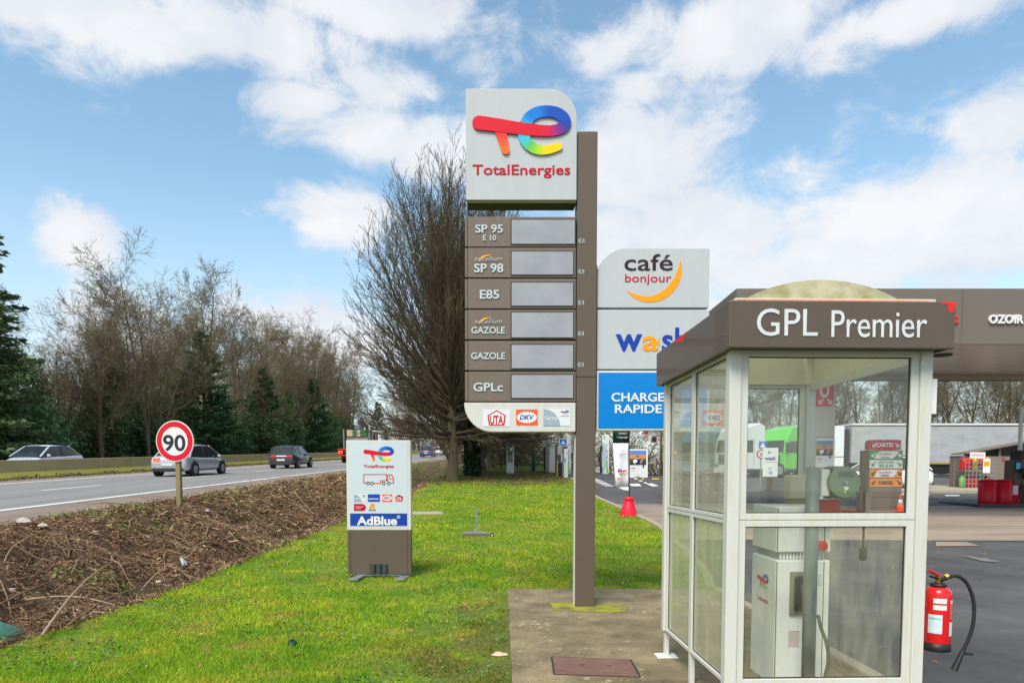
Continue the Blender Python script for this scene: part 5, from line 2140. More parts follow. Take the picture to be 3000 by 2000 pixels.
lots = [('white', (.68, .70, .70), 2165, 48, 'white lorry cab left of the green one, seen through the kiosk glass'),
        ('green', (.10, .52, .05), 2292, 50, 'bright green lorry cab parked behind the kiosk'),
        ('white', (.66, .68, .70), 2232, 56, 'white lorry cab parked farther back beside the green cab'),
        ('blue', (.05, .22, .36), 2055, 52, 'blue lorry cab leftmost in the lorry park'),
        ('white', (.6, .62, .64), 2110, 58, 'white lorry cab behind the blue cab')]
for i, (nm, c_, px, Yv, lab) in enumerate(lots):
    t = tractor(nm + '_lorry', lab, M('%s_lorry_paint_%d' % (nm, i), c_, .3, .05, 2, coat=.4))
    x = P(px, 1390, Yv).x
    t.location = (x, Yv, float(H(x, Yv)) + .01)
    t.rotation_euler = (0, 0, .45)

# articulated lorry across the back
al = thing('articulated_lorry', 'long grey curtain-sided trailer with white cab across the back of the station', 'lorry', (0, 0, 0))
LYv = 50.0
AP = Plane(LYv)
x0 = AP.X(2492)
gz = float(H(x0 + 6, LYv)) + .01
zt_, zl = AP.Z(1240), AP.Z(1356)
TL = 13.6
m_curt = mat_surface('trailer_curtain', [(.28, .29, .30), (.35, .36, .37), (.39, .40, .41)], .8, 30, .5, (1, 1, 2.5), .1, fine_amt=.05)
part('curtain', MB().box(x0, x0 + TL, LYv, LYv + 2.5, zl + .02, zt_ - .13), m_curt, al, .02)
part('roof_rail', MB().box(x0 - .02, x0 + TL + .02, LYv - .03, LYv + 2.53, zt_ - .129, zt_), m_white, al, .02)
part('dark_strip', MB().box(x0, x0 + TL, LYv - .015, LYv - .001, zt_ - .2, zt_ - .13), m_trim, al)  # dark strip along the curtain top, below the roof rail
part('lower_rail', MB().box(x0 - .01, x0 + TL + .01, LYv - .02, LYv + 2.52, zl - .14, zl + .019), m_trim, al)
part('reflective_tape', MB().box(x0 + .5, x0 + TL, LYv - .026, LYv - .021, zl - .05, zl + .0), M('yellow_tape', (.62, .42, .06), .5), al)
for k_ in range(22):
    xx = x0 + .4 + k_ * .62
    part('strap', MB().box(xx, xx + .035, LYv - .012, LYv - .001, zl - .1, zl + .9), M('strap_grey', (.33, .34, .35), .6), al)
for k_ in range(14):
    xx = x0 + .3 + k_ * .98
    part('curtain_fold', MB().cyl((xx, LYv - .0, zl + .03), (xx, LYv - .0, zt_ - .21), .022, n=6), m_curt, al)
for xx in (x0 + .25, x0 + TL - .3):
    part('corner_mark', MB().box(xx, xx + .35, LYv - .008, LYv - .001, zt_ - .48, zt_ - .4), MATS['yellow_tape'], al)
part('side_skirt', MB().box(x0 + 4.8, x0 + 9.2, LYv + .05, LYv + .12, gz + .25, zl - .2), M('skirt_black', (.015, .016, .018), .3), al, .02)
for xx in (x0 + 1.2, x0 + 2.6, x0 + 4.0):
    part('tank', MB().cyl((xx - .5, LYv + .4, gz + .62), (xx + .5, LYv + .4, gz + .62), .3, n=18), m_galv, al, .03)
for xx in (x0 + 9.6, x0 + 10.9, x0 + 12.2, x0 - 1.4, x0 + .3):
    for yy in (LYv + .2, LYv + 2.3):
        wl = part('wheel', MB().cyl((xx, yy - .17, gz + .5), (xx, yy + .17, gz + .5), .5, n=24), m_tyre, al, .03)
        part('rim', MB().cyl((xx, yy - .175, gz + .5), (xx, yy - .15, gz + .5), .3, n=18), m_rim, wl)
part('chassis', MB().box(x0 - 2.0, x0 + TL, LYv + .8, LYv + 1.7, gz + .75, zl - .141), m_trim, al)
cabp = [(x0 - 2.55, gz + .5), (x0 - .5, gz + .5), (x0 - .5, zt_ - .2), (x0 - 1.4, zt_ - .15), (x0 - 2.2, zt_ - .5), (x0 - 2.5, gz + 2.0)]
part('cab', MB().prism_xz(cabp, LYv + .02, LYv + 2.48), p_whitec, al, .06)
part('cab_window', MB().prism_xz([(x0 - 2.4, gz + 1.8), (x0 - 1.5, gz + 1.8), (x0 - 1.5, gz + 2.6), (x0 - 2.2, gz + 2.6)], LYv + .01, LYv + .03), m_glass_c, al)
part('cab_line', MB().box(x0 - 2.5, x0 - .5, LYv + .012, LYv + .022, gz + 1.45, gz + 1.5), m_trim, al)
part('side_fairing', MB().box(x0 - .45, x0 - .12, LYv + .1, LYv + .2, gz + .6, zt_ - .4), m_trim, al)
al.location = (0, 0, 0)
# white estate car by the far pump
wc = car('parked_car', 'white car parked behind the fuel grade sign at the pumps', p_whitec, 4.3, 1.8, 1.55, 'hatch')
x = P(2598, 1390, 32).x
wc.location = (x + 2.15, 32.5, float(H(x, 32)) + .01)
wc.rotation_euler = (0, 0, pi / 2 - .12)

# ------------------------------------------------------------------ canopy
CYf, CYb = 17.2, 23.6
CP = Plane(CYf)
cx0, cx1 = CP.X(2157, 900), CP.X(3000, 900) + 7
cz0, cz1 = CP.Z(1008), CP.Z(845)
cn = thing('forecourt_canopy', 'broad taupe station canopy with OZOIR lettering over the pumps', 'canopy', (cx0, CYf, float(H(cx0, CYf))))
m_can = M('canopy_fascia', (.150, .128, .108), .45, .06, 1.2)
xj = [cx0, CP.X(2362, 900), CP.X(2820, 900), CP.X(3280, 900), cx1]
for a, b in zip(xj[:-1], xj[1:]):
    part('fascia_panel', MB().box(a + .004, b - .004, CYf, CYf + .06, cz0, cz1), m_can, cn, .004)
nb = 5
for k_ in range(nb):
    ya, yb = CYf + .065 + (CYb - CYf - .13) * k_ / nb, CYf + .065 + (CYb - CYf - .13) * (k_ + 1) / nb
    part('side_panel', MB().box(cx0, cx0 + .06, ya + .003, yb - .003, cz0, cz1), m_can, cn, .004)
for a, b in zip(xj[:-1], xj[1:]):
    part('rear_panel', MB().box(a + .004, b - .004, CYb - .06, CYb, cz0 - .05, cz1), m_can, cn)
part('rear_lining', MB().box(cx0 + .07, cx1, CYb - .09, CYb - .062, cz0 - .02, cz0 + .135), M('lining_beige', (.42, .36, .29), .5), cn)
part('roof_deck', MB().box(cx0 + .061, cx1, CYf + .061, CYb - .061, cz1 - .35, cz1 - .25), m_can, cn)
m_soff = mat_surface('canopy_soffit', [(.38, .33, .28), (.46, .40, .34), (.50, .45, .39)], .6, 3, .25, (.3, 7, 1), 0, fine_amt=.02)
n_sl = 20
for k_ in range(n_sl):
    ya = CYf + .07 + (CYb - CYf - .14) * k_ / n_sl
    yb = CYf + .07 + (CYb - CYf - .14) * (k_ + 1) / n_sl
    part('soffit_slat', MB().box(cx0 + .07, cx1, ya + .006, yb - .006, cz0 + .14, cz0 + .17), m_soff, cn)
for lx, ly in ((CP.X(2930, 1050), 19.5), (CP.X(2600, 1050), 19.5), (CP.X(2930, 1050) + 4, 19.5)):
    part('downlight', MB().lathe([(.22, cz0 + .10), (.26, cz0 + .139)], (lx, ly, 0), 20), m_dark, cn)
text('OZOIR', m_white, cn, x=CP.X(2894, 940), z=CP.Z(947), y=CYf - .001, w=CP.w(100), h=CP.w(24), bold=.04, depth=.05)
text('TotalEnergies', M('red_letters', (.75, .01, .015), .3), cn, x=CP.X(2805, 930) - CP.w(300), z=CP.Z(946), y=CYf - .001, w=CP.w(300), h=CP.w(30), bold=.03, depth=.05)
# columns
m_col = M('column_cladding', (.50, .47, .43), .5, .06, 1.0)
colY = 20.2
KP = Plane(colY)
for i, (px0, px1) in enumerate(((2378, 2446), (3160, 3230))):
    xa, xb = KP.X(px0, 1250), KP.X(px1, 1250)
    gz = float(H(xa, colY))
    hgt = cz0 + .14 - gz
    c = thing('canopy_column', ['clad canopy column with a poster and red vertical card sign', 'clad canopy column at the right, beyond the picture edge'][i], 'column', (xa, colY, gz))
    for k_ in range(4):
        part('cladding_panel', MB().box(xa, xb, colY, colY + .6, gz + hgt * k_ / 4 + .004, gz + hgt * (k_ + 1) / 4 - .004), m_col, c, .005)
    part('core', MB().box(xa + .02, xb - .02, colY + .02, colY + .58, gz, gz + hgt), m_dark, c)
    if i == 0:
        sgn = part('card_sign', MB().prism_xz(round_rect(KP.X(2391, 1150), KP.X(2440, 1150), KP.Z(1190), KP.Z(1020), (0, .1, 0, 0), 6), colY - .06, colY - .005), M('sign_crimson', (.55, .02, .06), .35), c)
        tx = text('CARTES', m_white, sgn, x=0, z=0, y=0, w=1.7, h=.26, bold=.03, depth=.004)
        for v in tx.data.vertices:
            ox, oy, oz = org(c)
            lx, lz = v.co.x + ox, v.co.z + oz
            v.co.x, v.co.z = KP.X(2425, 1150) - lz - ox, KP.Z(1165) + lx - oz
            v.co.y = v.co.y + oy + colY - .062 - oy
        for s, xx in ((-1, 2403), (1, 2428)):
            X_, Z_ = KP.X(xx, 1176), KP.Z(1176)
            mb = MB().beam((X_ - s * .08, colY - .064, Z_ + .08), (X_ + s * .06, colY - .064, Z_ - .06), .035, .006, up=(0, 1, 0))
            mb.box(min(X_ + s * .07, X_ - s * .04), max(X_ + s * .07, X_ - s * .04), colY - .067, colY - .061, Z_ - .08, Z_ - .05)
            mb.box(min(X_ + s * .045, X_ + s * .075), max(X_ + s * .045, X_ + s * .075), colY - .067, colY - .061, Z_ - .08, Z_ + .04)
            part('arrow', mb, m_white, sgn)


def poster(name_parent, pl, x0, y0, x1, y1, out):
    """sports poster: sunset sky, player with a ball, white foot with emblem"""
    a, b, c, d = pl.rect(x0, y0, x1, y1)
    w, h = b - a, d - c
    Yp = pl.Y - out
    q = part('poster', MB().box(a, b, Yp, Yp + .004, c, d), m_palegrey, name_parent)
    mb = MB()

    def R(u0, u1, v0, v1, col, k=1):
        mb.box(a + u0 * w, a + u1 * w, Yp - .001 * k, Yp - .0002, c + v0 * h, c + v1 * h, col)

    def E(u, v, ru, rv, col, k=2, ang=0):
        pts = []
        for i in range(14):
            t_ = 2 * pi * i / 14
            ex_, ez_ = ru * w * cos(t_), rv * h * sin(t_)
            pts.append((a + u * w + ex_ * cos(ang) - ez_ * sin(ang), c + v * h + ex_ * sin(ang) + ez_ * cos(ang)))
        mb.prism_xz(pts, Yp - .001 * k, Yp - .0002, col)
    R(0, 1, .82, 1, srgb(90, 130, 190))
    R(0, 1, .66, .82, srgb(190, 140, 90))
    R(0, 1, .56, .66, srgb(110, 75, 50))
    R(0, 1, .38, .56, srgb(35, 70, 35))
    E(.5, .50, .19, .13, srgb(35, 50, 110), 3)
    E(.47, .70, .085, .07, srgb(190, 140, 110), 4)
    E(.47, .745, .09, .03, srgb(70, 45, 30), 5)
    E(.72, .55, .05, .12, srgb(185, 135, 105), 4, -.4)
    E(.27, .50, .05, .12, srgb(185, 135, 105), 4, .4)
    E(.33, .55, .13, .075, srgb(225, 225, 225), 6, .4)
    R(.78, .88, .27, .38, srgb(70, 30, 70), 6)
    R(.36, .62, .24, .29, srgb(225, 200, 205), 2)
    R(.36, .58, .17, .2, srgb(225, 200, 205), 2)
    part('print', mb, M_attr('printed_colours'), q)
    emblem(a + .2 * w, c + .24 * h, .26 * w, Yp, q, depth=.003)
    text('TotalEnergies', m_red, q, x=a + .2 * w, z=c + .12 * h, y=Yp, w=.28 * w, align='C', depth=.002)
    return q


colt = [o for o in COL.objects if o.name == 'canopy_column'][0]
fr = part('poster_frame', MB().box(KP.X(2388, 1340), KP.X(2443, 1340), colY - .05, colY - .004, KP.Z(1368), KP.Z(1284)), m_whitey, colt, .006)
poster(colt, Plane(colY - .05), 2391, 1290, 2440, 1361, .001)

# ------------------------------------------------------------------ pump island with the fuel grade sign
g0 = hit(2590, 1510)
IY = g0.y
I = Plane(IY - .35)
isl = thing('pump_island', 'low concrete pump island with a red kerb edge', 'island', (g0.x, IY, g0.z))
part('slab', MB().box(I.X(2535), I.X(2668), IY - .4, IY + 2.4, g0.z - .1, g0.z + .13), M('island_red', (.5, .02, .03), .5, .15, 4), isl, .03)
part('top', MB().box(I.X(2535) + .04, I.X(2668) - .04, IY - .36, IY + 2.36, g0.z + .131, g0.z + .145), m_kerb, isl)
I = Plane(IY - .1)
pu = thing('fuel_grade_sign', 'taupe pump sign stacked with red CARTES, green, white and orange fuel plates', 'sign', (g0.x, IY, g0.z + .145))
zg = g0.z + .145
part('body', MB().box(I.X(2550, 1400), I.X(2643, 1400), IY - .1, IY + .35, zg, I.Z(1318)), m_taupe_l, pu, .01)
part('side_cheek', MB().box(I.X(2543, 1400), I.X(2549, 1400), IY - .08, IY + .4, zg, I.Z(1318)), m_taupe, pu)
for yy in (1455, 1485):
    part('seam', MB().box(I.X(2550), I.X(2643), IY - .104, IY - .0985, I.Z(yy + 1), I.Z(yy)), m_dark, pu)
m_oo = M('plate_orange', (.72, .22, .02), .4)


def arrow(par, pl, x, y, s, mat, out, k=1.0, flip=1):
    X_, Z_ = pl.X(x, y), pl.Z(y)
    u = pl.w(6) * k
    Yp = pl.Y - out
    mb = MB().beam((X_ - s * u, Yp, Z_ + u * flip), (X_ + s * u * .8, Yp, Z_ - u * .8 * flip), u * .5, .006, up=(0, 1, 0))
    xa, xb = sorted((X_ + s * u, X_ - s * u * .4))
    mb.box(xa, xb, Yp - .004, Yp + .003, Z_ - flip * u * .75 - u * .25, Z_ - flip * u * .75 + u * .25)
    xa, xb = sorted((X_ + s * u, X_ + s * u * .5))
    za, zb = sorted((Z_ - flip * u, Z_ + flip * u * .4))
    mb.box(xa, xb, Yp - .005, Yp + .003, za, zb)
    part('arrow', mb, mat, par)


a, b, c, d = I.rect(2544, 1288, 2639, 1317)
pt = part('plate', MB().prism_xz(round_rect(a, b, c, d, (0, .05, 0, .1), 5), I.Y - .02, I.Y + .2), m_red, pu)
I.text('CARTES', m_white, pt, 2591, 1308, w=50, h=12, align='C', out=.021, bold=.035)
arrow(pt, I, 2561, 1303, -1, m_white, .023)
arrow(pt, I, 2627, 1303, 1, m_white, .023)
for (y0, y1, ba, l1, l2, inkm, lens) in ((1320, 1344, m_green_p, 'excellium', 'SANS PLOMB 98', m_white, True), (1347, 1371, m_white, 'SANS PLOMB', '95-E10', m_green_p, False),
                                         (1374, 1398, m_oo, 'excellium', 'DIESEL', m_brown, True), (1401, 1425, m_oo, 'DIESEL', None, m_brown, False)):
    a, b, c, d = I.rect(2547, y0, 2643, y1)
    pt = part('plate', MB().box(a, b, I.Y - .018, I.Y - .0005, c, d), ba, pu, .003)
    if lens:
        w, h = b - a, d - c
        part('white_field', MB().prism_xz([(a + .14 * w, c + .04 * h), (a + .70 * w, c + .04 * h), (a + .80 * w, c + .4 * h), (a + .88 * w, d - .04 * h), (a + .32 * w, d - .04 * h), (a + .22 * w, d - .3 * h)], I.Y - .020, I.Y - .0185), m_white, pt)
        I.text(l1, m_red, pt, 2592, y0 + 12, w=36, h=7, align='C', out=.021, shear=.2)
        I.text(l2, m_brown if ba is m_oo else m_green_p, pt, 2592, y0 + 21, w=26, h=6 if ba is m_oo else 4, align='C', out=.021, bold=.02)
    elif l2:
        I.text(l1, inkm, pt, 2595, y0 + 9, w=44, h=6, align='C', out=.019, bold=.02)
        I.text(l2, inkm, pt, 2595, y0 + 21, w=42, h=9, align='C', out=.019, bold=.03)
    else:
        I.text(l1, inkm, pt, 2595, y0 + 17, w=44, h=10, align='C', out=.019, bold=.04)
    for s, xx in ((-1, 2558), (1, 2633)):
        arrow(pt, I, xx, y0 + 12, s, inkm, .023)
bn = part('bin', MB().box(I.X(2521), I.X(2545), IY - .3, IY + .1, zg, I.Z(1440)), m_taupe_l, pu, .02)
# traffic cone on the island
def cone(x, y, z, h, label):
    t = thing('traffic_cone', label, 'cone', (x, y, z))
    part('base', MB().box(x - h * .3, x + h * .3, y - h * .3, y + h * .3, z, z + .04), m_oran2, t, .01)
    m_co = M('cone_orange', (.85, .08, .02), .5)
    for (f0, f1, mm) in ((.07, .42, m_co), (.42, .70, M('cone_band', (.6, .62, .63), .4)), (.70, 1.0, m_co)):
        part('cone_ring', MB().cyl((x, y, z + h * f0), (x, y, z + h * f1), h * .22 * (1.1 - f0), h * .22 * (1.1 - f1), 18), mm, t, smooth=True)


cone(I.X(2627, 1500), IY - .27, zg, .5, 'orange and white traffic cone on the pump island')

# bins, pump and island at the right
h0 = hit(2930, 1487)
RY = h0.y
R2 = Plane(RY + .5)
i2 = thing('pump_island', 'dark kerbed pump island carrying the red bins', 'island', (h0.x, RY, h0.z))
part('slab', MB().box(R2.X(2845), R2.X(3000) + 4, RY, RY + 2.2, h0.z - .1, h0.z + .13), M('island_dark', (.06, .062, .065), .7, .15, 4), i2, .03)
zt_ = h0.z + .13
m_binr = M('bin_red', (.55, .01, .025), .35, .08, 3)
for i, px in enumerate((2893, 2939)):
    X_ = R2.X(px, 1430)
    rr_ = R2.w(23)
    t = thing('red_bin', ['round red litter bin, left of the pair by the pump', 'round red litter bin, right of the pair by the pump'][i], 'bin', (X_, R2.Y, zt_))
    zh = R2.Z(1408)
    part('drum', MB().lathe([(rr_ * .96, zt_), (rr_, zt_ + .03), (rr_, zh)], (X_, R2.Y, 0), 28), m_binr, t, smooth=True)
    part('lid', MB().lathe([(rr_ * 1.04, zh + .001), (rr_ * 1.02, zh + .03), (rr_ * .6, zh + .06), (rr_ * .15, zh + .065)], (X_, R2.Y, 0), 28), m_binr, t, smooth=True)
    for k_ in range(16):
        a = 2 * pi * k_ / 16
        part('rib', MB().cyl((X_ + rr_ * cos(a), R2.Y + rr_ * sin(a), zt_ + .04), (X_ + rr_ * cos(a), R2.Y + rr_ * sin(a), zh - .03), .008, n=5), m_binr, t)
pm = thing('fuel_pump', 'dark fuel pump with a blue screen at the right edge', 'fuel pump', (R2.X(2985), R2.Y, zt_))
part('body', MB().box(R2.X(2966), R2.X(2996), R2.Y - .1, R2.Y + .4, R2.Z(1418), R2.Z(1347)), m_taupe, pm, .01)
part('column', MB().box(R2.X(2988), R2.X(3040), R2.Y + .02, R2.Y + .5, zt_, R2.Z(1318)), m_dark, pm, .01)
part('screen_panel', MB().box(R2.X(2964), R2.X(2984), R2.Y - .125, R2.Y - .101, R2.Z(1384), R2.Z(1349)), m_black, pm, .005)
part('screen', MB().box(R2.X(2968), R2.X(2980), R2.Y - .13, R2.Y - .126, R2.Z(1373), R2.Z(1355)), M('screen_blue', (.03, .16, .30), .2, emit=.5), pm)
pb = part('red_panel', MB().box(R2.X(2957), R2.X(2989), R2.Y - .05, R2.Y + .4, zt_, R2.Z(1418) - .002), m_red, pm, .01)
part('notice', MB().box(R2.X(2965), R2.X(2981), R2.Y - .056, R2.Y - .051, R2.Z(1448), R2.Z(1421)), m_palegrey, pm)
part('nozzle', MB().tube([(R2.X(2986), R2.Y - .16, R2.Z(1372)), (R2.X(2984), R2.Y - .2, R2.Z(1385)), (R2.X(2990), R2.Y - .18, R2.Z(1400))], .05), m_black, pm)
part('hose', MB().tube([(R2.X(2984), R2.Y - .2, R2.Z(1390)), (R2.X(2976), R2.Y - .22, R2.Z(1430)), (R2.X(2977), R2.Y - .2, R2.Z(1458)), (R2.X(2988), R2.Y - .15, R2.Z(1464))], .014), m_rubber, pm)
part('sign_mast', MB().box(R2.X(2991), R2.X(2998), R2.Y + .1, R2.Y + .2, R2.Z(1347), R2.Z(1195)), m_white, pm)
part('sign_cap', MB().box(R2.X(2985), R2.X(3040), R2.Y + .08, R2.Y + .22, R2.Z(1195), R2.Z(1190)), m_white, pm)

# shed with mono-pitch roof, pavement and bottle cage
f0 = hit(2760, 1443)
FY = f0.y
fz = f0.z
pv_ = struct(part('far_pavement', MB().hexa([(f0.x - 3.2, FY, fz - .3), (f0.x + 16, FY - 1.2, fz - .3), (f0.x + 16, FY + 9, fz - .3), (f0.x - 3.2, FY + 8, fz - .3),
                                             (f0.x - 3.2, FY, fz + .13), (f0.x + 16, FY - 1.2, fz + .13), (f0.x + 16, FY + 9, fz + .30), (f0.x - 3.2, FY + 8, fz + .30)]), m_kerb, None, .02))
HY = FY + 3.2
HP = Plane(HY)
hz = fz + .13
sd = thing('equipment_shed', 'low taupe equipment shed with a sloping roof behind the bottle cage', 'shed', (HP.X(2812), HY, hz))
xl, xr = HP.X(2812, 1380), HP.X(3000, 1380) + 2.5
m_shed = M('shed_wall', (.19, .155, .128), .7, .06, 2, .2, 40)
part('front_wall', MB().box(xl + .3, xr, HY, HY + .15, hz - .1, HP.Z(1336)), m_shed, sd)
part('end_wall', MB().box(xl, xl + .29, HY - .05, HY + .79, hz - .1, HP.Z(1338)), m_shed, sd)
part('back_wall', MB().box(xl + .3, xr, HY + .8, HY + .95, hz - .1, HP.Z(1336)), m_shed, sd)
part('wall_cap', MB().box(xl - .02, xl + .31, HY - .07, HY + .8, HP.Z(1338), HP.Z(1334)), m_taupe_l, sd)
ra, rb_ = HP.Z(1330, 2820), HP.Z(1330 - 34 * (xr - xl) / HP.w(188), 2820)
part('roof', MB().hexa([(xl + .2, HY - .2, ra), (xr, HY - .2, rb_), (xr, HY + 1.0, rb_), (xl + .2, HY + 1.0, ra), (xl + .2, HY - .2, ra + .06), (xr, HY - .2, rb_ + .06), (xr, HY + 1.0, rb_ + .06), (xl + .2, HY + 1.0, ra + .06)]), m_taupe_l, sd)
part('shade_infill', MB().prism_xz([(xl + .32, HP.Z(1336) + .002), (xr, HP.Z(1336) + .002), (xr, rb_ - .002), (xl + .32, ra - .0)], HY + .2, HY + .24), m_dark, sd)  # dark sheet standing in for the shaded interior under the roof
for px in (2925, 2990):
    part('roof_post', MB().box(HP.X(px), HP.X(px + 6), HY + .02, HY + .12, HP.Z(1336), HP.Z(1336) + .42 * (px - 2820) / 120), m_taupe_l, sd)
part('notice', MB().box(HP.X(2935), HP.X(2940), HY - .01, HY - .001, HP.Z(1352), HP.Z(1340)), m_red, sd)
GY = FY + 2.2
GP2 = Plane(GY)
cg = thing('bottle_cage', 'grey wire cage of coloured gas bottles in front of the shed', 'cage', (GP2.X(2870), GY, hz))
xa, xb = GP2.X(2828, 1390), GP2.X(2916, 1390)
za, zb = hz, GP2.Z(1342)
for k_ in range(9):
    xx = xa + (xb - xa) * k_ / 8
    part('bar', MB().box(xx - .012, xx + .012, GY, GY + .024, za, zb), m_galv, cg)
for k_ in range(8):
    zz = za + .05 + (zb - za - .06) * k_ / 7
    part('rail', MB().box(xa - .02, xb + .02, GY - .013, GY - .001, zz - .012, zz + .012), m_galv, cg)
for sx in (xa - .02, xb + .02):
    part('side_frame', MB().box(sx - .015, sx + .015, GY, GY + .8, zb - .05, zb).box(sx - .015, sx + .015, GY + .77, GY + .8, za, zb - .051), m_galv, cg)
for lv in range(2):
    part('shelf', MB().box(xa, xb, GY + .03, GY + .8, za + .02 + lv * .86, za + .05 + lv * .86), m_galv, cg)
bc = [(.62, .02, .02), (.62, .02, .02), (.66, .42, .01), (.62, .02, .02), (.66, .42, .01), (.18, .4, .13), (.6, .02, .02), (.6, .02, .02), (.15, .3, .1), (.6, .02, .02)]
k_ = 0
cl = ['red', 'red', 'yellow', 'red', 'yellow', 'green', 'red', 'red', 'dark green', 'red']
for lv in range(2):
    for i in range(5):
        X_ = xa + (xb - xa) * (i + .5) / 5
        zz = za + .051 + (1 - lv) * .86
        cc = bc[k_]
        t = thing('gas_bottle', '%s gas bottle on the %s shelf of the cage, number %s from the left' % (cl[k_], ['upper', 'lower'][lv], ['one', 'two', 'three', 'four', 'five'][i]), 'gas bottle', (X_, GY + .4, zz), 'gas bottles in the cage')
        mm = M('bottle_%s' % cl[k_].replace(' ', '_'), cc, .4, .1)
        part('body', MB().lathe([(.13, 0), (.15, .03), (.15, .42), (.11, .5), (.04, .53)], (X_, GY + .4, zz), 16), mm, t, smooth=True)
        part('collar', MB().lathe([(.09, .50), (.09, .60)], (X_, GY + .4, zz), 14), mm, t)
        k_ += 1
a, b, c, d = GP2.rect(2841, 1324, 2886, 1342)
bs = part('board', MB().box(a, b, GY - .02, GY - .014, c, d), m_white, cg)
GP2.text('ANTARGAZ', m_red, bs, 2863, 1335, w=36, h=5, align='C', out=.021)
part('notice', MB().box(GP2.X(2878), GP2.X(2899), GY - .022, GY - .014, GP2.Z(1385), GP2.Z(1343)), m_white, cg)
part('notice_print', MB().box(GP2.X(2880), GP2.X(2897), GY - .024, GY - .0221, GP2.Z(1365), GP2.Z(1351)), m_orange, cg)

# direction signs seen through the kiosk
w0 = hit(2255, 1440)
WPl = Plane(w0.y)
wd = thing('direction_board', 'white wash and air direction board with arrows behind the kiosk', 'sign', (WPl.X(2257), w0.y, w0.z))
part('post', MB().box(WPl.X(2250), WPl.X(2264), w0.y + .03, w0.y + .09, w0.z, WPl.Z(1390)), m_taupe, wd)
part('panel', MB().box(WPl.X(2234), WPl.X(2279), w0.y, w0.y + .03, WPl.Z(1353), WPl.Z(1311)), m_white, wd)
part('panel', MB().box(WPl.X(2234), WPl.X(2278), w0.y, w0.y + .03, WPl.Z(1396), WPl.Z(1354)), m_white, wd)
WPl.text('wash', m_dnavy, wd, 2256, 1347, w=32, align='C', out=.002, bold=.03)
WPl.text('air', m_grey, wd, 2256, 1375, w=12, align='C', out=.002)
WPl.text('←', m_dnavy, wd, 2256, 1331, w=14, align='C', out=.002)
WPl.text('→', m_dnavy, wd, 2256, 1390, w=14, align='C', out=.002)
w1 = hit(2228, 1425)
W1 = Plane(w1.y)
rs = thing('road_sign', 'blue hump sign above a round red 20 sign in the lorry park', 'sign', (W1.X(2230), w1.y, w1.z))
part('post', MB().cyl((W1.X(2229), w1.y + .06, w1.z), (W1.X(2229), w1.y + .06, W1.Z(1292)), .03), m_galv, rs)
bp_ = part('square_plate', MB().box(W1.X(2222), W1.X(2244), w1.y, w1.y + .03, W1.Z(1313), W1.Z(1292)), M('sign_blue', (.01, .12, .5), .4), rs)
part('hump_symbol', MB().prism_xz([(W1.X(2225), W1.Z(1310)), (W1.X(2241), W1.Z(1310)), (W1.X(2233), W1.Z(1295))], w1.y - .004, w1.y - .001), m_white, bp_)
dc = part('round_plate', MB().prism_xz(circ(W1.X(2231, 1330), W1.Z(1330), W1.w(14), 20), w1.y, w1.y + .03), m_red, rs)
part('white_field', MB().prism_xz(circ(W1.X(2231, 1330), W1.Z(1330), W1.w(10), 20), w1.y - .004, w1.y - .001), m_white, dc)
W1.text('20', m_brown, dc, 2231, 1335, w=13, h=10, align='C', out=.005, bold=.03)

# ------------------------------------------------------------------ things at the far end of the lawn
def cabinet(name, label, cat, x0, y0, x1, y1, mat, depth=.6, bevel=.02, top=None):
    """upright cabinet whose foot is on the ground at photo row y1"""
    g = hit((x0 + x1) / 2, y1)
    pl = Plane(g.y)
    t = thing(name, label, cat, (pl.X((x0 + x1) / 2), g.y, g.z))
    part('body', MB().box(pl.X(x0, y1), pl.X(x1, y1), g.y, g.y + depth, g.z - .03, pl.Z(y0)), mat, t, bevel)
    return t, pl, g


m_cabw = M('cabinet_white', (.60, .61, .60), .45, .05, 2, dirt=(.4, .4, .33), dirt_amt=.4)
m_cabg = M('cabinet_grey', (.33, .34, .34), .5, .06, 2)
m_dgreen = M('dark_green_metal', (.012, .05, .035), .5, .15)
m_yel = M('yellow_panel', (.62, .50, .02), .45, .08)
# air / information pillar
t, pl, g = cabinet('information_pillar', 'slim white pillar with a green and brown notice behind the lawn', 'pillar', 1484, 1296, 1506, 1386, m_cabw, .5)
part('notice', MB().box(pl.X(1487), pl.X(1502), g.y - .012, g.y - .001, pl.Z(1335), pl.Z(1298)), M('notice_green', (.06, .16, .05), .5, .3, 3), t)
part('paper', MB().box(pl.X(1493), pl.X(1501), g.y - .018, g.y - .0125, pl.Z(1322), pl.Z(1310)), m_palegrey, t)
part('notice', MB().box(pl.X(1487), pl.X(1502), g.y - .012, g.y - .001, pl.Z(1354), pl.Z(1336)), M('notice_brown', (.28, .23, .17), .5), t)
part('vent', MB().box(pl.X(1490), pl.X(1496), g.y - .008, g.y - .001, pl.Z(1386), pl.Z(1380)), m_cabg, t)
# yellow and black air machine
t, pl, g = cabinet('air_machine', 'black and yellow tyre air machine beside the tree row', 'machine', 1444, 1325, 1456, 1353, m_black, .5)
part('yellow_half', MB().box(pl.X(1457), pl.X(1467), g.y, g.y + .5, g.z, pl.Z(1325)), m_yel, t, .02)
part('dial', MB().box(pl.X(1446), pl.X(1454), g.y - .02, g.y - .001, pl.Z(1334), pl.Z(1329)), m_yel, t)
part('hose', MB().tube([(pl.X(1466), g.y - .05, pl.Z(1336)), (pl.X(1460), g.y - .07, pl.Z(1343)), (pl.X(1462), g.y - .05, pl.Z(1352))], .03), m_rubber, t)
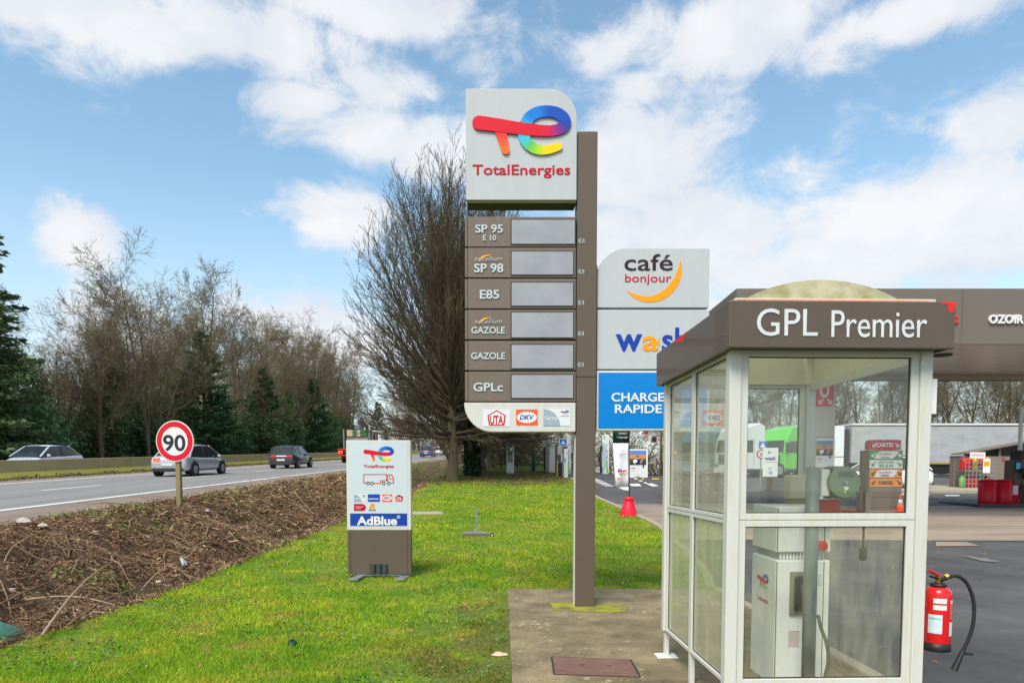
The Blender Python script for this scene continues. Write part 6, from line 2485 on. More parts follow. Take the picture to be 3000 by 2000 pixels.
# service kiosk with dark front
t, pl, g = cabinet('service_cabin', 'pale service cabin with a dark lower front beyond the lawn', 'cabin', 1506, 1288, 1534, 1354, m_cabw, 1.5)
part('dark_front', MB().box(pl.X(1507), pl.X(1533), g.y - .02, g.y - .001, g.z + .02, pl.Z(1308)), M('cabin_dark', (.02, .024, .03), .4), t)
part('roof_lip', MB().box(pl.X(1504), pl.X(1537), g.y - .1, g.y + 1.6, pl.Z(1289), pl.Z(1286)), m_cabg, t)
for xx in (1488, 1499):
    part('mast', MB().cyl((pl.X(xx), g.y + 1, g.z), (pl.X(xx), g.y + 1, pl.Z(1262)), .04), m_galv, t)
# green recycling panels
t, pl, g = cabinet('recycling_screen', 'dark green curved screen panel standing right of the white pillar', 'screen', 1557, 1322, 1568, 1380, m_dgreen, .8, .08)
t, pl, g = cabinet('recycling_screen', 'narrow dark green screen panel left of the white pillar', 'screen', 1467, 1317, 1471, 1373, m_dgreen, .8, .02)
for xx in (1516, 1527):
    g = hit(xx, 1375)
    q = part('fence_stake', MB().cyl((0, 0, -.1), (0, 0, 1.3), .03).box(-.05, .05, -.05, .05, 0, .02), m_dgreen)
    q.location = g
    tag(q, ['thin green stake, left of two on the lawn behind the totem', 'thin green stake, right of two on the lawn behind the totem'][xx > 1520], 'stake')
t, pl, g = cabinet('grey_bin', 'small grey bin with a rounded top beside the air machine', 'bin', 1472, 1326, 1482, 1353, m_cabg, .5, .04)
part('lid', MB().lathe([(pl.w(6), 0), (pl.w(5), .12), (pl.w(2), .2)], (pl.X(1477), g.y + .25, pl.Z(1326)), 14), m_galv, t)
# far pump with emblem
t, pl, g = cabinet('fuel_pump', 'far white fuel pump with a red emblem header', 'fuel pump', 1563, 1334, 1588, 1356, m_cabw, .5)
part('header', MB().box(pl.X(1562), pl.X(1588), g.y - .02, g.y + .5, pl.Z(1333), pl.Z(1314)), m_white, t, .02)
emblem(pl.X(1574, 1320), pl.Z(1320), pl.w(13), g.y - .021, t, depth=.01)
part('nozzle', MB().tube([(pl.X(1583), g.y - .1, pl.Z(1328)), (pl.X(1581), g.y - .12, pl.Z(1345)), (pl.X(1578), g.y - .1, pl.Z(1355))], .05), m_black, t)
t, pl, g = cabinet('price_post', 'slim white post with blue and orange header in the distance', 'post', 1539, 1303, 1545, 1339, m_white, .2)
part('blue_head', MB().box(pl.X(1538), pl.X(1546), g.y - .03, g.y - .001, pl.Z(1309), pl.Z(1302)), m_blue, t)
part('orange_head', MB().box(pl.X(1538), pl.X(1546), g.y - .03, g.y - .001, pl.Z(1315), pl.Z(1310)), m_orange, t)
# utility pole
g = hit(1435, 1352)
q = part('pole', MB().cyl((0, 0, -.1), (0, 0, 4.2), .11, .08, 10).cyl((0, 0, 4.2), (0, 0, 4.25), .09, .05, 10), M('pole_wood', (.10, .08, .05), .9, .2))
q.name = 'utility_pole'
q.location = g
tag(q, 'dark wooden pole standing between the tree row and the air machine', 'pole')
g = hit(1432, 1342)
q = part('rail_block', MB().box(-.8, .8, -.2, .2, 0, .5).box(-.7, .7, -.25, -.201, .05, .45), m_red, None, .04)
q.name = 'red_barrier'
q.location = g
tag(q, 'tiny red barrier block far off by the road', 'barrier')
# row of service cabinets by the kerb
t, pl, g = cabinet('green_cabinet', 'narrow dark green cabinet at the left end of the cabinet row', 'cabinet', 1594, 1310, 1597, 1380, m_dgreen, .8)
t, pl, g = cabinet('grey_cabinet', 'grey ribbed service cabinet left of the tall white one', 'cabinet', 1598, 1302, 1608, 1381, M('cabinet_taupe', (.26, .25, .23), .6, .1), .8)
t, pl, g = cabinet('white_cabinet', 'tall plain white service cabinet behind the lawn', 'cabinet', 1609, 1296, 1626, 1384, m_cabw, .9)
part('top_cap', MB().box(pl.X(1607), pl.X(1641), g.y - .05, g.y + .95, pl.Z(1296), pl.Z(1294)), m_cabw, t)
t, pl, g = cabinet('payment_terminal', 'brown payment terminal with pale notices beside the white cabinet', 'terminal', 1628, 1300, 1661, 1393, m_taupe, .5)
part('notice', MB().box(pl.X(1633), pl.X(1646), g.y - .012, g.y - .001, pl.Z(1331), pl.Z(1305)), M('notice_pale', (.45, .43, .36), .5), t)
part('reader', MB().box(pl.X(1643), pl.X(1648), g.y - .06, g.y - .001, pl.Z(1352), pl.Z(1329)), m_cabw, t)
t, pl, g = cabinet('waste_bin', 'dark blue-black litter bin with a yellow edge by the terminal', 'bin', 1634, 1356, 1648, 1395, M('bin_dark', (.02, .024, .035), .5), .45, .04)
part('edge_strip', MB().box(pl.X(1632), pl.X(1634) - .002, g.y - .01, g.y + .4, g.z, pl.Z(1358)), m_yel, t)
part('bin_post', MB().box(pl.X(1633), pl.X(1635), g.y + .1, g.y + .14, pl.Z(1356), pl.Z(1349)), m_white, t)
t, pl, g = cabinet('notice_pillar', 'pale stickered pillar under the blue hump sign', 'pillar', 1652, 1314, 1664, 1398, m_cabw, .3)
part('sticker', MB().box(pl.X(1653), pl.X(1657), g.y - .008, g.y - .001, pl.Z(1352), pl.Z(1343)), m_blue, t)
part('sticker', MB().box(pl.X(1659), pl.X(1662), g.y - .008, g.y - .001, pl.Z(1330), pl.Z(1325)), m_oran2, t)
part('notice', MB().box(pl.X(1653), pl.X(1662), g.y - .006, g.y - .001, pl.Z(1341), pl.Z(1316)), m_palegrey, t)
g = hit(1648, 1396)
pl = Plane(g.y - .15)
hs_ = thing('hump_sign', 'square blue road hump sign on a thin galvanised post', 'sign', (pl.X(1648), pl.Y, g.z))
part('post', MB().cyl((pl.X(1649, 1390), pl.Y + .05, g.z - .1), (pl.X(1649, 1300), pl.Y + .05, pl.Z(1290)), .035), m_galv, hs_)
rp = part('plate', MB().prism_xz(round_rect(pl.X(1638), pl.X(1661), pl.Z(1306), pl.Z(1284), [pl.w(2)] * 4, 4), pl.Y, pl.Y + .03), m_white, hs_)
part('blue_field', MB().prism_xz(round_rect(pl.X(1639.5), pl.X(1659.5), pl.Z(1304.5), pl.Z(1285.5), [pl.w(1.5)] * 4, 4), pl.Y - .004, pl.Y - .001), M('sign_blue', (.01, .12, .5), .4), rp)
part('hump_symbol', MB().prism_xz([(pl.X(1642), pl.Z(1302)), (pl.X(1657), pl.Z(1302)), (pl.X(1649.5), pl.Z(1288))], pl.Y - .008, pl.Y - .0045), m_white, rp)
part('hump_dark', MB().prism_xz([(pl.X(1644), pl.Z(1302)), (pl.X(1655), pl.Z(1302)), (pl.X(1652), pl.Z(1299)), (pl.X(1647), pl.Z(1299))], pl.Y - .010, pl.Y - .0085), M('sign_blue', (.01, .12, .5), .4), rp)


# rapid chargers
def charger(px0, px1, ytop, ybot, label):
    g = hit((px0 + px1) / 2, ybot)
    pl = Plane(g.y)
    t = thing('rapid_charger', label, 'charger', (pl.X((px0 + px1) / 2), g.y, g.z), 'rapid chargers beyond the totem')
    xa, xb = pl.X(px0, 1330), pl.X(px1, 1330)
    w = xb - xa
    zt = pl.Z(ytop)
    h = zt - g.z
    part('tower', MB().box(xa, xb, g.y, g.y + .8, g.z - .03, zt), m_white, t, .04)
    n = 16
    pts = [(xa + .02 * w, g.z + h * (.02 + .8 * k / n)) for k in range(n + 1)]
    outer = [(xa + (.05 + .78 * sin(pi * (.12 + .8 * k / n))) * w, g.z + h * (.05 + .78 * k / n)) for k in range(n, -1, -1)]
    part('arc_panel', MB().prism_xz(pts + outer if False else [(xa + .01 * w, g.z + h * .05)] + list(reversed(outer)) + [(xa + .01 * w, g.z + h * .83)], g.y - .01, g.y - .001), M('charger_blue_grey', (.40, .48, .54), .4), t)
    mg = M('charger_green', (.16, .48, .03), .4)
    part('green_flash', MB().prism_xz([(xa + .1 * w, zt - .02), (xa + .28 * w, zt - .02), (xa + .45 * w, zt - .1 * h), (xa + .3 * w, zt - .12 * h)], g.y - .012, g.y - .001), mg, t)
    part('green_flash', MB().prism_xz([(xa + .6 * w, zt - .36), (xa + .72 * w, zt - .1 * h), (xa + .5 * w, zt - .12 * h)][::-1] if False else [(xa + .62 * w, g.z + .05), (xa + .95 * w, g.z + .05), (xa + .66 * w, g.z + .35 * h), (xa + .58 * w, g.z + .33 * h)], g.y - .012, g.y - .001), mg, t)
    part('screen', MB().prism_xz(circ(xa + .25 * w, zt - .18 * h, .1 * w * 1.6, 16), g.y - .02, g.y - .012), M('charger_screen', (.35, .55, .85), .3, emit=.6), t)
    for k in range(4):
        zz = g.z + h * (.28 + .15 * k)
        part('mark', MB().box(xa + .55 * w, xa + .82 * w, g.y - .016, g.y - .0105, zz, zz + .03), m_black, t)
    cb = [(xa - .05, g.y - .1, g.z + .72 * h), (xa - .16, g.y - .15, g.z + .5 * h), (xa - .14, g.y - .15, g.z + .2 * h), (xa - .03, g.y - .1, g.z + .12 * h)]
    part('cable', MB().tube(cb, .07), m_rubber, t)
    part('plug', MB().box(xa - .18, xa - .02, g.y - .2, g.y - .05, g.z + .04, g.z + .2 * h), m_black, t, .03)
    return t


charger(1764, 1785, 1273, 1387, 'white and green rapid charger right of the totem pole')
charger(1653, 1672, 1273, 1387, 'white and green rapid charger left of the totem pole')
# height barrier with red and white posts
g = hit(1775, 1372)
pl = Plane(g.y)
hbr = thing('height_barrier', 'red and white height restriction gate behind the chargers', 'gate', (pl.X(1735), g.y, g.z))
for i, xx in enumerate((1676, 1788)):
    X_ = pl.X(xx)
    for k in range(8):
        za, zb_2 = g.z + k * .42, g.z + k * .42 + .415
        part('post_band', MB().cyl((X_, g.y, za), (X_, g.y, zb_2), .07, n=12), [m_red, m_white][k % 2], hbr)
part('cross_beam', MB().box(pl.X(1676), pl.X(1788), g.y - .06, g.y + .06, g.z + 3.3, g.z + 3.45), m_white, hbr)
part('round_sign', MB().prism_xz(circ(pl.X(1752), g.z + 2.5, .42, 22), g.y - .12, g.y - .08), m_red, hbr)
part('sign_field', MB().prism_xz(circ(pl.X(1752), g.z + 2.5, .32, 22), g.y - .13, g.y - .121), m_white, hbr)
text('3,50', m_brown, hbr, x=pl.X(1752), z=g.z + 2.42, y=g.y - .131, w=.4, h=.16, align='C', bold=.03)
# road signs farther right
g = hit(1891, 1345)
pl = Plane(g.y)
t = thing('road_sign', 'round red sign on a grey post beyond the poster board', 'sign', (pl.X(1891), g.y, g.z))
part('post', MB().cyl((pl.X(1891), g.y + .05, g.z), (pl.X(1891), g.y + .05, pl.Z(1262)), .05), m_galv, t)
dd = part('plate', MB().prism_xz(circ(pl.X(1891), pl.Z(1284), pl.w(8), 20), g.y - .01, g.y + .03), m_red, t)
part('field', MB().prism_xz(circ(pl.X(1891), pl.Z(1284), pl.w(5.5), 20), g.y - .015, g.y - .011), m_white, dd)
part('plate', MB().prism_xz(circ(pl.X(1891), pl.Z(1266), pl.w(7), 20), g.y - .01, g.y + .03), m_red, t)
g = hit(1915, 1341)
pl = Plane(g.y)
t = thing('solar_sign', 'dark square sign with a red dotted rim under a small solar panel', 'sign', (pl.X(1915), g.y, g.z))
part('post', MB().cyl((pl.X(1915), g.y + .05, g.z), (pl.X(1915), g.y + .05, pl.Z(1268)), .05), m_galv, t)
bb = part('plate', MB().box(pl.X(1907), pl.X(1923), g.y - .02, g.y + .04, pl.Z(1296), pl.Z(1278)), M('rim_red', (.45, .1, .08), .5), t)
part('dark_field', MB().box(pl.X(1908.5), pl.X(1921.5), g.y - .025, g.y - .021, pl.Z(1294.5), pl.Z(1279.5)), m_black, bb)
part('solar_panel', MB().beam((pl.X(1902), g.y, pl.Z(1269)), (pl.X(1922), g.y, pl.Z(1264)), .6, .05), M('solar', (.12, .16, .2), .2), t)

# ------------------------------------------------------------------ feather flag in a red base
g = hit(1842, 1510)
pl = Plane(g.y)
ff = thing('feather_flag', 'tall white and dark green feather flag with mirrored print on a black mast', 'flag', (pl.X(1845), g.y, g.z))
rb_ = thing('flag_base', 'red plastic bell-shaped flag weight on the lawn edge', 'flag base', (pl.X(1842), g.y, g.z))
xc2 = pl.X(1842, 1500)
rr_ = pl.w(25)
hb_ = pl.Z(1455) - g.z
part('bell', MB().lathe([(rr_, -.02), (rr_ * 1.0, .03), (rr_ * .92, hb_ * .2), (rr_ * .72, hb_ * .55), (rr_ * .54, hb_ * .74), (rr_ * .47, hb_ * .80), (rr_ * .52, hb_ * .82), (rr_ * .53, hb_ * .93), (rr_ * .42, hb_), (rr_ * .1, hb_ * 1.01)], (xc2, g.y, g.z), 28), M('base_red', (.72, .01, .04), .4, .06, 3), rb_, smooth=True)
for s in (-1, 1):
    part('grip', MB().box(xc2 + s * rr_ * .58 - .03, xc2 + s * rr_ * .58 + .03, g.y - .05, g.y + .05, g.z + hb_ * .74, g.z + hb_ * .80), MATS['base_red'], rb_, .01)
mp_ = [(pl.X(1844.5, 1450), g.y, g.z + hb_), (pl.X(1843, 1430), g.y, pl.Z(1430)), (pl.X(1843, 1350), g.y, pl.Z(1350)), (pl.X(1842, 1240), g.y, pl.Z(1240)), (pl.X(1838, 1210), g.y, pl.Z(1205))]
part('mast', MB().tube([Vector(q) for q in mp_], [.012, .016, .018, .016, .01], 8), m_black, ff)


def cloth(rows, mat, nm, par):
    """rows: (left px, right px, photo row); rippled sheet with real thickness"""
    mb = MB()
    nx = 10
    for (l_, r_, y_) in rows:
        for i in range(nx + 1):
            f_ = i / nx
            yy = g.y + .05 * sin(f_ * 7 + y_ * .02) * (1 - f_) + .004
            mb.v.append((pl.X(l_ + (r_ - l_) * f_, y_), yy, pl.Z(y_)))
    for j in range(len(rows) - 1):
        for i in range(nx):
            q_ = j * (nx + 1) + i
            mb.f.append((q_, q_ + 1, q_ + nx + 2, q_ + nx + 1))
    o = part(nm, mb, mat, par, smooth=True)
    sd_ = o.modifiers.new('thick', 'SOLIDIFY')
    sd_.thickness = .004
    return o


fabr = M('flag_white', (.66, .67, .72), .8, .05, 6)
cl1 = cloth([(1796, 1841, 1298), (1797, 1841, 1320), (1800, 1842, 1370), (1802, 1842, 1400), (1803, 1842, 1425)], fabr, 'white_cloth', ff)
part('lower_corner', MB().prism_xz([(pl.X(1803, 1425), pl.Z(1425.3)), (pl.X(1830, 1430), pl.Z(1435)), (pl.X(1842, 1430), pl.Z(1436)), (pl.X(1842, 1425), pl.Z(1425.3))], g.y - .002, g.y + .002), fabr, ff)
cl2 = cloth([(1795, 1840, 1205), (1795, 1841, 1250), (1796, 1841, 1297)], M('flag_green', (.02, .05, .035), .8, .1, 5), 'green_cloth', ff)
pf = Plane(g.y - .056)
emblem(pf.X(1823, 1380), pf.Z(1380), pf.w(27), pf.Y, ff, mirror=True, depth=.004, squeeze=1)
pf.text('TotalEnergies', m_red, ff, 1836, 1402, w=30, h=5, out=0, mirror=True)
pf.text('bonus', m_red, ff, 1834, 1332, w=20, h=5, out=0, mirror=True)
pf.text('il paraît', m_white, ff, 1837, 1271, w=24, h=6, out=0, mirror=True)
pf.text('demain !', m_white, ff, 1838, 1283, w=30, h=6, out=0, mirror=True)

# advert board on the forecourt
g = hit(1870, 1400)
pl = Plane(g.y)
bo = thing('poster_board', 'white framed advert board with a sports poster behind the flag', 'advert board', (pl.X(1870), g.y, g.z))
xa, xb = pl.X(1842, 1360), pl.X(1898, 1360)
part('frame', MB().box(xa, xb, g.y, g.y + .18, g.z + .03, pl.Z(1315)), m_white, bo, .02)
poster(bo, pl, 1845, 1319, 1893, 1388, .006)
for xx in (xa + .15, xb - .15):
    part('foot', MB().box(xx - .06, xx + .06, g.y - .3, g.y + .45, g.z, g.z + .03), m_galv, bo)
part('ballast', MB().box(pl.X(1862), pl.X(1874), g.y - .01, g.y - .001, g.z + .04, pl.Z(1393)), M('ballast', (.35, .32, .2), .6), bo)

# forecourt markings
m_ymark = M('yellow_paint', (.62, .42, .06), .6, .12)


def mark(name, pts, mat=None):
    vs_ = []
    for (x, y) in pts:
        p = hit(x, y)
        vs_.append((p.x, p.y, float(H(p.x, p.y)) + .014))
    return struct(part(name, MB().add(vs_, [tuple(range(len(vs_)))]), mat or m_paint))


for k in range(6):
    x = 1735 + k * 5
    mark('crossing_bar', [(x - 12 + k * 4, 1402 + k * 4), (x + 14 + k * 4, 1402 + k * 4), (x + 19 + k * 4, 1404 + k * 4), (x - 7 + k * 4, 1404 + k * 4)])
mark('arrow_bar', [(1840, 1418), (1872, 1417), (1880, 1424), (1852, 1424)])
mark('arrow_bar', [(1892, 1417), (1910, 1416), (1930, 1423), (1912, 1425)])
mark('arrow_bar', [(1800, 1418), (1812, 1418), (1814, 1421), (1802, 1421)])
for k in range(3):
    mark('dash', [(1856 + k * 14, 1401 + k * 6), (1866 + k * 14, 1401 + k * 6), (1870 + k * 14, 1404 + k * 6), (1860 + k * 14, 1404 + k * 6)])
mark('yellow_bar', [(1909, 1401), (1931, 1401), (1931, 1404), (1910, 1404)], m_ymark)
mark('yellow_bar', [(1880, 1401), (1888, 1401), (1888, 1404), (1880, 1404)], m_ymark)
mark('lane_bar', [(2640, 1446), (2720, 1446), (2724, 1449), (2640, 1449)])
mark('lane_bar', [(2770, 1450), (2810, 1450), (2812, 1453), (2770, 1453)])
m_worn = M('worn_tarmac', (.17, .165, .15), .85, .25, 4)
mark('worn_streak', [(2815, 1630), (2848, 1630), (2882, 1638), (2926, 1644), (2925, 1648), (2880, 1645), (2840, 1635)], m_worn)
mark('worn_streak', [(2862, 1635), (2895, 1636), (2900, 1641), (2868, 1641)], m_worn)
mark('drain_grate', [(2742, 1588), (2830, 1588), (2872, 1600), (2742, 1601)], m_conc)

# ------------------------------------------------------------------ concrete barrier between the carriageways, cast in lengths
bar_ = thing('concrete_barrier', 'long mossy concrete safety barrier between the carriageways', 'barrier', (-22 + .36, 20, float(Rz(20))))
m_bar = M('barrier_concrete', (.37, .31, .16), .9, .12, 1.2, .3, 40, dirt=(.26, .23, .09), dirt_amt=.7, dscale=1.5)
m_barlow = M('barrier_moss', (.52, .46, .10), .95, .15, 3, .4, 60, dirt=(.36, .32, .10), dirt_amt=.6, dscale=3)
prof_up = [(-.27, .26), (.27, .26), (.11, .40), (.09, .81), (-.09, .81), (-.11, .40)]
prof_up = [(-.16, .30), (.16, .30), (.10, .81), (-.10, .81)]
prof_lo = [(-.30, -.1), (.30, -.1), (.30, .08), (.165, .298), (-.165, .298), (-.30, .08)]


def run(prof, Ya, Yb):
    mb = MB()
    for yy in (Ya, Yb):
        for x, z in prof:
            mb.v.append((-22.0 + .018 * yy + x, yy, float(Rz(yy)) + z))
    n = len(prof)
    mb.f += [tuple(range(n)), tuple(range(2 * n - 1, n - 1, -1))] + [(i, n + i, n + (i + 1) % n, (i + 1) % n) for i in range(n)]
    return mb


yy = 14.0
while yy < 150:
    seg = part('barrier_length', run(prof_up, yy + .003, yy + 5.997), m_bar, bar_, .015)
    part('mossy_foot', run(prof_lo, yy + .002, yy + 5.998), m_barlow, seg)
    yy += 6

# ------------------------------------------------------------------ broom lying on the lawn
g = hit(1398, 1572)
bm_ = thing('yard_broom', 'wide yard broom standing on the lawn with its grey handle upright', 'broom', (g.x, g.y, g.z))
pl = Plane(g.y)
xa, xb = pl.X(1355, 1565), pl.X(1433, 1565)
part('bristles', MB().hexa([(xa - .02, g.y - .05, g.z), (xb + .01, g.y - .05, g.z), (xb + .01, g.y + .08, g.z), (xa - .02, g.y + .08, g.z), (xa + .01, g.y - .01, g.z + .075), (xb, g.y - .01, g.z + .075), (xb, g.y + .05, g.z + .075), (xa + .01, g.y + .05, g.z + .075)]), M('bristles', (.12, .10, .05), .9, .4, 40, .8, 120), bm_)
part('head', MB().box(xa, xb, g.y - .02, g.y + .06, g.z + .076, g.z + .098), m_galv, bm_, .005)
xm = (xa + xb) / 2
for s in (-1, 1):
    part('brace', MB().beam((xm + s * .22, g.y + .02, g.z + .1), (xm, g.y + .02, g.z + .15), .03, .012), m_galv, bm_)
part('socket', MB().box(xm - .03, xm + .03, g.y - .01, g.y + .05, g.z + .099, g.z + .165), m_galv, bm_, .004)
part('handle', MB().cyl((xm, g.y + .02, g.z + .15), (pl.X(1398, 1490), g.y + .03, pl.Z(1489)), .022, n=10), M('broom_handle', (.22, .29, .33), .4, metal=.3), bm_)
wl = part('wheel', MB().cyl((pl.X(1441), g.y - .03, g.z + .045), (pl.X(1441), g.y + .02, g.z + .045), .045, n=18), m_rubber, bm_)
part('hub', MB().cyl((pl.X(1441), g.y - .036, g.z + .045), (pl.X(1441), g.y - .031, g.z + .045), .018), m_white, wl)
part('axle', MB().beam((xb - .05, g.y + .0, g.z + .088), (pl.X(1441), g.y - .0, g.z + .05), .02, .02), m_galv, bm_)

# slab strip, stone, litter
a_ = [hit(1206, 1500), hit(1292, 1500), hit(1298, 1506), hit(1206, 1508)]
q = part('path_slab', MB().hexa([(p.x, p.y, p.z - .05) for p in reversed(a_)] + [(p.x, p.y, p.z + .03) for p in reversed(a_)]), m_kerb, None, .006)
tag(q, 'pale concrete slab strip let into the lawn beside the AdBlue sign', 'slab')


def lump(name, px, py, r, sx, sy, sz, mat, label, cat, seed):
    random.seed(seed)
    import bmesh
    bm = bmesh.new()
    bmesh.ops.create_icosphere(bm, subdivisions=2, radius=r)
    for v in bm.verts:
        k = 1 + .22 * sin(v.co.x * 9 / r + seed) * cos(v.co.y * 7 / r) + random.uniform(-.12, .12)
        v.co = Vector((v.co.x * sx * k, v.co.y * sy * k, max(-r * .3, v.co.z * sz * k)))
    me = bpy.data.meshes.new(name)
    bm.to_mesh(me)
    bm.free()
    me.materials.append(mat)
    o = bpy.data.objects.new(name, me)
    COL.objects.link(o)
    p = hit(px, py)
    o.location = p + Vector((0, 0, r * .2 + float(bank_lumps(p.x, p.y)) + .04 * (p.x < -4.7)))
    tag(o, label, cat)
    return o


lump('stone', 1463, 1920, .05, 1.4, .8, .5, M('pale_stone', (.48, .40, .28), .8, .2), 'pale flat stone in the grass at the edge of the pad', 'stone', 1)
m_paper = M('litter_paper', (.55, .60, .62), .6, .2, 10)
m_film = M('litter_film', (.34, .37, .38), .35, .2, 10)
for i, (px, py, r, mat, lab) in enumerate([(430, 1575, .045, M('litter_blue', (.30, .45, .55), .5), 'crumpled pale blue wrapper in the middle of the bank'), (608, 1508, .05, MATS['litter_blue'], 'crumpled pale blue wrapper right of the speed sign post'),
                                           (465, 1703, .035, m_paper, 'scrap of white paper near the lawn edge'), (285, 1783, .035, m_paper, 'scrap of white paper low on the bank by the lawn'),
                                           (32, 1715, .04, m_paper, 'crumpled white paper at the left edge of the bank'), (278, 1585, .07, M('litter_tan', (.33, .27, .18), .8), 'tan lump of torn card on the bank'), (125, 1556, .07, M('litter_stone', (.4, .36, .32), .8), 'pale stone at the road end of the bank'), (70, 1540, .1, MATS['litter_stone'], 'broken pale kerb lump beside the hard shoulder')]):
    lump('litter', px, py, r, 1.3, .9, .7, mat, lab, 'litter', 20 + i)


def sheet(name, pts, mat, label, cat, lift=.05, bulge=.06, n=8):
    """small flexible sheet spanned by four ground pixels"""
    p = [hit(x, y) for x, y in pts]
    lum = max(float(bank_lumps(q.x, q.y)) for q in p)
    mb = MB()
    for j in range(n + 1):
        for i in range(n + 1):
            a, b = i / n, j / n
            q = p[0].lerp(p[1], a).lerp(p[3].lerp(p[2], a), b)
            mb.v.append((q.x, q.y, q.z + lum + lift + bulge * sin(a * pi) * sin(b * pi) + .012 * sin(a * 11 + b * 7)))
    for j in range(n):
        for i in range(n):
            k = j * (n + 1) + i
            mb.f.append((k, k + 1, k + n + 2, k + n + 1))
    o = part(name, mb, mat, smooth=True)
    s_ = o.modifiers.new('thick', 'SOLIDIFY')
    s_.thickness = .006
    tag(o, label, cat)
    return o


sheet('plastic_sheet', [(-60, 1830), (0, 1832), (78, 1855), (-40, 1935)], M('green_plastic', (.06, .27, .19), .4, .12, 6), 'sea-green plastic sheet poking out of the brush at the left edge', 'plastic sheet', .04, .1)
sheet('plastic_bag', [(526, 1662), (536, 1658), (555, 1684), (535, 1686)], m_film, 'crumpled grey plastic bag at the foot of the bank', 'plastic bag', .04, .05)
sheet('cloth_scrap', [(846, 1886), (872, 1886), (866, 1897), (842, 1896)], M('dark_green_cloth', (.012, .04, .03), .8), 'small dark green scrap lying in the grass', 'scrap', .03, .03)

# ------------------------------------------------------------------ grass, brush and leaves
def scatter_band(n, Ya, Yb, xa, xb):
    """random points between two X limits that depend on Y"""
    Y = rng.uniform(Ya, Yb, n)
    a, b = xa(Y), xb(Y)
    X = a + (b - a) * rng.uniform(0, 1, n)
    return X, Y


def off_pad(X, Y):
    return ~((X > -.05) & (X < 2.9) & (Y < 9.38))


le = np.vectorize(lawn_edge)
GV, GC = [], []
for (Ya, Yb, dens, hgt, wid) in ((4.2, 7, 5000, .026, .0042), (7, 11, 2800, .029, .0062), (11, 17, 1250, .032, .010), (17, 26, 520, .034, .017), (26, 36, 200, .034, .028)):
    left = lambda Y: np.maximum(-5.0 + .018 * Y - .16 * np.sin(Y * 2.9 + np.sin(Y * 7.3)) - .08 * np.sin(Y * 11), -.78 * Y)
    right = lambda Y: np.where(Y < 9.38, 0.02, le(Y) - .05)
    n = int(dens * (Yb - Ya) * 6.2)
    X, Y = scatter_band(n, Ya, Yb, left, right)
    k = off_pad(X, Y)
    bare = (np.sin(X * 3.1 + 1.2) * np.sin(Y * 2.3) + np.sin(X * 7.3 - Y * 5.1) * .6)
    k &= ~((X > -1.0) & (Y < 9.2) & (bare > .2) & (rng.uniform(0, 1, n) < .75))
    X, Y = X[k], Y[k]
    n = len(X)
    Z = H(X, Y)
    tall = 1 + .35 * np.sin(X * 1.3 + 2 * np.sin(Y * .7)) + .3 * np.sin(X * 5.3 + Y * 4.1)
    h = hgt * rng.uniform(.5, 1.5, n) * np.clip(tall, .5, 1.7)
    w = wid * rng.uniform(.7, 1.4, n)
    a = rng.uniform(0, 2 * pi, n)
    lean = rng.uniform(.2, 1.3, n) * h
    la = rng.uniform(0, 2 * pi, n)
    b0 = np.stack([X - w * np.cos(a), Y - w * np.sin(a), Z - .004], 1)
    b1 = np.stack([X + w * np.cos(a), Y + w * np.sin(a), Z - .004], 1)
    t0 = np.stack([X + lean * np.cos(la), Y + lean * np.sin(la), Z + h], 1)
    GV.append(np.stack([b0, b1, t0], 1).reshape(-1, 3))
    tone = rng.uniform(.6, 1.5, (n, 1)) * np.ones((n, 3))
    dry = rng.uniform(0, 1, n) < .07
    tone[dry] *= np.array([1.7, 1.0, 1.6])
    tone[:, 0] *= rng.uniform(.8, 1.25, n)
    cc = np.stack([tone * .75, tone * .75, tone * 1.2], 1).reshape(-1, 3)
    GC.append(cc)
GV, GC = np.concatenate(GV), np.concatenate(GC)
o = mesh_np('grass', GV, np.arange(len(GV)).reshape(-1, 3), m_blade, None, GC)
tag(o, 'short bright green grass blades covering the lawn', 'grass', None, 'stuff')

# clover and weed leaves
n = 7000
X, Y = scatter_band(n, 4.3, 11, lambda Y: np.maximum(-4.9 + .018 * Y, -.78 * Y), lambda Y: np.where(Y < 9.38, -.02, le(Y)))
pt = np.sin(X * 2.1 + 3 * np.sin(Y * .9)) + np.sin(Y * 2.7 - X)
k = (pt > .55) | ((X > -1.1) & (rng.uniform(0, 1, n) < .5))
X, Y = X[k], Y[k]
ctr = np.stack([X, Y, H(X, Y) + rng.uniform(.015, .045, len(X))], 1)
V, Fc, c = leaf_faces(ctr, .022, np.stack([rng.normal(size=len(X)), rng.normal(size=len(X)), rng.normal(size=len(X)) * .25], 1), (.10, .19, .04), .1)
o = mesh_np('weeds', V, Fc, m_leaf, None, c)
tag(o, 'small broad clover and plantain leaves among the grass', 'weeds', None, 'stuff')
# daisies and fallen leaves on the lawn
n = 120
X, Y = scatter_band(n, 4.4, 13, lambda Y: np.maximum(-4.7 + .018 * Y, -.75 * Y), lambda Y: np.where(Y < 9.38, -.1, le(Y)))
ctr = np.stack([X, Y, H(X, Y) + .045], 1)
V, Fc, c = leaf_faces(ctr, .010, None, (.6, .58, .5))
o = mesh_np('daisies', V, Fc, M_attr('petals', .7), None, c)
tag(o, 'tiny white daisies dotted over the lawn', 'flowers', None, 'stuff')
n = 240
X, Y = scatter_band(n, 4.4, 34, lambda Y: np.maximum(-4.7 + .018 * Y, -.75 * Y), lambda Y: np.where(Y < 9.38, -.1, le(Y)))
ctr = np.stack([X, Y, H(X, Y) + .04], 1)
V, Fc, c = leaf_faces(ctr, .038, np.stack([rng.normal(size=n), rng.normal(size=n), rng.normal(size=n) * .2], 1), (.26, .13, .07))
o = mesh_np('fallen_leaves', V, Fc, M_attr('dry_leaves', .8), None, c)
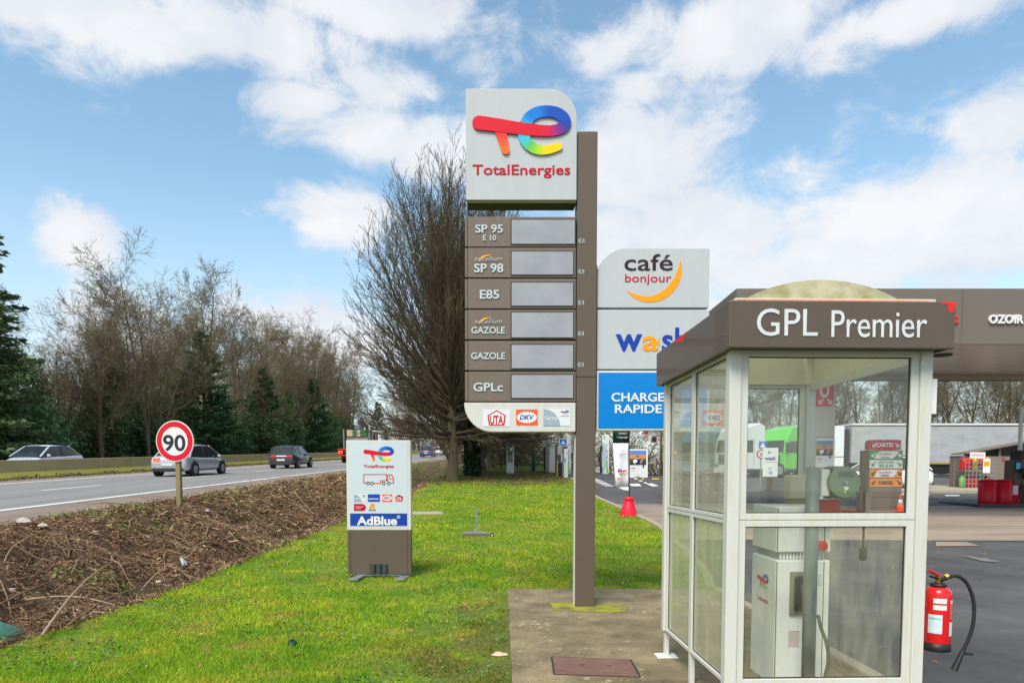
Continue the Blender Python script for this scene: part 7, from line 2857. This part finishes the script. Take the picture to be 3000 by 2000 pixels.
tag(o, 'brown fallen leaves lying on the lawn', 'leaves', None, 'stuff')
n = 70
Y = rng.uniform(4.2, 22, n)
X = 2.95 + rng.uniform(0, 1, n) * Y * .5
ctr = np.stack([X, Y, H(X, Y) + .02], 1)
V, Fc, c = leaf_faces(ctr, .03, np.stack([rng.normal(size=n), rng.normal(size=n), rng.normal(size=n) * .1], 1), (.32, .17, .09))
o = mesh_np('blown_leaves', V, Fc, MATS['dry_leaves'], None, c)
tag(o, 'scattered orange-brown leaves on the forecourt asphalt', 'leaves', None, 'stuff')
# leaf litter under the tree row and along the lawn's lower edge
n = 6000
X, Y = scatter_band(n, 33, 50, lambda Y: -4.9 + .018 * Y, lambda Y: le(Y) - .4)
ctr = np.stack([X, Y, H(X, Y) + rng.uniform(.0, .04, n)], 1)
V, Fc, c = leaf_faces(ctr, .06, np.stack([rng.normal(size=n), rng.normal(size=n), rng.normal(size=n) * .3], 1), (.13, .085, .04))
o = mesh_np('leaf_litter', V, Fc, MATS['dry_leaves'], None, c)
tag(o, 'brown leaf litter under the row of fan-shaped trees', 'leaves', None, 'stuff')

# shredded brush on the bank: chips and sticks too many to count
def bank_pts(n, Ya, Yb, ua=-8.9, ub=-4.8):
    Y = Ya + (Yb - Ya) * rng.uniform(0, 1, n) ** 1.6
    u = rng.uniform(ua, ub, n)
    X = u + .018 * Y
    Z = H(X, Y) + bank_lumps(X, Y)
    return X, Y, Z


PAL = np.array([1.1, 1.0, .9]) * np.array([(.10, .06, .036), (.15, .095, .058), (.20, .135, .085), (.27, .195, .125), (.045, .028, .018), (.16, .105, .07), (.38, .29, .19), (.11, .066, .042), (.05, .03, .02)])
n = 72000
X, Y, Z = bank_pts(n, 5.0, 34)
big = np.clip(Y / 12, .8, 2.6)
L_ = rng.gamma(1.7, .045, n) * big + .015
r = rng.uniform(.003, .011, n) * big
a = rng.uniform(0, 2 * pi, n)
tilt = rng.normal(0, .35, n)
d = np.stack([np.cos(a) * np.cos(tilt), np.sin(a) * np.cos(tilt), np.sin(tilt)], 1)
c0 = np.stack([X, Y, Z + rng.uniform(0, .06, n)], 1)
v, f = tubes_np(c0 - d * L_[:, None] / 2, c0 + d * L_[:, None] / 2, r, r * rng.uniform(.4, 1, n), 3)
col = PAL[rng.integers(0, len(PAL), n)] * rng.uniform(.7, 2.0, (n, 1))
m_chip = M_attr('shredded_wood', .85)
o = mesh_np('brush_chips', v, f, m_chip, None, np.repeat(col, 6, 0))
tag(o, 'shredded brown twigs and wood chips heaped on the bank', 'wood chips', None, 'stuff')
n = 26000
X, Y, Z = bank_pts(n, 5.0, 36)
ctr = np.stack([X, Y, Z + rng.uniform(0, .06, n)], 1)
V, Fc, c = leaf_faces(ctr, .034, None, (.25, .145, .085))
o = mesh_np('brush_leaves', V, Fc, MATS['dry_leaves'], None, c)
o.data.transform(Matrix.Identity(4))
tag(o, 'dead brown leaves mixed through the brush on the bank', 'leaves', None, 'stuff')
# a tangle of long thin twigs
n = 3200
X, Y, Z = bank_pts(n, 5.2, 32)
a = rng.uniform(0, 2 * pi, n)
L_ = rng.uniform(.15, .42, n) * np.clip(Y / 14, .8, 1.6)
cur = np.stack([X, Y, Z + rng.uniform(.02, .10, n)], 1)
r = rng.uniform(.0025, .006, n) * np.clip(Y / 12, .8, 2.2)
p0s, p1s, r0s, r1s = [], [], [], []
for k in range(3):
    a = a + rng.normal(0, .35, n)
    nxt = cur + np.stack([np.cos(a), np.sin(a), rng.normal(0, .25, n)], 1) * L_[:, None]
    g_ = H(nxt[:, 0], nxt[:, 1]) + bank_lumps(nxt[:, 0], nxt[:, 1]) + .015
    nxt[:, 2] = np.clip(nxt[:, 2], g_, g_ + .16)
    p0s.append(cur)
    p1s.append(nxt)
    r0s.append(r * (1 - .25 * k))
    r1s.append(r * (1 - .25 * (k + 1)))
    cur = nxt
v, f = tubes_np(np.concatenate(p0s), np.concatenate(p1s), np.concatenate(r0s), np.concatenate(r1s), 3)
col = PAL[rng.integers(0, len(PAL), n)] * rng.uniform(.8, 1.8, (n, 1))
col = np.concatenate([col] * 3)
o = mesh_np('brush_tangle', v, f, m_chip, None, np.repeat(col, 6, 0))
tag(o, 'tangle of thin cut twigs criss-crossing the bank', 'twigs', None, 'stuff')
# weeds sprouting on the bank, thickest by the road
n = 34000
X, Y, Z = bank_pts(n, 6, 60)
u = X - .018 * Y
pt = np.sin(X * 1.9 + 2.1 * np.sin(Y * .8)) + np.sin(Y * 1.6 - X * 1.2) + (u < -7.6) * (Y > 12) * 1.1 + (Y > 18) * .6 + (Y > 24) * .7
k = pt > 1.0
X, Y, Z = X[k], Y[k], Z[k]
ctr = np.stack([X, Y, Z + rng.uniform(.03, .12, len(X))], 1)
V, Fc, c = leaf_faces(ctr, .045, None, (.16, .20, .05))
o = mesh_np('bank_weeds', V, Fc, m_leaf, None, c)
tag(o, 'green weeds sprouting through the brush on the bank', 'weeds', None, 'stuff')
# grass along the foot of the barrier
n = 5000
Y = rng.uniform(20, 80, n)
X = -21.4 + .018 * Y + rng.uniform(-.25, .5, n)
ctr = np.stack([X, Y, Rz(Y) + rng.uniform(.0, .16, n) * (np.sin(Y * 2.2) > .1)], 1)
V, Fc, c = leaf_faces(ctr, .06, None, (.08, .075, .03))
o = mesh_np('barrier_weeds', V, Fc, m_leaf, None, c)
tag(o, 'dry weeds along the foot of the concrete barrier', 'weeds', None, 'stuff')

# larger cut branches, each one on its own
random.seed(33)
m_stick = [M('cut_branch_%s' % k, c, .85, .25, 6, .4, 40) for k, c in (('dark', (.10, .062, .038)), ('brown', (.17, .115, .068)), ('pale', (.31, .225, .14)))]
br_list = [((130, 1880), (330, 1655), 2, 'long pale curved branch rising from the plastic sheet'), ((0, 1786), (215, 1700), 1, 'thick bent branch at the left edge of the bank'), ((80, 1770), (330, 1790), 2, 'long straight pale stick low on the bank'),
           ((200, 1850), (430, 1730), 1, 'long stick along the lawn edge at the left'), ((175, 1600), (300, 1720), 0, 'dark straight stick leaning in the left of the bank'), ((520, 1650), (640, 1545), 0, 'dark stick slanting up right of the grey bag'),
           ((560, 1505), (745, 1533), 1, 'long bowed branch below the speed sign'), ((590, 1595), (635, 1548), 2, 'pale forked stick right of the speed sign'), ((660, 1590), (745, 1545), 2, 'pale stick at the right of the bank'), ((745, 1520), (758, 1562), 2, 'short pale upright stub at the right of the bank'),
           ((600, 1605), (750, 1612), 0, 'thick dark fallen stem in the hollow by the lawn'), ((300, 1690), (370, 1770), 1, 'brown stick pointing down the bank'), ((25, 1660), (55, 1595), 2, 'pale curved stick at the far left of the bank'), ((205, 1690), (225, 1650), 2, 'short pale split stick in the left of the bank'),
           ((120, 1618), (185, 1580), 1, 'thin brown stick high at the left of the bank'), ((420, 1740), (490, 1660), 2, 'thin pale branch near the scrap of paper'), ((265, 1565), (340, 1548), 1, 'brown stick near the top of the bank'), ((420, 1625), (510, 1632), 1, 'brown stick in the middle of the bank'),
           ((480, 1720), (600, 1685), 0, 'dark stick along the lawn edge by the grey bag'), ((335, 1660), (342, 1630), 2, 'short pale stick in the centre of the bank')]
for (p0, p1, tone, lab) in br_list:
    a, b = hit(*p0), hit(*p1)
    n = 7
    pts = []
    perp = (b - a).cross(Vector((0, 0, 1))).normalized()
    ph = random.uniform(0, 6)
    for i in range(n + 1):
        f_ = i / n
        q = a.lerp(b, f_) + perp * .05 * sin(f_ * 3 + ph) + Vector((0, 0, .07 + .07 * sin(f_ * pi)))
        q.z = max(q.z, float(H(q.x, q.y) + bank_lumps(q.x, q.y)) + .06)
        pts.append(q)
    ln = (b - a).length
    r0 = min(.017, .007 + ln * .0045)
    t = thing('cut_branch', lab, 'branch', tuple(a), 'cut branches on the bank')
    part('stem', MB().tube(pts, [r0 * (1 - .55 * i / n) for i in range(n + 1)], 7), m_stick[tone], t, smooth=True)
    for k in range(2 if ln > .8 else 1):
        q = pts[random.randint(2, n - 1)]
        e_ = q + (b - a).normalized() * .25 * min(ln, 1) + perp * random.choice((-1, 1)) * .16 * min(ln, 1) + Vector((0, 0, .04))
        part('side_twig', MB().cyl(q, e_, r0 * .5, r0 * .25, 6), m_stick[tone], t)
# unnamed medium sticks over the whole bank
for i in range(200):
    Y0 = 6 + 24 * random.random() ** 1.5
    u0 = random.uniform(-8.4, -5.2)
    x = u0 + .018 * Y0
    a = random.uniform(0, 6.28)
    ln = random.uniform(.3, 1.1)
    p0 = Vector((x, Y0, 0))
    p1 = Vector((x + cos(a) * ln, Y0 + sin(a) * ln, 0))
    pts = []
    for k in range(5):
        q = p0.lerp(p1, k / 4)
        q += Vector((random.uniform(-.03, .03), random.uniform(-.03, .03), 0))
        q.z = float(H(q.x, q.y) + bank_lumps(q.x, q.y)) + random.uniform(.03, .10)
        pts.append(q)
    r0 = random.uniform(.007, .016)
    o = part('stick', MB().tube([q - p0 for q in pts], [r0, r0 * .95, r0 * .85, r0 * .7, r0 * .5], 6), m_stick[random.choice((0, 1, 1, 2))], smooth=True)
    o.location = p0
    tag(o, 'loose stick lying among the shredded brush on the bank', 'stick', 'loose sticks on the bank')
